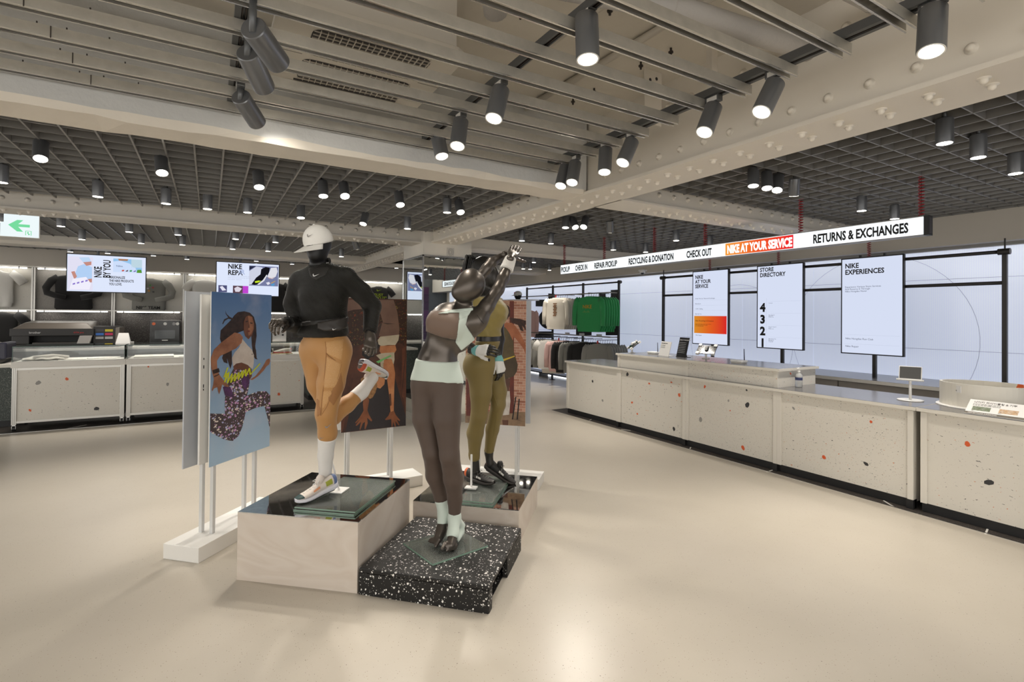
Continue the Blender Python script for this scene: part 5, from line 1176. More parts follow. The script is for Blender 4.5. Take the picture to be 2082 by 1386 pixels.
# ------------------------------------------------------------------ hands
def hand(parent, root, wrist, fdir, back, mir, curls, m, spread=.07, scale=1.0, thumb=(.6,.5), glove=None, name='hand', thumb_curl=.3):
    """fdir: wrist->knuckles, back: dorsal normal, mir: +1/-1 side of the thumb (along lateral), curls: 4 x (knuckle, middle, tip)"""
    x = np.array(fdir, float); x /= np.linalg.norm(x); z = np.array(back, float); z = z-x*(z@x); z /= np.linalg.norm(z); y = np.cross(z, x)*mir
    pr = []; S = scale
    base = [(.082,.030),(.086,.010),(.083,-.010),(.076,-.028)]; ln = [(.042,.025,.018),(.046,.028,.019),(.042,.026,.018),(.032,.020,.016)]
    for (bx, by) in base: pr.append((('c', (0,by*.55,0), (bx,by,.002), .016, .0125), .012))
    pr.append((('c', (-.05,0,0), (.02,0,0), .025, .024), .015))
    fingers = []
    for i, (bx, by) in enumerate(base):
        p = np.array([bx,by,.002]); a = 0.0; sa = (1.5-i)*spread; r = (.0098,.0088,.0078,.0066)
        for s in range(3):
            a += curls[i][s]; d = np.array([math.cos(a)*math.cos(sa), math.cos(a)*math.sin(sa), -math.sin(a)]); q = p+d*ln[i][s]
            fingers.append((('c', p, q, r[s], r[s+1]), .004)); p = q
    p = np.array([.018,.026,-.006]); th = [(.040,.0125),(.030,.0105),(.024,.009)]
    ay, az = thumb; d = np.array([math.cos(ay), math.sin(ay), -az]); d /= np.linalg.norm(d); pr.append((('c', (.0,.012,-.004), tuple(p), .018, .014), .012))
    for i, (l_, r_) in enumerate(th):
        q = p+d*l_; fingers.append((('c', p, q, r_, r_-.0015), .006)); p = q; d = d+np.array([thumb_curl*.6, -thumb_curl*.5, -thumb_curl*.2]); d /= np.linalg.norm(d)
    G = Grid(*bounds(pr+fingers, .02), .0028)
    fp = field(G, pr); f = fp.copy()
    for q in fingers: put(G, f, q[0], q[1])
    xf = lambda V: np.array(wrist)+S*(np.outer(V[:,0], x)+np.outer(V[:,1], y)+np.outer(V[:,2], z))
    o = obj(name, nets(G, f, name, m, root, 1, xf), m, parent)
    if glove:
        g1 = np.maximum(f-.0028, np.maximum(plane(G, (.108,0,0), (1,0,0)), plane(G, (-.012,0,0), (-1,0,0))))
        gl = obj('glove', nets(G, g1, 'glove', glove[0], root, 1, xf), None, parent)
        g2 = np.maximum(f-.0045, np.maximum(plane(G, (.016,0,0), (1,.25,0)), plane(G, (-.03,0,0), (-1,0,0))))
        obj('wrist_strap', nets(G, g2, 'wrist_strap', glove[1], root, 1, xf), None, gl)
        g3 = np.maximum(f-.0042, np.maximum(plane(G, (.108,0,0), (1,0,0)), plane(G, (.098,0,0), (-1,0,0))))
        obj('finger_trim', nets(G, g3, 'finger_trim', glove[2], root, 1, xf), None, gl)
    return o
FIST = [(1.1,1.5,.9)]*4; RELAX = [(.35,.5,.3),(.45,.55,.35),(.5,.6,.35),(.55,.6,.4)]
# ------------------------------------------------------------------ shoes
def shoe(parent, root, heel, toe, up, side, mats, L=.285, name='running_shoe', style='white'):
    """heel/toe: points on the sole's underside"""
    heel = np.array(heel, float); toe = np.array(toe, float); x = toe-heel; x /= np.linalg.norm(x); z = np.array(up, float); z = z-x*(z@x); z /= np.linalg.norm(z); y = np.cross(z, x)*side
    W_ = lambda V: heel+L*(V[0]*x+V[1]*y+V[2]*z)-np.array(root)
    st = [(0,.085,.05,.30,0),(.03,.115,.02,.335,0),(.12,.13,.0,.335,0),(.25,.125,.0,.30,.0),(.4,.125,.0,.285,.005),(.55,.145,.0,.245,.012),(.7,.165,.0,.195,.016),(.83,.155,.005,.165,.012),(.93,.115,.025,.145,.006),(.985,.06,.05,.125,.0),(1.0,.02,.07,.105,.0)]
    def at(t):
        for a, b in zip(st, st[1:]):
            if t <= b[0]: u = (t-a[0])/(b[0]-a[0]); return [a[i]+(b[i]-a[i])*u for i in range(5)]
        return st[-1]
    NS = 36; n = 20
    def upper(u, v):
        t, w, zb, zt, yo = at(v*.999); a = 2*math.pi*u; c, s = math.cos(a), math.sin(a)
        zb2 = zb+.07; zm = (zt+zb2)/2
        k = 1-.35*max(0, s)**1.5*(1 if t < .75 else .6)
        return W_((t, yo+w*.9*k*math.copysign(abs(c)**.75, c), zm+(zt-zb2)/2*math.copysign(abs(s)**.85, s)))
    o = obj(name, MB().grid(upper, n, NS, True), mats['upper'], parent, smooth=True)
    def sole(u, v):
        t, w, zb, zt, yo = at(v*.999); a = 2*math.pi*u; c, s = math.cos(a), math.sin(a); h = .085+.055*max(0,1-t*1.6)
        return W_((t*1.02-.01, yo+w*1.02*math.copysign(abs(c)**.55, c), zb+h/2+h/2*math.copysign(abs(s)**.45, s)))
    obj('sole', MB().grid(sole, n, NS, True), mats['sole'], o, smooth=True)
    obj('outsole', MB().grid(lambda u, v: (lambda q: W_((.1+.82*v, q[4]+(u-.5)*1.7*q[1], q[2]-.006)))(at(.1+.82*v)), 6, 14), mats['out'], o)
    # overlays follow the upper surface slightly proud
    def patch(nm, u0, u1, v0, v1, m, off=1.03):
        def fn(a, b):
            u = u0+(u1-u0)*a; v = v0+(v1-v0)*b; t, w, zb, zt, yo = at(v); an = 2*math.pi*u; c, s = math.cos(an), math.sin(an); zb2 = zb+.07; zm = (zt+zb2)/2; k = 1-.35*max(0, s)**1.5*(1 if t < .75 else .6)
            return W_((t, yo+w*.9*k*off*math.copysign(abs(c)**.75, c), zm+(zt-zb2)/2*off*math.copysign(abs(s)**.85, s)))
        return obj(nm, MB().grid(fn, 12, 8), m, o, smooth=True)
    patch('toe_cap', -.02, .52, .84, .985, mats['toe'])
    patch('heel_counter', -.08, .58, .0, .1, mats['heel'], 1.035)
    for sgn in (0, .5):
        patch('side_overlay', sgn-.03 if sgn == 0 else .5, .1 if sgn == 0 else .6, .14, .3, mats['acc'], 1.03)
    for sgn, u0 in ((1,.03),(-1,.47)): patch('midfoot_overlay', u0-.02, u0+.05, .45, .62, mats['acc2'], 1.025)
    la = MB()
    for i in range(6):
        t = .42+.07*i; q = at(t); yy = .06-.004*i
        la.tube([W_((t,q[4]-yy,q[3]*.93)), W_((t+.02,q[4],q[3]*1.03)), W_((t+.005,q[4]+yy,q[3]*.93))], .0028, 5)
    q = at(.4)
    for sg in (-1, 1): la.tube([W_((.4,0,q[3]*1.03)), W_((.42,sg*.06,q[3]*1.22)), W_((.5,sg*.11,q[3]*1.1)), W_((.44,sg*.03,q[3]*1.04))], .0028, 5); la.tube([W_((.41,0,q[3]*1.03)), W_((.5,sg*.09,q[3]*.85)), W_((.52,sg*.13,q[3]*.5))], .0025, 5)
    obj('laces', la, mats['lace'], o, smooth=True)
    obj('tongue', MB().tube([W_((.42,0,.25)), W_((.36,0,.36)), W_((.33,0,.41))], [.025,.026,.02], 8), mats['upper'], o, smooth=True)
    return o
# ------------------------------------------------------------------ finishes
m_mqb = mat('mannequin_black', (.012,.012,.013), .42, metal=.2)
m_mqg = mat('mannequin_gunmetal', (.115,.10,.088), .36, metal=.75)
m_knit = mat('sweater_black', (.011,.0105,.009), .55, bump=(58,.55,'rib',(.7,.5,.9)))
m_tan = mat('leggings_tan', (.44,.225,.075), .55, sheen=.15); m_tand = mat('leggings_panel', (.33,.155,.055), .6)
m_sock = mat('sock_white', (.76,.745,.72), .85, bump=(120,.25,'rib',(0,1.57,0)))
m_capw = mat('cap_white', (.74,.73,.70), .8, bump=(150,.1)); m_strapb = mat('bag_black', (.02,.019,.018), .5); m_grey_em = mat('emblem_grey', (.22,.21,.20), .5); m_silv = mat('emblem_silver', (.5,.5,.5), .35, metal=.5)
def fig_grid(prims, h): return Grid(*bounds(prims, .07), h)
# ================================================================== mannequin 1: runner in cap, sweater and tan leggings
def runner():
    base = onZ(650,1005,.44); T = thing('mannequin', 'black running mannequin in white cap, black sweater and tan leggings on the mirror plinth', 'mannequin', tuple(base)); B_ = base
    F1 = TH_*.94-RH*.34; R = frame(F1); HF = TH_*.80-RH*.60; RHd = frame(HF, UZ*.95+HF*.31)
    legA = chain([(685,716,3.33,.092),(673,778,3.32,.082),(663,840,3.31,.062),(666,880,3.35,.055),(662,925,3.39,.042),(661,975,3.42,.034)])
    legB = chain([(640,714,3.42,.094),(651,780,3.43,.078),(677,846,3.45,.054),(705,822,3.53,.052),(735,797,3.62,.042),(758,768,3.70,.034)])
    pel = [ell(662,702,3.37,(.158,.118,.125),R), ell(668,722,3.44,(.13,.09,.09),R)]
    tor = [ell(657,600,3.36,(.152,.108,.185),R), ell(661,655,3.37,(.128,.098,.13),R)]+chain([(614,572,3.39,.056),(655,566,3.36,.062),(701,566,3.32,.056)])+[ell(640,605,3.30,(.055,.05,.05),R), ell(672,603,3.28,(.055,.05,.05),R)]
    armL = chain([(608,575,3.39,.052),(597,617,3.41,.048),(606,662,3.37,.042),(578,656,3.17,.029)])
    armR = chain([(704,568,3.31,.055),(734,594,3.37,.05),(757,622,3.42,.043),(752,680,3.31,.029)])
    neck = chain([(648,560,3.37,.056),(646,520,3.35,.052)])
    head = [ell(648,492,3.345,(.070,.084,.092),RHd), ell(644,508,3.32,(.057,.066,.084),RHd), ell(641,521,3.30,(.030,.034,.026),RHd)]
    G = fig_grid(legA+legB+pel+tor+armL+armR+neck+head, .0075)
    fl = field(G, legA, .02); flb = field(G, legB, .02); fp = field(G, pel, .05); ft = field(G, tor, .06); fa = np.minimum(field(G, armL, .02), field(G, armR, .02)); fn = field(G, neck, .02); fh = field(G, head, .03)
    body = smin(smin(smin(smin(fl, flb, .005), fp, .05), ft, .05), smin(fa, ft, .03), .02); body = smin(smin(body, fn, .03), fh, .02)
    obj('body', nets(G, body, 'body', m_mqb, B_), m_mqb, T)
    low = smin(smin(fl, flb, .004), fp, .06)
    # leggings
    kA = plane(G, P(664,889,3.37), P(661,960,3.41)-P(666,880,3.36)); kB = plane(G, P(727,806,3.58), P(758,768,3.70)-P(720,810,3.58))
    far_b = plane(G, P(690,850,3.40), P(720,820,3.6)-P(660,850,3.3))
    fa_ = np.maximum(smin(fl, fp, .05)-.0035, kA); fb_ = np.maximum(smin(flb, fp, .05)-.0035, kB)
    leg = np.maximum(smin(fa_, fb_, .004), plane(G, P(660,668,3.37), UZ))
    lg = obj('leggings', nets(G, leg, 'leggings', m_tan, B_), m_tan, T)
    # darker panels and pocket seam on the standing leg
    def zone(a, b, c, d, off, m, nm, keep=None):
        f = np.maximum.reduce([fa_-off, vpoly(G, [a,b,c,d]), -plane(G, P(672,800,3.33), TH_)])
        obj(nm, nets(G, f, nm, m, B_), m, lg)
    zone((694,752),(699,790),(678,826),(663,812), .0015, m_tand, 'knee_panel'); zone((643,806),(650,812),(655,842),(644,850), .0015, m_tand, 'knee_panel')
    zone((616,676),(707,676),(707,682),(616,690), .0025, mat('waist_brown', (.36,.17,.06), .55), 'waistband')
    m_mesh = mat('leggings_mesh', (.52,.29,.115), .6, specks=[(330,.3,.35,[(.8,.65,.42)],(1,1,3))])
    zone((662,694),(700,688),(696,735),(663,720), .0012, m_mesh, 'mesh_pocket'); zone((662,722),(694,738),(690,790),(657,790), .0012, m_mesh, 'mesh_panel'); zone((655,793),(688,793),(668,818),(652,845), .0012, m_mesh, 'mesh_panel')
    sm = MB()
    def surf_line(pts, r=.0016):
        # seam: march from the camera side to the leg surface
        out = []
        for px, py in pts:
            best = None
            for d in np.arange(3.1, 3.45, .004):
                p = P(px, py, d); i = np.round((p-G.lo)/G.h).astype(int)
                if (i >= 0).all() and (i < G.n).all() and fa_[tuple(i)] < .002: best = p; break
            if best is not None: out.append(best-B_)
        if len(out) > 1: sm.tube(out, r, 5)
    surf_line([(661,694),(663,708),(663,722),(660,760),(657,790),(654,815),(652,845)]); surf_line([(663,718),(668,724),(677,730),(686,734),(694,736)], .003); surf_line([(706,690),(702,710),(696,735),(688,765),(678,795),(665,825),(655,842)])
    if sm.v: obj('seam', sm, m_tand, lg, smooth=True)
    near0 = lambda p, r: G.full(lambda X, Y, Z: (np.sqrt((X-p[0])**2+(Y-p[1])**2+(Z-p[2])**2)-r).astype(np.float32))
    # socks
    ska = np.maximum(np.maximum(fl-.006, -plane(G, P(664,887,3.37), P(661,960,3.41)-P(666,880,3.36))), -plane(G, P(661,985,3.42), UZ))
    obj('sock', nets(G, ska, 'sock', m_sock, B_), m_sock, T); skb = np.maximum.reduce([flb-.0065, near0(P(745,785,3.65), .13), -plane(G, P(724,809,3.58), P(758,768,3.70)-P(720,810,3.58))]); s2 = obj('sock', nets(G, skb, 'sock', m_sock, B_), m_sock, T)
    # sweater
    hem = [ell(655,676,3.37,(.172,.132,.05),R)]
    swt = smin(smin(ft-.020, field(G, hem, .03), .06), smin(fa-.014, ft-.016, .02), .012)
    flap = field(G, chain([(612,672,3.36,.03),(598,682,3.33,.010)]), .02); swt = smin(swt, flap, .03)
    swt = np.maximum(swt, -view_plane(G, (580,690), (720,683)) if False else plane(G, P(655,685,3.37), -UZ))
    cutL = plane(G, P(583,657,3.205), P(570,655,3.1)-P(606,662,3.37)); cutR = plane(G, P(753,674,3.315), P(752,690,3.29)-P(757,622,3.42))
    near = lambda p, r: G.full(lambda X, Y, Z: (np.sqrt((X-p[0])**2+(Y-p[1])**2+(Z-p[2])**2)-r).astype(np.float32))
    swt = np.where(near(P(575,655,3.16), .14) < 0, np.maximum(swt, cutL), swt); swt = np.where(near(P(752,690,3.3), .07) < 0, np.maximum(swt, cutR), swt)
    nk = near(P(648,548,3.36), .085); swt = np.where(nk < 0, np.maximum(swt, -field(G, chain([(648,575,3.35,.052),(648,520,3.34,.056)]), .01)), swt)
    # folds at the bent elbow
    fold = G.full(lambda X, Y, Z: (.0035*np.sin(X*95+Z*120)*np.sin(Y*60+Z*40)).astype(np.float32)); nearE = np.exp(-(np.clip(near(P(604,640,3.38), .0), 0, 1)/.09)**2)+.25
    swt = swt+fold*nearE
    so = obj('sweater', nets(G, swt, 'sweater', m_knit, B_), m_knit, T)
    # stand collar
    co = field(G, chain([(650,568,3.36,.078),(649,522,3.355,.072)]), .01); ci = field(G, chain([(648,572,3.352,.064),(648,505,3.345,.062)]), .01)
    col = np.maximum.reduce([co, -ci, plane(G, P(648,533,3.36), UZ*.85+R[1]*.52), -plane(G, P(648,572,3.36), UZ)])
    obj('collar', nets(G, col, 'collar', mat('collar_black', (.015,.014,.013), .55), B_), None, so)
    bz = np.maximum.reduce([swt-.003, vpoly(G, [(626,545),(674,541),(662,560),(643,570),(630,562)]), -plane(G, P(650,560,3.36), R[1])])
    obj('neck_panel', nets(G, bz, 'neck_panel', mat('collar_black', (.015,.014,.013), .55), B_), None, so)
    p = P(636,562,3.225)-B_; swoosh(so, p, RH*.98+TH_*.1, UZ*.97+TH_*.15, .045, m_silv)
    # belt bag
    band = np.maximum.reduce([swt-.006, vpoly(G, [(590,656),(720,642),(720,652),(590,666)])])
    bb = obj('belt_bag', nets(G, band, 'belt_bag', m_strapb, B_), None, T)
    pk = np.maximum.reduce([swt-.024, vpoly(G, [(645,655),(708,644),(706,664),(690,672),(660,673),(645,668)]), -plane(G, P(675,655,3.36), R[1])])
    obj('pouch', nets(G, pk, 'pouch', mat('pouch_brown', (.032,.028,.026), .45), B_), None, bb)
    swoosh(bb, P(676,671,3.172)-B_, RH, UZ, .026, m_plw); 
    # cap
    cc_ = P(647,489,3.34); ca = field(G, [('e', cc_, (.087,.098,.104), RHd)], 0.0)
    capf = np.maximum(ca, -plane(G, cc_-RHd[2]*.022, RHd[2])); cap = obj('cap', nets(G, capf, 'cap', m_capw, B_), None, T)
    def brim(u, v):
        a = math.radians(-74+148*u); rr0 = .084+.075*v
        q = cc_+RHd[0]*math.sin(a)*(.086+.02*v)+RHd[1]*math.cos(a)*rr0*1.12+RHd[2]*(-.016-.022*v-.006*(2*u-1)**2*(1+v))
        return tuple(q-B_)
    bo = obj('brim', MB().grid(brim, 20, 8), m_capw, cap, smooth=True); sd = bo.modifiers.new('s', 'SOLIDIFY'); sd.thickness = .005
    swoosh(cap, P(624,482,3.246)-B_, RH*.9+TH_*.35, UZ, .05, m_grey_em); obj('button', MB().lathe(cc_+RHd[2]*.103-B_, RHd[2], [(0,.009),(.005,.007),(.007,.001)], 10), m_capw, cap, smooth=True)
    swoosh(lg, P(662,871,3.268)-B_, RH*.93+UZ*.35, UZ*.93-RH*.3, .05, m_grey_em); swoosh(s2, P(650,892,3.285)-B_, RH, UZ, .03, m_grey_em)
    # hands
    w1 = P(576,656,3.165); hand(T, B_, w1, P(558,653,3.05)-w1, UZ*.25+RH*.2-TH_*.35-RH*.9*0+UZ*.8, 1, [(.8,.9,.6),(.85,.95,.6),(.9,1.0,.6),(.95,1.0,.6)], m_mqg, .05, 1.02, (.5,.55))
    w2 = P(752,681,3.305); hand(T, B_, w2, P(752,701,3.275)-w2, TH_*.8+RH*.5, 1, [(.7,1.0,.6),(.75,1.05,.6),(.8,1.1,.6),(.85,1.1,.6)], m_mqg, .04, 1.0, (.45,.3))
    # shoes and support rod
    ms = dict(upper=mat('shoe_white', (.70,.66,.61), .55, noise=(9,.6,(.74,.60,.52)), bump=(200,.1)), sole=mat('shoe_sole', (.72,.72,.78), .4), out=m_black, toe=mat('shoe_green', (.02,.05,.05), .5), heel=mat('shoe_blue', (.12,.17,.33), .5), acc=mat('shoe_yellow', (.35,.38,.05), .5), acc2=mat('shoe_peach', (.72,.34,.19), .5), lace=m_plw)
    shoe(T, B_, P(684,990,3.40), onZ(611,1021,.439), UZ, 1, ms)
    ms2 = dict(ms); ms2['heel'] = mat('shoe_orange', (.5,.09,.04), .5)
    shoe(T, B_, P(738,727,3.66), P(776,752,3.82), P(750,790,3.66)-P(752,735,3.68), 1, ms2)
    r0 = onZ(690,998,.43); sp_ = obj('support_rod', MB().cyl(r0-B_, P(672,925,3.43)-B_, .006, n=10), m_plw, T, smooth=True)
    bp_ = obj('support_plate', MB().cbox((0,0,.0), (.045,.06,.005)), m_plw, T); bp_.location = r0-B_+np.array([.0,.0,.004]); bp_.rotation_euler = (0,0,-.7)
runner()
# ================================================================== mannequin 2: stretching mannequin in brown and mint
m_brown = mat('tights_brown', (.078,.053,.041), .6, sheen=.08); m_taupe = mat('top_taupe', (.165,.112,.085), .62, sheen=.1); m_mint = mat('mint_fabric', (.56,.64,.58), .7, sheen=.2)
def stretcher():
    base = onZ(905,1112,.172); T = thing('mannequin', 'gunmetal stretching mannequin in taupe crop top and brown leggings on the speckled block', 'mannequin', tuple(base)); B_ = base
    F1 = TH_*.9-RH*.43; R = frame(F1); Rs = frame(F1, UZ*.96+RH*.28)
    legA = chain([(909,788,3.22,.092),(909,850,3.20,.081),(914,925,3.18,.056),(922,972,3.23,.058),(925,1015,3.27,.041),(924,1055,3.28,.033)])
    legB = chain([(866,786,3.28,.092),(866,850,3.28,.080),(879,920,3.26,.055),(885,965,3.31,.056),(897,1010,3.34,.039),(903,1048,3.34,.032)])
    footA = chain([(924,1052,3.28,.034),(921,1085,3.22,.031),(916,1108,3.16,.027)])+chain([(924,1055,3.29,.032),(939,1073,3.36,.026)])+chain([(939,1075,3.36,.024),(920,1108,3.19,.018)])
    footB = chain([(903,1045,3.34,.033),(897,1076,3.29,.030),(889,1097,3.23,.026)])+chain([(903,1048,3.35,.03),(912,1064,3.41,.025)])+chain([(912,1066,3.41,.022),(893,1098,3.26,.018)])
    toesA = [chain([(a,1108,3.155+.006*i,.012),(a-3,1120-i*1.2,3.12+.012*i,.010)])[0] for i, a in enumerate((905,911,917,923,928))]; toesA[0] = chain([(905,1104,3.16,.014),(899,1115,3.12,.0125)])[0]
    toesB = [chain([(a,1096,3.22+.006*i,.012),(a-4,1106-i*1.5,3.19+.012*i,.010)])[0] for i, a in enumerate((893,888,884,880,877))]; toesB[0] = chain([(893,1098,3.215,.014),(886,1110,3.18,.0125)])[0]
    pel = [ell(888,764,3.27,(.158,.12,.125),R), ell(893,785,3.33,(.14,.09,.09),R), ell(888,735,3.26,(.118,.098,.09),R)]
    tor = [ell(891,716,3.25,(.108,.088,.13),Rs), ell(908,660,3.24,(.128,.102,.145),Rs)]+chain([(917,642,3.29,.048),(940,640,3.27,.055),(965,652,3.23,.055)])+[ell(889,655,3.155,(.062,.058,.062),R), ell(919,662,3.135,(.058,.056,.06),R)]
    lat = chain([(938,700,3.25,.045),(958,665,3.25,.055),(972,650,3.23,.052)])
    armA = chain([(968,655,3.22,.055),(990,622,3.25,.047),(1013,588,3.30,.037),(1023,565,3.34,.038),(1040,521,3.42,.024)])
    armB = chain([(930,625,3.36,.045),(958,585,3.41,.042),(990,545,3.45,.034),(1000,533,3.47,.034),(1028,517,3.54,.022)])
    neck = chain([(940,632,3.27,.052),(948,600,3.25,.048)])
    Rh = frame(TH_*.85-RH*.5+UZ*.1)
    head = [('e', P(958,577,3.235), (.086,.098,.098), Rh), ('e', P(945,588,3.20), (.066,.074,.075), Rh), ('e', P(933,595,3.19), (.04,.045,.04), Rh)]
    allp = legA+legB+footA+footB+toesA+toesB+pel+tor+lat+armA+armB+neck+head
    G = fig_grid(allp, .0072)
    fl = field(G, legA, .02); flb = field(G, legB, .02); fp = field(G, pel, .06); ft = smin(field(G, tor, .06), field(G, lat, .03), .06)
    fa = field(G, armA, .02); fb = field(G, armB, .02); fn = field(G, neck, .02); fh = field(G, head, .04)
    fA = field(G, footA, .02); fB = field(G, footB, .02)
    groove = field(G, chain([(866,724,3.155,.006),(872,700,3.15,.007),(878,684,3.145,.006)]), .0)
    torso = smin(smin(ft, fp, .06), fn, .04); torso = np.maximum(torso, -(groove-.0)) if False else torso+.012*np.exp(-(np.clip(groove,0,1)/.014)**2)
    body = smin(smin(torso, smin(fa, fb, .005), .035), fh, .02); body = smin(body, smin(fl, flb, .004), .05)
    # feet join the legs in one continuous skin
    ff = smin(smin(fA, field(G, toesA, .004), .008), smin(fB, field(G, toesB, .004), .008), .0); body = smin(body, ff, .02)
    obj('body', nets(G, body, 'body', m_mqg, B_), m_mqg, T)
    kA = plane(G, P(924,1043,3.28), P(925,1055,3.28)-P(924,1000,3.26)); kB = plane(G, P(902,1016,3.34), P(903,1048,3.34)-P(896,1005,3.33))
    up = smin(np.maximum(smin(fl, fp, .05)-.004, kA), np.maximum(smin(flb, fp, .05)-.004, kB), .004)
    leg = np.maximum(up, -view_plane(G, (830,768),(945,779)) if False else plane(G, P(890,762,3.2), UZ))
    obj('leggings', nets(G, leg, 'leggings', m_brown, B_), None, T)
    # wide mint waistband: curved lower edge, soft fold on top
    full = smin(smin(fl, flb, .004), smin(fp, ft, .06), .05)
    wbd = np.maximum.reduce([full-.008, plane(G, P(888,733,3.2), UZ*.98-R[0]*.05), -plane(G, P(890,777,3.17), UZ*.96-F1*.12)])
    obj('waistband', nets(G, wbd, 'waistband', m_mint, B_), None, T)
    # crop top: taupe front, mint straps and side panel
    top_all = smin(ft, smin(fn, fa, .0), .0)
    hemp = view_plane(G, (858,678),(936,703)); hb = plane(G, P(860,682,3.2), UZ)
    tp = np.maximum.reduce([ft-.006, vpoly(G, [(850,630),(900,632),(945,634),(938,660),(930,697),(900,686),(850,677)]), -plane(G, P(905,660,3.30), F1)])
    o = obj('crop_top', nets(G, tp, 'crop_top', m_taupe, B_), None, T)
    mp = np.maximum.reduce([ft-.0115, vpoly(G, [(926,696),(938,713),(966,690),(944,656),(934,660)])])
    obj('side_panel', nets(G, mp, 'side_panel', m_mint, B_), None, o)
    sf = np.minimum(smin(ft, fn, .04), fa)-.0125
    for q in ([(933,634),(962,626),(952,642),(933,652)], [(933,648),(952,640),(947,660),(939,690),(927,701)]):
        obj('strap', nets(G, np.maximum.reduce([sf, vpoly(G, q), -plane(G, P(940,650,3.31), F1)]), 'strap', m_mint, B_), None, o)
    nb = np.maximum.reduce([smin(ft, fn, .04)-.013, vpoly(G, [(884,638),(920,629),(962,625),(962,631),(938,636),(905,637)]), -plane(G, P(920,640,3.36), F1)])
    obj('neck_binding', nets(G, nb, 'neck_binding', m_mint, B_), None, o)
    # mint stirrup cuffs
    cA = np.maximum.reduce([smin(fl, fA, .02)-.0045, -plane(G, P(924,1040,3.28), P(925,1055,3.28)-P(924,1000,3.26)), plane(G, P(921,1094,3.2), P(916,1108,3.16)-P(923,1070,3.24)), -(field(G, chain([(942,1074,3.36,.026),(946,1078,3.37,.026)]), 0)-.003)])
    obj('stirrup_cuff', nets(G, cA, 'stirrup_cuff', m_mint, B_), None, T)
    cB = np.maximum.reduce([smin(flb, fB, .02)-.0045, -plane(G, P(902,1014,3.34), P(903,1048,3.34)-P(896,1005,3.33)), plane(G, P(902,1064,3.31), (P(893,1090,3.25)-P(902,1050,3.33))*.6-UZ*.12)])
    obj('stirrup_cuff', nets(G, cB, 'stirrup_cuff', m_mint, B_), None, T)
    wr_ = np.maximum.reduce([fa-.013, -plane(G, P(1029,550,3.37), P(1037,528,3.41)-P(1023,565,3.34)), plane(G, P(1039,524,3.415), P(1037,528,3.41)-P(1023,565,3.34))])
    obj('wristband', nets(G, wr_, 'wristband', mat('terry_white', (.74,.72,.68), .95, bump=(260,.6)), B_), None, T)
    w1 = P(1040,521,3.42); hand(T, B_, w1, P(1047,508,3.55)-w1, RH*.3+TH_*.75+UZ*.5, -1, [(-.3,.1,.1)]*4, m_mqg, .03, 1.0, (.95,.1), thumb_curl=.05)
    w2 = P(1028,517,3.54); hand(T, B_, w2, P(1036,515,3.70)-w2, UZ*.9+RH*.1, -1, [(.1,.15,.1)]*4, m_mqg, .04, .95, (.5,.2))
    obj('joint_line', MB().tube([P(966,630,3.20)-B_,P(970,640,3.165)-B_,P(977,650,3.155)-B_,P(984,658,3.17)-B_], .0012, 5), m_black, T)
    rp = onZ(899,1106,.165); obj('support_foot', MB().cbox(tuple(rp-B_+np.array([0,0,.004])),(.012,.03,.008)), m_plw, T)
stretcher()
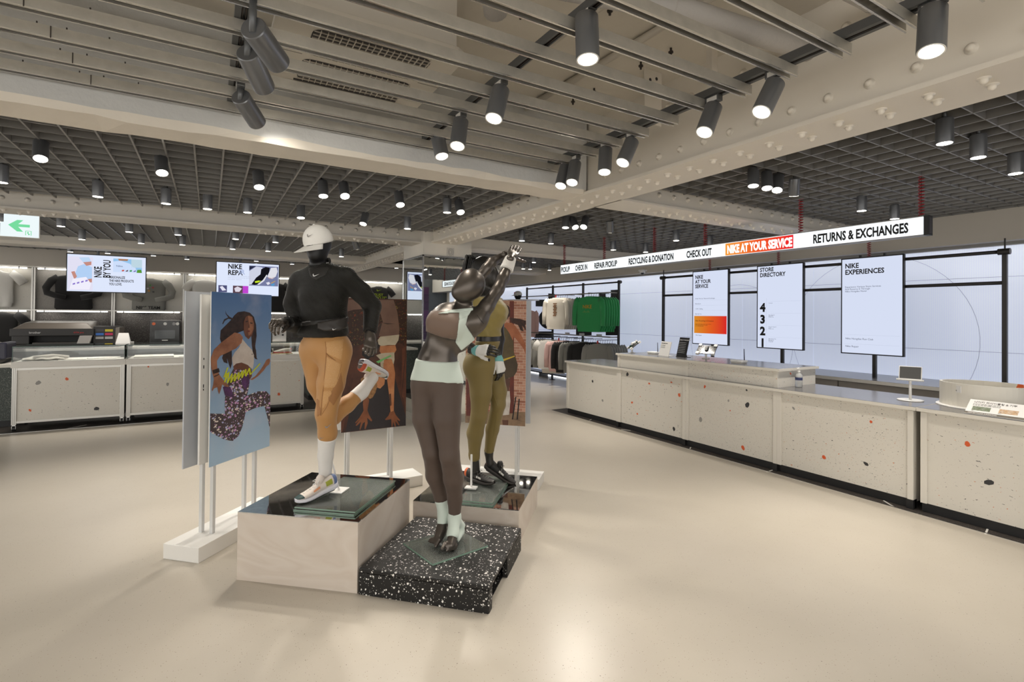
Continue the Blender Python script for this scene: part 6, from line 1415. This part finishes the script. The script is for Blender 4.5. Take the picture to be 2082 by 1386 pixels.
# ================================================================== mannequin 3: mannequin in olive with training gloves
m_olive = mat('olive_tights', (.19,.140,.043), .6, sheen=.1); m_olive2 = mat('olive_top', (.265,.205,.06), .55, sheen=.1)
def trainer():
    base = onZ(978,985,.282); T = thing('mannequin', 'dark mannequin in olive top and leggings with training gloves on the low mirror plinth', 'mannequin', tuple(base)); B_ = base
    F1 = RH*.92+TH_*.38; R = frame(F1)
    legA = chain([(976,748,4.02,.105),(978,800,4.0,.079),(974,845,4.0,.059),(966,880,4.05,.060),(964,925,4.10,.038),(967,956,4.12,.033)])
    legB = chain([(1000,745,4.16,.09),(1011,795,4.11,.072),(1013,822,4.09,.053),(1001,872,4.17,.049),(994,920,4.21,.033),(996,942,4.21,.032)])
    pel = [ell(980,733,4.06,(.15,.11,.12),R), ell(968,745,4.05,(.12,.085,.09),R)]
    tor = [ell(992,690,4.06,(.11,.088,.12),R), ell(994,640,4.06,(.14,.104,.15),R)]+chain([(968,614,3.95,.05),(988,604,4.06,.055),(1006,612,4.18,.05)])+[ell(1012,634,4.0,(.055,.055,.058),R), ell(1016,634,4.1,(.055,.055,.058),R)]
    armA = chain([(964,618,3.93,.048),(948,660,3.92,.042),(937,690,3.92,.038),(968,711,3.85,.025)])
    armB = chain([(1007,616,4.2,.048),(1014,660,4.17,.04),(1017,690,4.13,.035),(1014,730,4.04,.024)])
    neck = chain([(988,605,4.06,.052),(991,575,4.05,.048)])
    Rh = frame(RH*.85+TH_*.4+UZ*.25)
    head = [('e', P(985,550,4.05), (.078,.098,.10), Rh), ('e', P(999,562,4.02), (.058,.066,.078), Rh), ('e', P(1004,573,4.01), (.03,.036,.03), Rh)]
    allp = legA+legB+pel+tor+armA+armB+neck+head
    G = fig_grid(allp, .0078)
    fl = field(G, legA, .02); flb = field(G, legB, .02); fp = field(G, pel, .06); ft = field(G, tor, .06); fa = np.minimum(field(G, armA, .02), field(G, armB, .02)); fn = field(G, neck, .02); fh = field(G, head, .03)
    body = smin(smin(smin(smin(ft, fp, .06), fn, .04), fa, .03), fh, .02); body = smin(body, smin(fl, flb, .004), .05)
    obj('body', nets(G, body, 'body', mat('mannequin_dark', (.05,.047,.045), .38, metal=.6), B_), None, T)
    kA = plane(G, P(965,934,4.11), P(967,956,4.12)-P(964,900,4.08)); kB = plane(G, P(994,918,4.21), P(996,942,4.21)-P(998,890,4.18))
    up = smin(np.maximum(smin(smin(fl, fp, .05), ft, .05)-.004, kA), np.maximum(smin(flb, fp, .05)-.004, kB), .004)
    leg = np.maximum.reduce([up, view_plane(G, (1030,697),(940,690))*1.0, ]) if False else np.maximum(up, plane(G, P(990,694,4.0), UZ+R[1]*.0))
    lg = obj('leggings', nets(G, leg, 'leggings', m_olive, B_), None, T)
    wb_ = np.maximum(np.maximum(leg-.002, -plane(G, P(990,722,4.0), UZ)), -999); obj('waistband', nets(G, wb_, 'waistband', m_olive, B_), None, lg)
    sm = MB(); sm.tube([P(1003,800,4.02)-B_,P(1012,825,4.03)-B_,P(1010,850,4.07)-B_,P(1003,890,4.13)-B_,P(1000,915,4.18)-B_], .0014, 5); obj('seam', sm, m_olive2, lg)
    cr = G.full(lambda X, Y, Z: (.004*np.sin(Z*70+X*25)*np.sin(X*30-Y*25+Z*18)).astype(np.float32))
    tp = smin(ft-.012, fa-.010, .04); tp = tp+cr
    tp = np.maximum.reduce([tp, -plane(G, P(990,684,4.0), UZ), plane(G, P(988,604,4.05), UZ*.9-F1*.0)])
    slA = plane(G, P(958,632,3.93), P(937,690,3.92)-P(964,618,3.93)); slB = plane(G, P(1010,635,4.19), P(1017,690,4.13)-P(1007,616,4.2))
    tp = np.maximum(tp, np.minimum(slA+9*(ft < .012), 9)) if False else np.maximum(smin(ft-.012+cr, np.maximum(np.maximum(fa-.010, -9), np.where(fa < ft, np.minimum(np.maximum(slA, -9), 9), -9)), .02), np.maximum(-plane(G, P(990,684,4.0), UZ), plane(G, P(988,604,4.05), UZ)))
    obj('crop_top', nets(G, tp, 'crop_top', m_olive2, B_), None, T)
    # dark sleek hair with bun, headband and braided tail
    hc = P(982,548,4.06); hair = field(G, [('e', hc, (.088,.106,.108), Rh)], 0.0)
    hair = np.maximum(hair, plane(G, P(999,552,4.02), Rh[1]*.85-Rh[2]*.55))
    ho = obj('hair', nets(G, hair, 'hair', mat('hair_black', (.008,.0075,.007), .4, bump=(70,.6)), B_), None, T)
    mbh = MB()
    for i in range(14):
        a = i*.45; r_ = .01+.022*(i % 3)/2
        mbh.tube([P(966,527,4.09)-B_+np.array([.02*math.cos(a),.02*math.sin(a),.01*math.sin(2*a)]), P(955,527,4.11)-B_+np.array([r_*math.cos(a),r_*math.sin(a),.03]), P(950,545,4.12)-B_+np.array([r_*math.cos(a),r_*math.sin(a),0]), P(956,585,4.12)-B_+np.array([r_*math.cos(a),r_*math.sin(a),0]), P(968+i,620,4.10)-B_+np.array([.012*math.cos(a),.012*math.sin(a),.02*math.sin(a)])], [.006,.011,.012,.010,.004], 6)
    obj('ponytail', mbh, mat('hair_black', (.008,.0075,.007), .4), ho, smooth=True)
    hbd = np.maximum(field(G, [('e', hc, (.093,.111,.113), Rh)], 0.0), np.abs(plane(G, P(1000,545,4.02), Rh[1]*.75-Rh[2]*.66))-.016)
    obj('headband', nets(G, hbd, 'headband', mat('headband_brown', (.06,.05,.035), .6), B_), None, ho)
    gm = (mat('glove_white', (.70,.69,.67), .6), mat('glove_mint', (.16,.42,.42), .6), m_black)
    w1 = P(969,712,3.845); hand(T, B_, w1, P(990,711,3.80)-w1, TH_*.85+UZ*.45, -1, [(.15,.4,.3),(.2,.45,.3),(.25,.5,.3),(.3,.5,.3)], mat('mannequin_dark', (.05,.047,.045), .38), .09, 1.05, (.6,.3), gm)
    w2 = P(1014,731,4.035); hand(T, B_, w2, P(1018,750,4.03)-w2, TH_*.6+RH*.6, -1, RELAX, mat('mannequin_dark', (.05,.047,.045), .38), .05, 1.05, (.5,.3), gm)
    ms = dict(upper=mat('shoe_black', (.018,.016,.015), .55, bump=(180,.3)), sole=mat('shoe_solek', (.03,.025,.022), .5), out=m_black, toe=mat('shoe_toe', (.025,.02,.018), .45), heel=mat('shoe_red', (.6,.12,.03), .5), acc=m_black, acc2=mat('shoe_wedge', (.68,.66,.62), .4), lace=mat('lace_grey', (.2,.19,.17), .6))
    shoe(T, B_, onZ(947,974,.283), onZ(1016,990,.283), UZ, 1, ms)
    shoe(T, B_, P(984,950,4.24), onZ(1021,973,.283), UZ, 1, ms)
    r0 = onZ(958,992,.283); obj('support_rod', MB().box(-.006,.006,-.006,.006,0,.26), m_plw, T).location = r0-B_; bp_ = obj('support_plate', MB().box(-.045,.045,-.03,.03,0,.01), m_plw, T); bp_.location = r0-B_; bp_.rotation_euler = (0,0,-.75)
trainer()
# ================================================================== plinths
m_ply = mat('birch_ply', (.60,.535,.47), .5, wave=(.9,(1.2,1.2,3.2),(.52,.44,.37),.5), noise=(4,.3,(.64,.58,.52)))
m_ply_x = mat('birch_ply_end', (.60,.535,.47), .5, wave=(1.3,(1.0,1.0,.8),(.50,.42,.35),.45))
m_pmir = mat('plinth_mirror', (.66,.655,.64), .04, metal=1.0, noise=(26,.5,(.42,.41,.40)))
def plinth(lab, c0, ang, w, d, h):
    T = thing('display_plinth', lab, 'plinth', (c0[0],c0[1],0), ang)
    t = .018
    for nm, b in (('front_board',(0,w,0,t)),('back_board',(0,w,d-t,d)),('side_board',(0,t,t,d-t)),('side_board',(w-t,w,t,d-t))): obj(nm, MB().box(*b,0,h-.006), m_ply if nm != 'side_board' else m_ply_x, T)
    obj('top_mirror', MB().box(0,w,0,d,h-.006,h), m_pmir, T)
    return T
A1 = math.atan2(3.025-3.54,.76-.165)
plinth('tall birch plywood plinth with mirror top under the runner', (.165,3.54), A1, .787, .80, .413)
A3 = math.atan2(3.091-3.635,1.897-1.314)
plinth('low birch plywood plinth with mirror top under the olive mannequin', (1.314,3.635), A3, .797, .78, .25)
m_rub = mat('speckled_rubber', (.006,.0055,.005), .55, specks=[(62,.36,.5,[(.72,.70,.67),(.5,.48,.46),(.8,.78,.75)],(1,1,1),.012),(120,.3,.3,[(.6,.58,.55)])], bump=(160,.12))
A2 = math.atan2(2.465-3.02,1.33-.762)
bk = thing('display_block', 'low black speckled rubber block with a side opening under the stretcher', 'plinth', (.766,3.012,0), A2)
w, d, h = .785, .785, .155
obj('top_slab', MB().box(0,w,0,d/2-.001,h-.03,h), m_rub, bk, bevel=.006); obj('top_slab', MB().box(0,w,d/2+.001,d,h-.03,h), m_rub, bk, bevel=.006)
obj('front_wall', MB().box(0,w,0,.03,0,h-.03), m_rub, bk); obj('back_wall', MB().box(0,w,d-.03,d,0,h-.03), m_rub, bk); obj('side_wall', MB().box(0,.03,.03,d-.03,0,h-.03), m_rub, bk)
obj('side_wall', MB().box(w-.03,w,.40,d-.03,0,h-.03), m_rub, bk); obj('side_wall', MB().box(w-.03,w,.03,.06,0,h-.03), m_rub, bk); obj('cavity_floor', MB().box(.03,w-.03,.03,d-.03,0,.006), m_rub, bk)
# glass plates
m_gp = pane('plate_glass', (.96,.985,.97), .04, 1.45, 0, (.10,(.62,.66,.62))); m_ge = mat('plate_edge', (.30,.46,.36), .15, trans=.3)
def plate(lab, q4, z, t=.008):
    c = sum(np.array(q) for q in q4)/4; T = thing('glass_plate', lab, 'glass plate', (c[0],c[1],z)); L_ = [(q[0]-c[0],q[1]-c[1]) for q in q4]
    obj('pane', MB().hexa([(x,y,0) for x,y in L_],[(x,y,t) for x,y in L_]), m_gp, T)
    e = MB()
    for i in range(4):
        a, b = L_[i], L_[(i+1)%4]; n_ = np.array([b[1]-a[1],a[0]-b[0]]); n_ = n_/np.linalg.norm(n_)*.0008
        e.quad((a[0]+n_[0],a[1]+n_[1],0),(b[0]+n_[0],b[1]+n_[1],0),(b[0]+n_[0],b[1]+n_[1],t),(a[0]+n_[0],a[1]+n_[1],t))
    obj('polished_edge', e, m_ge, T); return T
ux1, uy1 = np.array([math.cos(A1), math.sin(A1)]), np.array([-math.sin(A1), math.cos(A1)]); o1 = np.array([.165,3.54])
def sq(o, u, v, a, b, c, d): return [o+u*a+v*c, o+u*b+v*c, o+u*b+v*d, o+u*a+v*d]
plate('lower clear glass plate on the tall plywood plinth', sq(o1,ux1,uy1,.32,.72,.08,.68), .4135); plate('upper clear glass plate under the runner shoe', sq(o1,ux1,uy1,.325,.725,.085,.685), .4275)
ux3, uy3 = np.array([math.cos(A3), math.sin(A3)]), np.array([-math.sin(A3), math.cos(A3)]); o3 = np.array([1.314,3.635])
plate('lower clear glass plate on the low plywood plinth', sq(o3,ux3,uy3,.34,.60,.02,.62), .2505); plate('upper clear glass plate under the olive mannequin shoes', sq(o3,ux3,uy3,.335,.595,.03,.63), .2645)
plate('clear glass plate lying skewed on the speckled block', [onZ(820,1105,.16)[:2],onZ(880,1148,.16)[:2],onZ(992,1110,.16)[:2],onZ(928,1076,.16)[:2]], .1553, .010)
# ================================================================== poster stands
m_bw = mat('stand_white', (.74,.73,.70), .35); m_acr = mat('frosted_acrylic', (.62,.65,.70), .35, trans=.25); m_pole = mat('acrylic_pole', (.78,.79,.79), .25, trans=.25)
def poster_stand(lab, p0, ang, back_off, prn, base_w=.278, back_shift=0.0, base_lab=None):
    """p0: lower left corner (plan) of the printed panel seen from its front; panel .6 x 1.2"""
    T = thing('poster_stand', lab, 'poster stand', (p0[0],p0[1],0), ang)
    z0, z1 = .57, 1.765; s = back_off
    # local x along the panel, local -y is the front
    obj('front_panel', MB().box(0,.6,0,.008,z0,z1), m_bw, T)
    obj('back_panel', MB().box(back_shift,.6+back_shift,s,s+.01,z0+.0,z1), m_acr, T)
    obj('core_board', MB().box(.0+back_shift*.35,.57+back_shift*.35,s*.4,s*.4+.014,z0+.02,z1-.02), m_bw, T)
    obj('base', MB().box(-.15,.75,s/2-base_w/2,s/2+base_w/2,0,.1), m_bw, T, bevel=.003)
    for x in (.1,.5):
        for yy in (.012, s-.034): obj('pole', MB().box(x-.012+back_shift*.5,x+.012+back_shift*.5,yy,yy+.024,.1,z1-.05), m_pole, T)
    prn(T)
    return T
def printer_for(p0, ang):
    n = (math.sin(ang), -math.cos(ang)); ca, sa = math.cos(ang), math.sin(ang)
    layer = [0]
    def U(px, py):   # photo point -> local panel coordinates
        q = onV(px, py, p0, n); dx, dy = q[0]-p0[0], q[1]-p0[1]; return min(max(dx*ca+dy*sa, .0), .6), min(max(q[2], .57), 1.765)
    def shape(T, pts, m, name='printed_shape'):
        layer[0] += 1; y = -.0002-.00012*layer[0]
        P2 = [U(*p) for p in pts]
        obj(name, MB().poly([(x,y,z) for x, z in P2]), m, T)
    return U, shape, layer
def inkm(name, rgb, rgb2=None, sc=8, specks=()): return mat(name, lin(*rgb), .38, noise=(sc,1.0,lin(*rgb2)) if rgb2 else None, specks=specks)
# --- poster 1: leaping athlete against the sky
ang1 = math.radians(46.5); q1 = (.012,4.045)
def art1(T):
    U, S, L_ = printer_for(q1, ang1)
    sky = bpy.data.materials.new('print_sky'); sky.use_nodes = True; nt = sky.node_tree; b = nt.nodes['Principled BSDF']; b.inputs['Roughness'].default_value = .35
    tc = nn(nt,'ShaderNodeTexCoord'); sx = nn(nt,'ShaderNodeSeparateXYZ'); nt.links.new(tc.outputs['Object'], sx.inputs[0]); mr = nn(nt,'ShaderNodeMapRange'); mr.inputs[1].default_value = .57; mr.inputs[2].default_value = 1.77; nt.links.new(sx.outputs[2], mr.inputs[0])
    rp = nn(nt,'ShaderNodeValToRGB'); rp.color_ramp.elements[0].color = (*lin(168,196,220),1); rp.color_ramp.elements[1].color = (*lin(72,112,165),1); nt.links.new(mr.outputs[0], rp.inputs[0])
    nz = nn(nt,'ShaderNodeTexNoise'); nz.inputs['Scale'].default_value = 3.2; nz.inputs['Detail'].default_value = 5; nt.links.new(tc.outputs['Object'], nz.inputs[0]); m2 = nn(nt,'ShaderNodeMapRange'); m2.inputs[1].default_value = .52; m2.inputs[2].default_value = .78; m2.inputs[4].default_value = .45; nt.links.new(nz.outputs[0], m2.inputs[0])
    mx = nn(nt,'ShaderNodeMix',data_type='RGBA'); mx.inputs[7].default_value = (*lin(196,196,208),1); nt.links.new(m2.outputs[0], mx.inputs[0]); nt.links.new(rp.outputs[0], mx.inputs[6]); nt.links.new(mx.outputs[2], b.inputs['Base Color'])
    obj('printed_picture', MB().quad((0,-.0002,.57),(.6,-.0002,.57),(.6,-.0002,1.765),(0,-.0002,1.765)), sky, T)
    z = lambda x, y: (350+x/3.552, 570+y/3.552)
    hair = inkm('print_hair', (30,22,22), (62,44,40), 20); skin = inkm('print_skin', (128,84,62), (166,116,88), 9); skin2 = inkm('print_skin_dark', (92,58,44), (118,76,58), 12); whit = inkm('print_white_top', (206,198,190), (186,176,168), 8)
    pat = inkm('print_tights', (70,58,62), None, specks=[(44,.52,.98,[lin(226,216,206),lin(214,204,196),lin(196,150,196),lin(176,176,214)],(1,1,1.5),.01)]); purp = inkm('print_purple', (62,36,74), (96,56,110), 30); lime = inkm('print_lime', (196,204,40))
    S(T,[z(*p) for p in [(475,228),(520,222),(560,232),(590,262),(606,320),(610,400),(600,470),(606,540),(590,560),(575,470),(570,380),(540,320),(520,360),(470,380),(430,470),(432,600),(420,640),(395,560),(370,530),(360,470),(345,420),(350,360),(380,330),(420,290),(450,250)]], hair)
    for pts in ([(384,216),(392,240),(415,262),(450,280),(440,290),(405,268),(386,240)], [(362,310),(375,280),(405,266),(440,284),(405,276),(380,292),(366,318)], [(585,470),(605,500),(610,560),(618,570),(598,566),(580,510)], [(395,560),(400,600),(372,590),(360,560),(372,520)]): S(T,[z(*p) for p in pts], hair)
    S(T,[z(*p) for p in [(275,1340-380),(320,962),(370,962),(430,980),(440,1000),(430,1060),(410,1120),(430,1155),(380,1150),(330,1125),(290,1105),(274,1090)]], pat)     # rear thigh
    S(T,[z(*p) for p in [(440,640),(500,622),(545,650),(560,700),(555,760),(540,830),(620,800),(680,800),(712,830),(716,900),(716,1075),(690,1000),(665,905),(600,920),(530,950),(520,1000),(505,1060),(480,1120),(440,1158),(400,1155),(395,1100),(400,1010),(380,960),(380,850),(400,750),(420,680)]], pat)
    S(T,[z(*p) for p in [(365,770),(400,750),(430,790),(445,845),(420,840),(380,830)]], purp); S(T,[z(*p) for p in [(500,690),(555,680),(558,740),(530,790),(500,750)]], purp)
    S(T,[z(*p) for p in [(440,620),(470,592),(510,590),(545,610),(572,640),(575,690),(560,715),(552,680),(530,650),(480,640),(445,650)]], skin2)   # midriff
    S(T,[z(*p) for p in [(560,715),(600,690),(640,640),(665,600),(680,572),(702,562),(708,580),(700,605),(680,620),(660,650),(620,690),(580,718)]], skin)  # far arm + hand
    S(T,[z(*p) for p in [(505,420),(520,440),(545,470),(575,500),(590,540),(588,600),(580,640),(545,610),(500,592),(460,600),(440,620),(430,560),(450,520),(485,480)]], whit)
    S(T,[z(*p) for p in [(275,560),(300,500),(350,450),(410,405),(450,375),(490,385),(510,410),(500,450),(460,490),(400,520),(345,545),(322,580),(325,640),(340,680),(370,720),(405,755),(408,770),(380,765),(360,750),(350,790),(338,822),(330,800),(325,770),(300,780),(290,800),(284,790),(295,750),(300,710),(292,680),(280,630)]], skin)
    S(T,[z(*p) for p in [(515,300),(530,262),(555,250),(580,265),(592,310),(590,350),(575,395),(550,425),(525,400),(515,360)]], skin2)
    S(T,[z(*p) for p in [(545,255),(575,262),(588,310),(585,350),(570,385),(550,400),(545,360),(555,320)]], skin)
    for pts in ([(528,294),(546,290),(546,298),(530,302)], [(562,302),(580,306),(578,314),(562,310)]): S(T,[z(*p) for p in pts], hair)
    S(T,[z(*p) for p in [(540,362),(552,358),(562,366),(552,374),(540,370)]], inkm('print_lips', (110,50,46))); S(T,[z(*p) for p in [(548,318),(556,318),(558,342),(544,342)]], skin2)
    S(T,[z(*p) for p in [(288,648),(335,632),(342,660),(295,675)]], hair); S(T,[z(*p) for p in [(300,690),(338,674),(338,680),(302,698)]], hair)
    zz = [(400,628),(372,700),(395,668),(376,735),(408,660),(396,742),(430,672),(420,738),(455,670),(446,728),(480,662),(474,716),(505,650),(500,704),(528,640),(528,692),(555,632),(560,680),(632,598)]
    for a, b2 in zip(zz, zz[1:]): S(T,[z(a[0]-5,a[1]),z(a[0]+5,a[1]),z(b2[0]+5,b2[1]),z(b2[0]-5,b2[1])], lime, 'printed_scribble')
    S(T,[z(568,528),z(572,538),z(588,522),z(574,532)], hair)
    S(T,[z(705,1150),z(717,1140),z(717,1190),z(703,1180)], inkm('print_leaf', (90,100,60)))
    mb = MB()
    for zz2 in (1.30,1.25,1.24,1.12,1.11,1.09): mb.box(-.004,-.0005,.05,.06,zz2,zz2+.012)
    obj('edge_marks', mb, m_ink, T)
poster_stand('poster stand with a leaping athlete in patterned tights against blue sky', q1, ang1, .135, art1, .278, -.075)
# --- poster 2: handstand athlete
q2, ang2 = (1.015,4.672), math.radians(2.0)
def art2(T):
    U, S, L_ = printer_for(q2, ang2); z = lambda x, y: (680+x/3.556, 590+y/3.556)
    obj('printed_picture', MB().quad((0,-.0002,.57),(.6,-.0002,.57),(.6,-.0002,1.765),(0,-.0002,1.765)), inkm('print_wood', (92,52,36), (58,32,26), 5), T)
    mat_ = inkm('print_mat', (44,38,42), (34,30,34), 6); leaf = inkm('print_leaves', (52,30,20), None, specks=[(46,.42,.6,[lin(150,120,60),lin(110,90,44),lin(120,50,26),lin(60,50,28)],(1,1,2.2),.03)])
    tg_ = inkm('print_tan', (176,112,72), (204,142,96), 9); tgd = inkm('print_tan_dark', (120,70,44), (146,90,58), 9); br_ = inkm('print_brown_tights', (122,94,80), (104,78,68), 5); brd = inkm('print_brown_dark', (62,46,42)); cr_ = inkm('print_cream', (196,186,164), (176,164,140), 12); hr_ = inkm('print_blond', (176,132,84), (120,84,52), 60); blk = inkm('print_blk', (26,22,24))
    S(T,[z(*p) for p in [(46,70),(524,70),(524,330),(500,400),(470,380),(300,400),(200,395),(46,400)]], leaf)
    S(T,[z(*p) for p in [(80,1022),(130,760),(150,700),(330,560),(440,640),(518,910),(518,976)]], mat_)
    S(T,[z(*p) for p in [(46,750),(120,640),(150,560),(60,1020),(46,1024)]], inkm('print_wood2', (70,38,28), (96,54,38), 10)); S(T,[z(*p) for p in [(490,420),(520,400),(520,880),(500,780),(482,760)]], inkm('print_wood3', (106,60,40), (80,44,32), 10))
    for a, b2 in (((520,410),(484,770)),((50,945),(100,840))): S(T,[z(a[0]-1.5,a[1]),z(a[0]+1.5,a[1]),z(b2[0]+1.5,b2[1]),z(b2[0]-1.5,b2[1])], blk)
    S(T,[z(*p) for p in [(70,160),(70,72),(205,64),(210,135),(140,140)]], br_)
    S(T,[z(*p) for p in [(303,70),(428,70),(455,160),(470,280),(465,330),(400,345),(320,330),(285,330),(290,290),(330,240),(350,232),(330,160)]], br_)
    S(T,[z(*p) for p in [(345,234),(440,242),(380,246)]], brd); S(T,[z(*p) for p in [(285,320),(330,240),(345,235),(330,290),(318,340),(300,350)]], brd)
    S(T,[z(*p) for p in [(265,480),(262,440),(290,370),(330,380),(325,410),(300,440),(285,480)]], blk); S(T,[z(*p) for p in [(200,430),(262,428),(270,480),(240,500),(200,470)]], blk)
    S(T,[z(*p) for p in [(312,360),(330,335),(468,320),(462,360),(440,395),(385,395),(340,404),(318,390)]], cr_)
    S(T,[z(*p) for p in [(330,402),(440,396),(448,430),(430,460),(340,462),(325,440)]], tg_)
    S(T,[z(*p) for p in [(300,470),(340,455),(432,448),(434,500),(425,545),(415,500),(370,495),(352,530),(360,600),(335,570),(330,500)]], cr_)
    S(T,[z(*p) for p in [(360,500),(410,495),(428,540),(438,600),(432,700),(430,800),(428,880),(405,880),(395,760),(385,680),(375,620),(355,600),(352,540)]], tg_)   # right arm
    S(T,[z(*p) for p in [(330,560),(350,600),(365,640),(360,680),(330,710),(300,700),(290,660),(290,600)]], tg_)   # face
    S(T,[z(*p) for p in [(310,610),(345,590),(350,600),(318,625)]], cr_)
    S(T,[z(*p) for p in [(190,640),(230,610),(270,610),(300,640),(310,690),(295,740),(275,775),(255,785),(235,765),(210,740),(190,700)]], hr_)
    S(T,[z(*p) for p in [(210,760),(245,775),(250,800),(235,880),(210,880),(205,820)]], tgd)
    for pts in ([(210,870),(238,866),(250,900),(272,938),(266,948),(236,920),(240,960),(224,1004),(216,1000),(220,950),(205,960),(186,1010),(180,1004),(192,950),(160,980),(152,975),(185,930),(152,962),(150,955),(180,920)], [(400,880),(430,870),(442,900),(474,938),(470,946),(448,930),(470,972),(462,976),(440,945),(444,984),(436,984),(424,950),(418,986),(412,986),(410,930),(368,938),(366,930),(390,905)]): S(T,[z(*p) for p in pts], tgd)
    S(T,[z(*p) for p in [(300,515),(405,468),(412,476),(360,500),(318,528)]], inkm('print_greenlace', (112,186,110))); S(T,[z(*p) for p in [(395,750),(408,745),(412,830),(400,838)]], inkm('print_ink', (90,56,40)))
poster_stand('poster stand with an athlete doing a handstand on wooden boards', q2, ang2, .12, art2, .26, -.06)
# --- poster 3: athlete by a brick wall
q3, ang3 = (2.169,4.552), math.radians(-44.4)
def art3(T):
    U, S, L_ = printer_for(q3, ang3); z = lambda x, y: (920+x/3.65, 640+y/3.65); z4 = lambda x, y: (880+x/6.93, 480+y/6.93)
    bm = bpy.data.materials.new('print_brick'); bm.use_nodes = True; nt = bm.node_tree; b = nt.nodes['Principled BSDF']; b.inputs['Roughness'].default_value = .4
    tc = nn(nt,'ShaderNodeTexCoord'); mp = nn(nt,'ShaderNodeMapping'); mp.inputs['Rotation'].default_value = (math.pi/2,0,0); nt.links.new(tc.outputs['Object'], mp.inputs[0]); bt = nn(nt,'ShaderNodeTexBrick'); bt.inputs['Scale'].default_value = 11; bt.inputs['Color1'].default_value = (*lin(150,92,72),1); bt.inputs['Color2'].default_value = (*lin(196,150,128),1); bt.inputs['Mortar'].default_value = (*lin(206,184,166),1); bt.inputs['Mortar Size'].default_value = .018; bt.inputs['Row Height'].default_value = .28; bt.inputs['Brick Width'].default_value = .7; nt.links.new(mp.outputs[0], bt.inputs[0]); nt.links.new(bt.outputs[0], b.inputs['Base Color'])
    obj('printed_picture', MB().quad((0,-.0002,.57),(.6,-.0002,.57),(.6,-.0002,1.765),(0,-.0002,1.765)), bm, T)
    ol = inkm('print_olive', (96,82,50), (78,66,42), 9); old = inkm('print_olive_dark', (74,60,40), (58,46,34), 8); sk = inkm('print_skin3', (152,88,58), (178,112,78), 8); skd = inkm('print_skin3d', (84,54,42), (104,68,52), 8); hr = inkm('print_hair3', (44,26,22), (70,40,32), 40); red = inkm('print_redpipe', (110,46,34), (84,36,28), 12); fl = inkm('print_floor', (150,124,98), (112,90,72), 10); blk = inkm('print_blk', (26,22,24)); wh = inkm('print_sock', (206,200,192), (180,172,164), 20)
    S(T,[(945,612),(1035,612),(1035,640),(945,640)], inkm('print_ribs', (186,150,124), (150,112,90), 50)); S(T,[(945,835),(1075,838),(1075,868),(945,862)], fl); S(T,[(1036,612),(1045,612),(1045,840),(1036,840)], red); S(T,[(948,770),(960,770),(960,845),(948,845)], red)
    S(T,[z(*p) for p in [(370,780),(415,780),(412,830),(372,826)]], skd)
    S(T,[z(*p) for p in [(365,560),(425,565),(430,640),(420,740),(372,745),(360,640)]], wh)
    S(T,[z(*p) for p in [(360,470),(430,470),(420,565),(365,565)]], skd)
    S(T,[z(*p) for p in [(330,320),(380,300),(462,295),(485,370),(478,420),(455,455),(400,475),(350,470),(330,400)]], old)
    S(T,[z(*p) for p in [(355,270),(450,250),(462,300),(360,335)]], ol)
    S(T,[z(*p) for p in [(370,330),(462,302),(462,310),(372,345)]], inkm('print_yel', (206,176,60)))
    S(T,[z(*p) for p in [(345,180),(375,80),(400,70),(420,120),(450,180),(455,250),(350,275)]], ol)
    S(T,[z(*p) for p in [(370,85),(400,55),(440,60),(470,85),(500,130),(540,210),(566,260),(566,300),(530,255),(490,200),(455,160),(448,190),(420,130),(390,90)]], sk)
    S(T,[z4(*p) for p in [(985,975),(1030,962),(1075,990),(1092,1050),(1085,1120),(1050,1170),(1000,1200),(985,1120)]], hr)
    S(T,[z4(*p) for p in [(1080,1150),(1150,1155),(1230,1165),(1310,1190),(1330,1240),(1300,1250),(1340,1310),(1320,1330),(1260,1260),(1280,1340),(1240,1330),(1200,1250),(1170,1240),(1110,1215)]], hr)
    for a, b2 in (((470,610),(445,770)),((495,625),(480,770)),((470,605),(566,612)),((470,640),(566,645)),((440,770),(566,790)),((560,612),(566,612))): S(T,[z(a[0]-4,a[1]-3),z(a[0]+5,a[1]-3),z(b2[0]+5,b2[1]+5),z(b2[0]-4,b2[1]+5)], blk)
poster_stand('poster stand with an athlete in olive leggings beside a brick wall', q3, ang3, .13, art3, .26, .02)
finish_text()
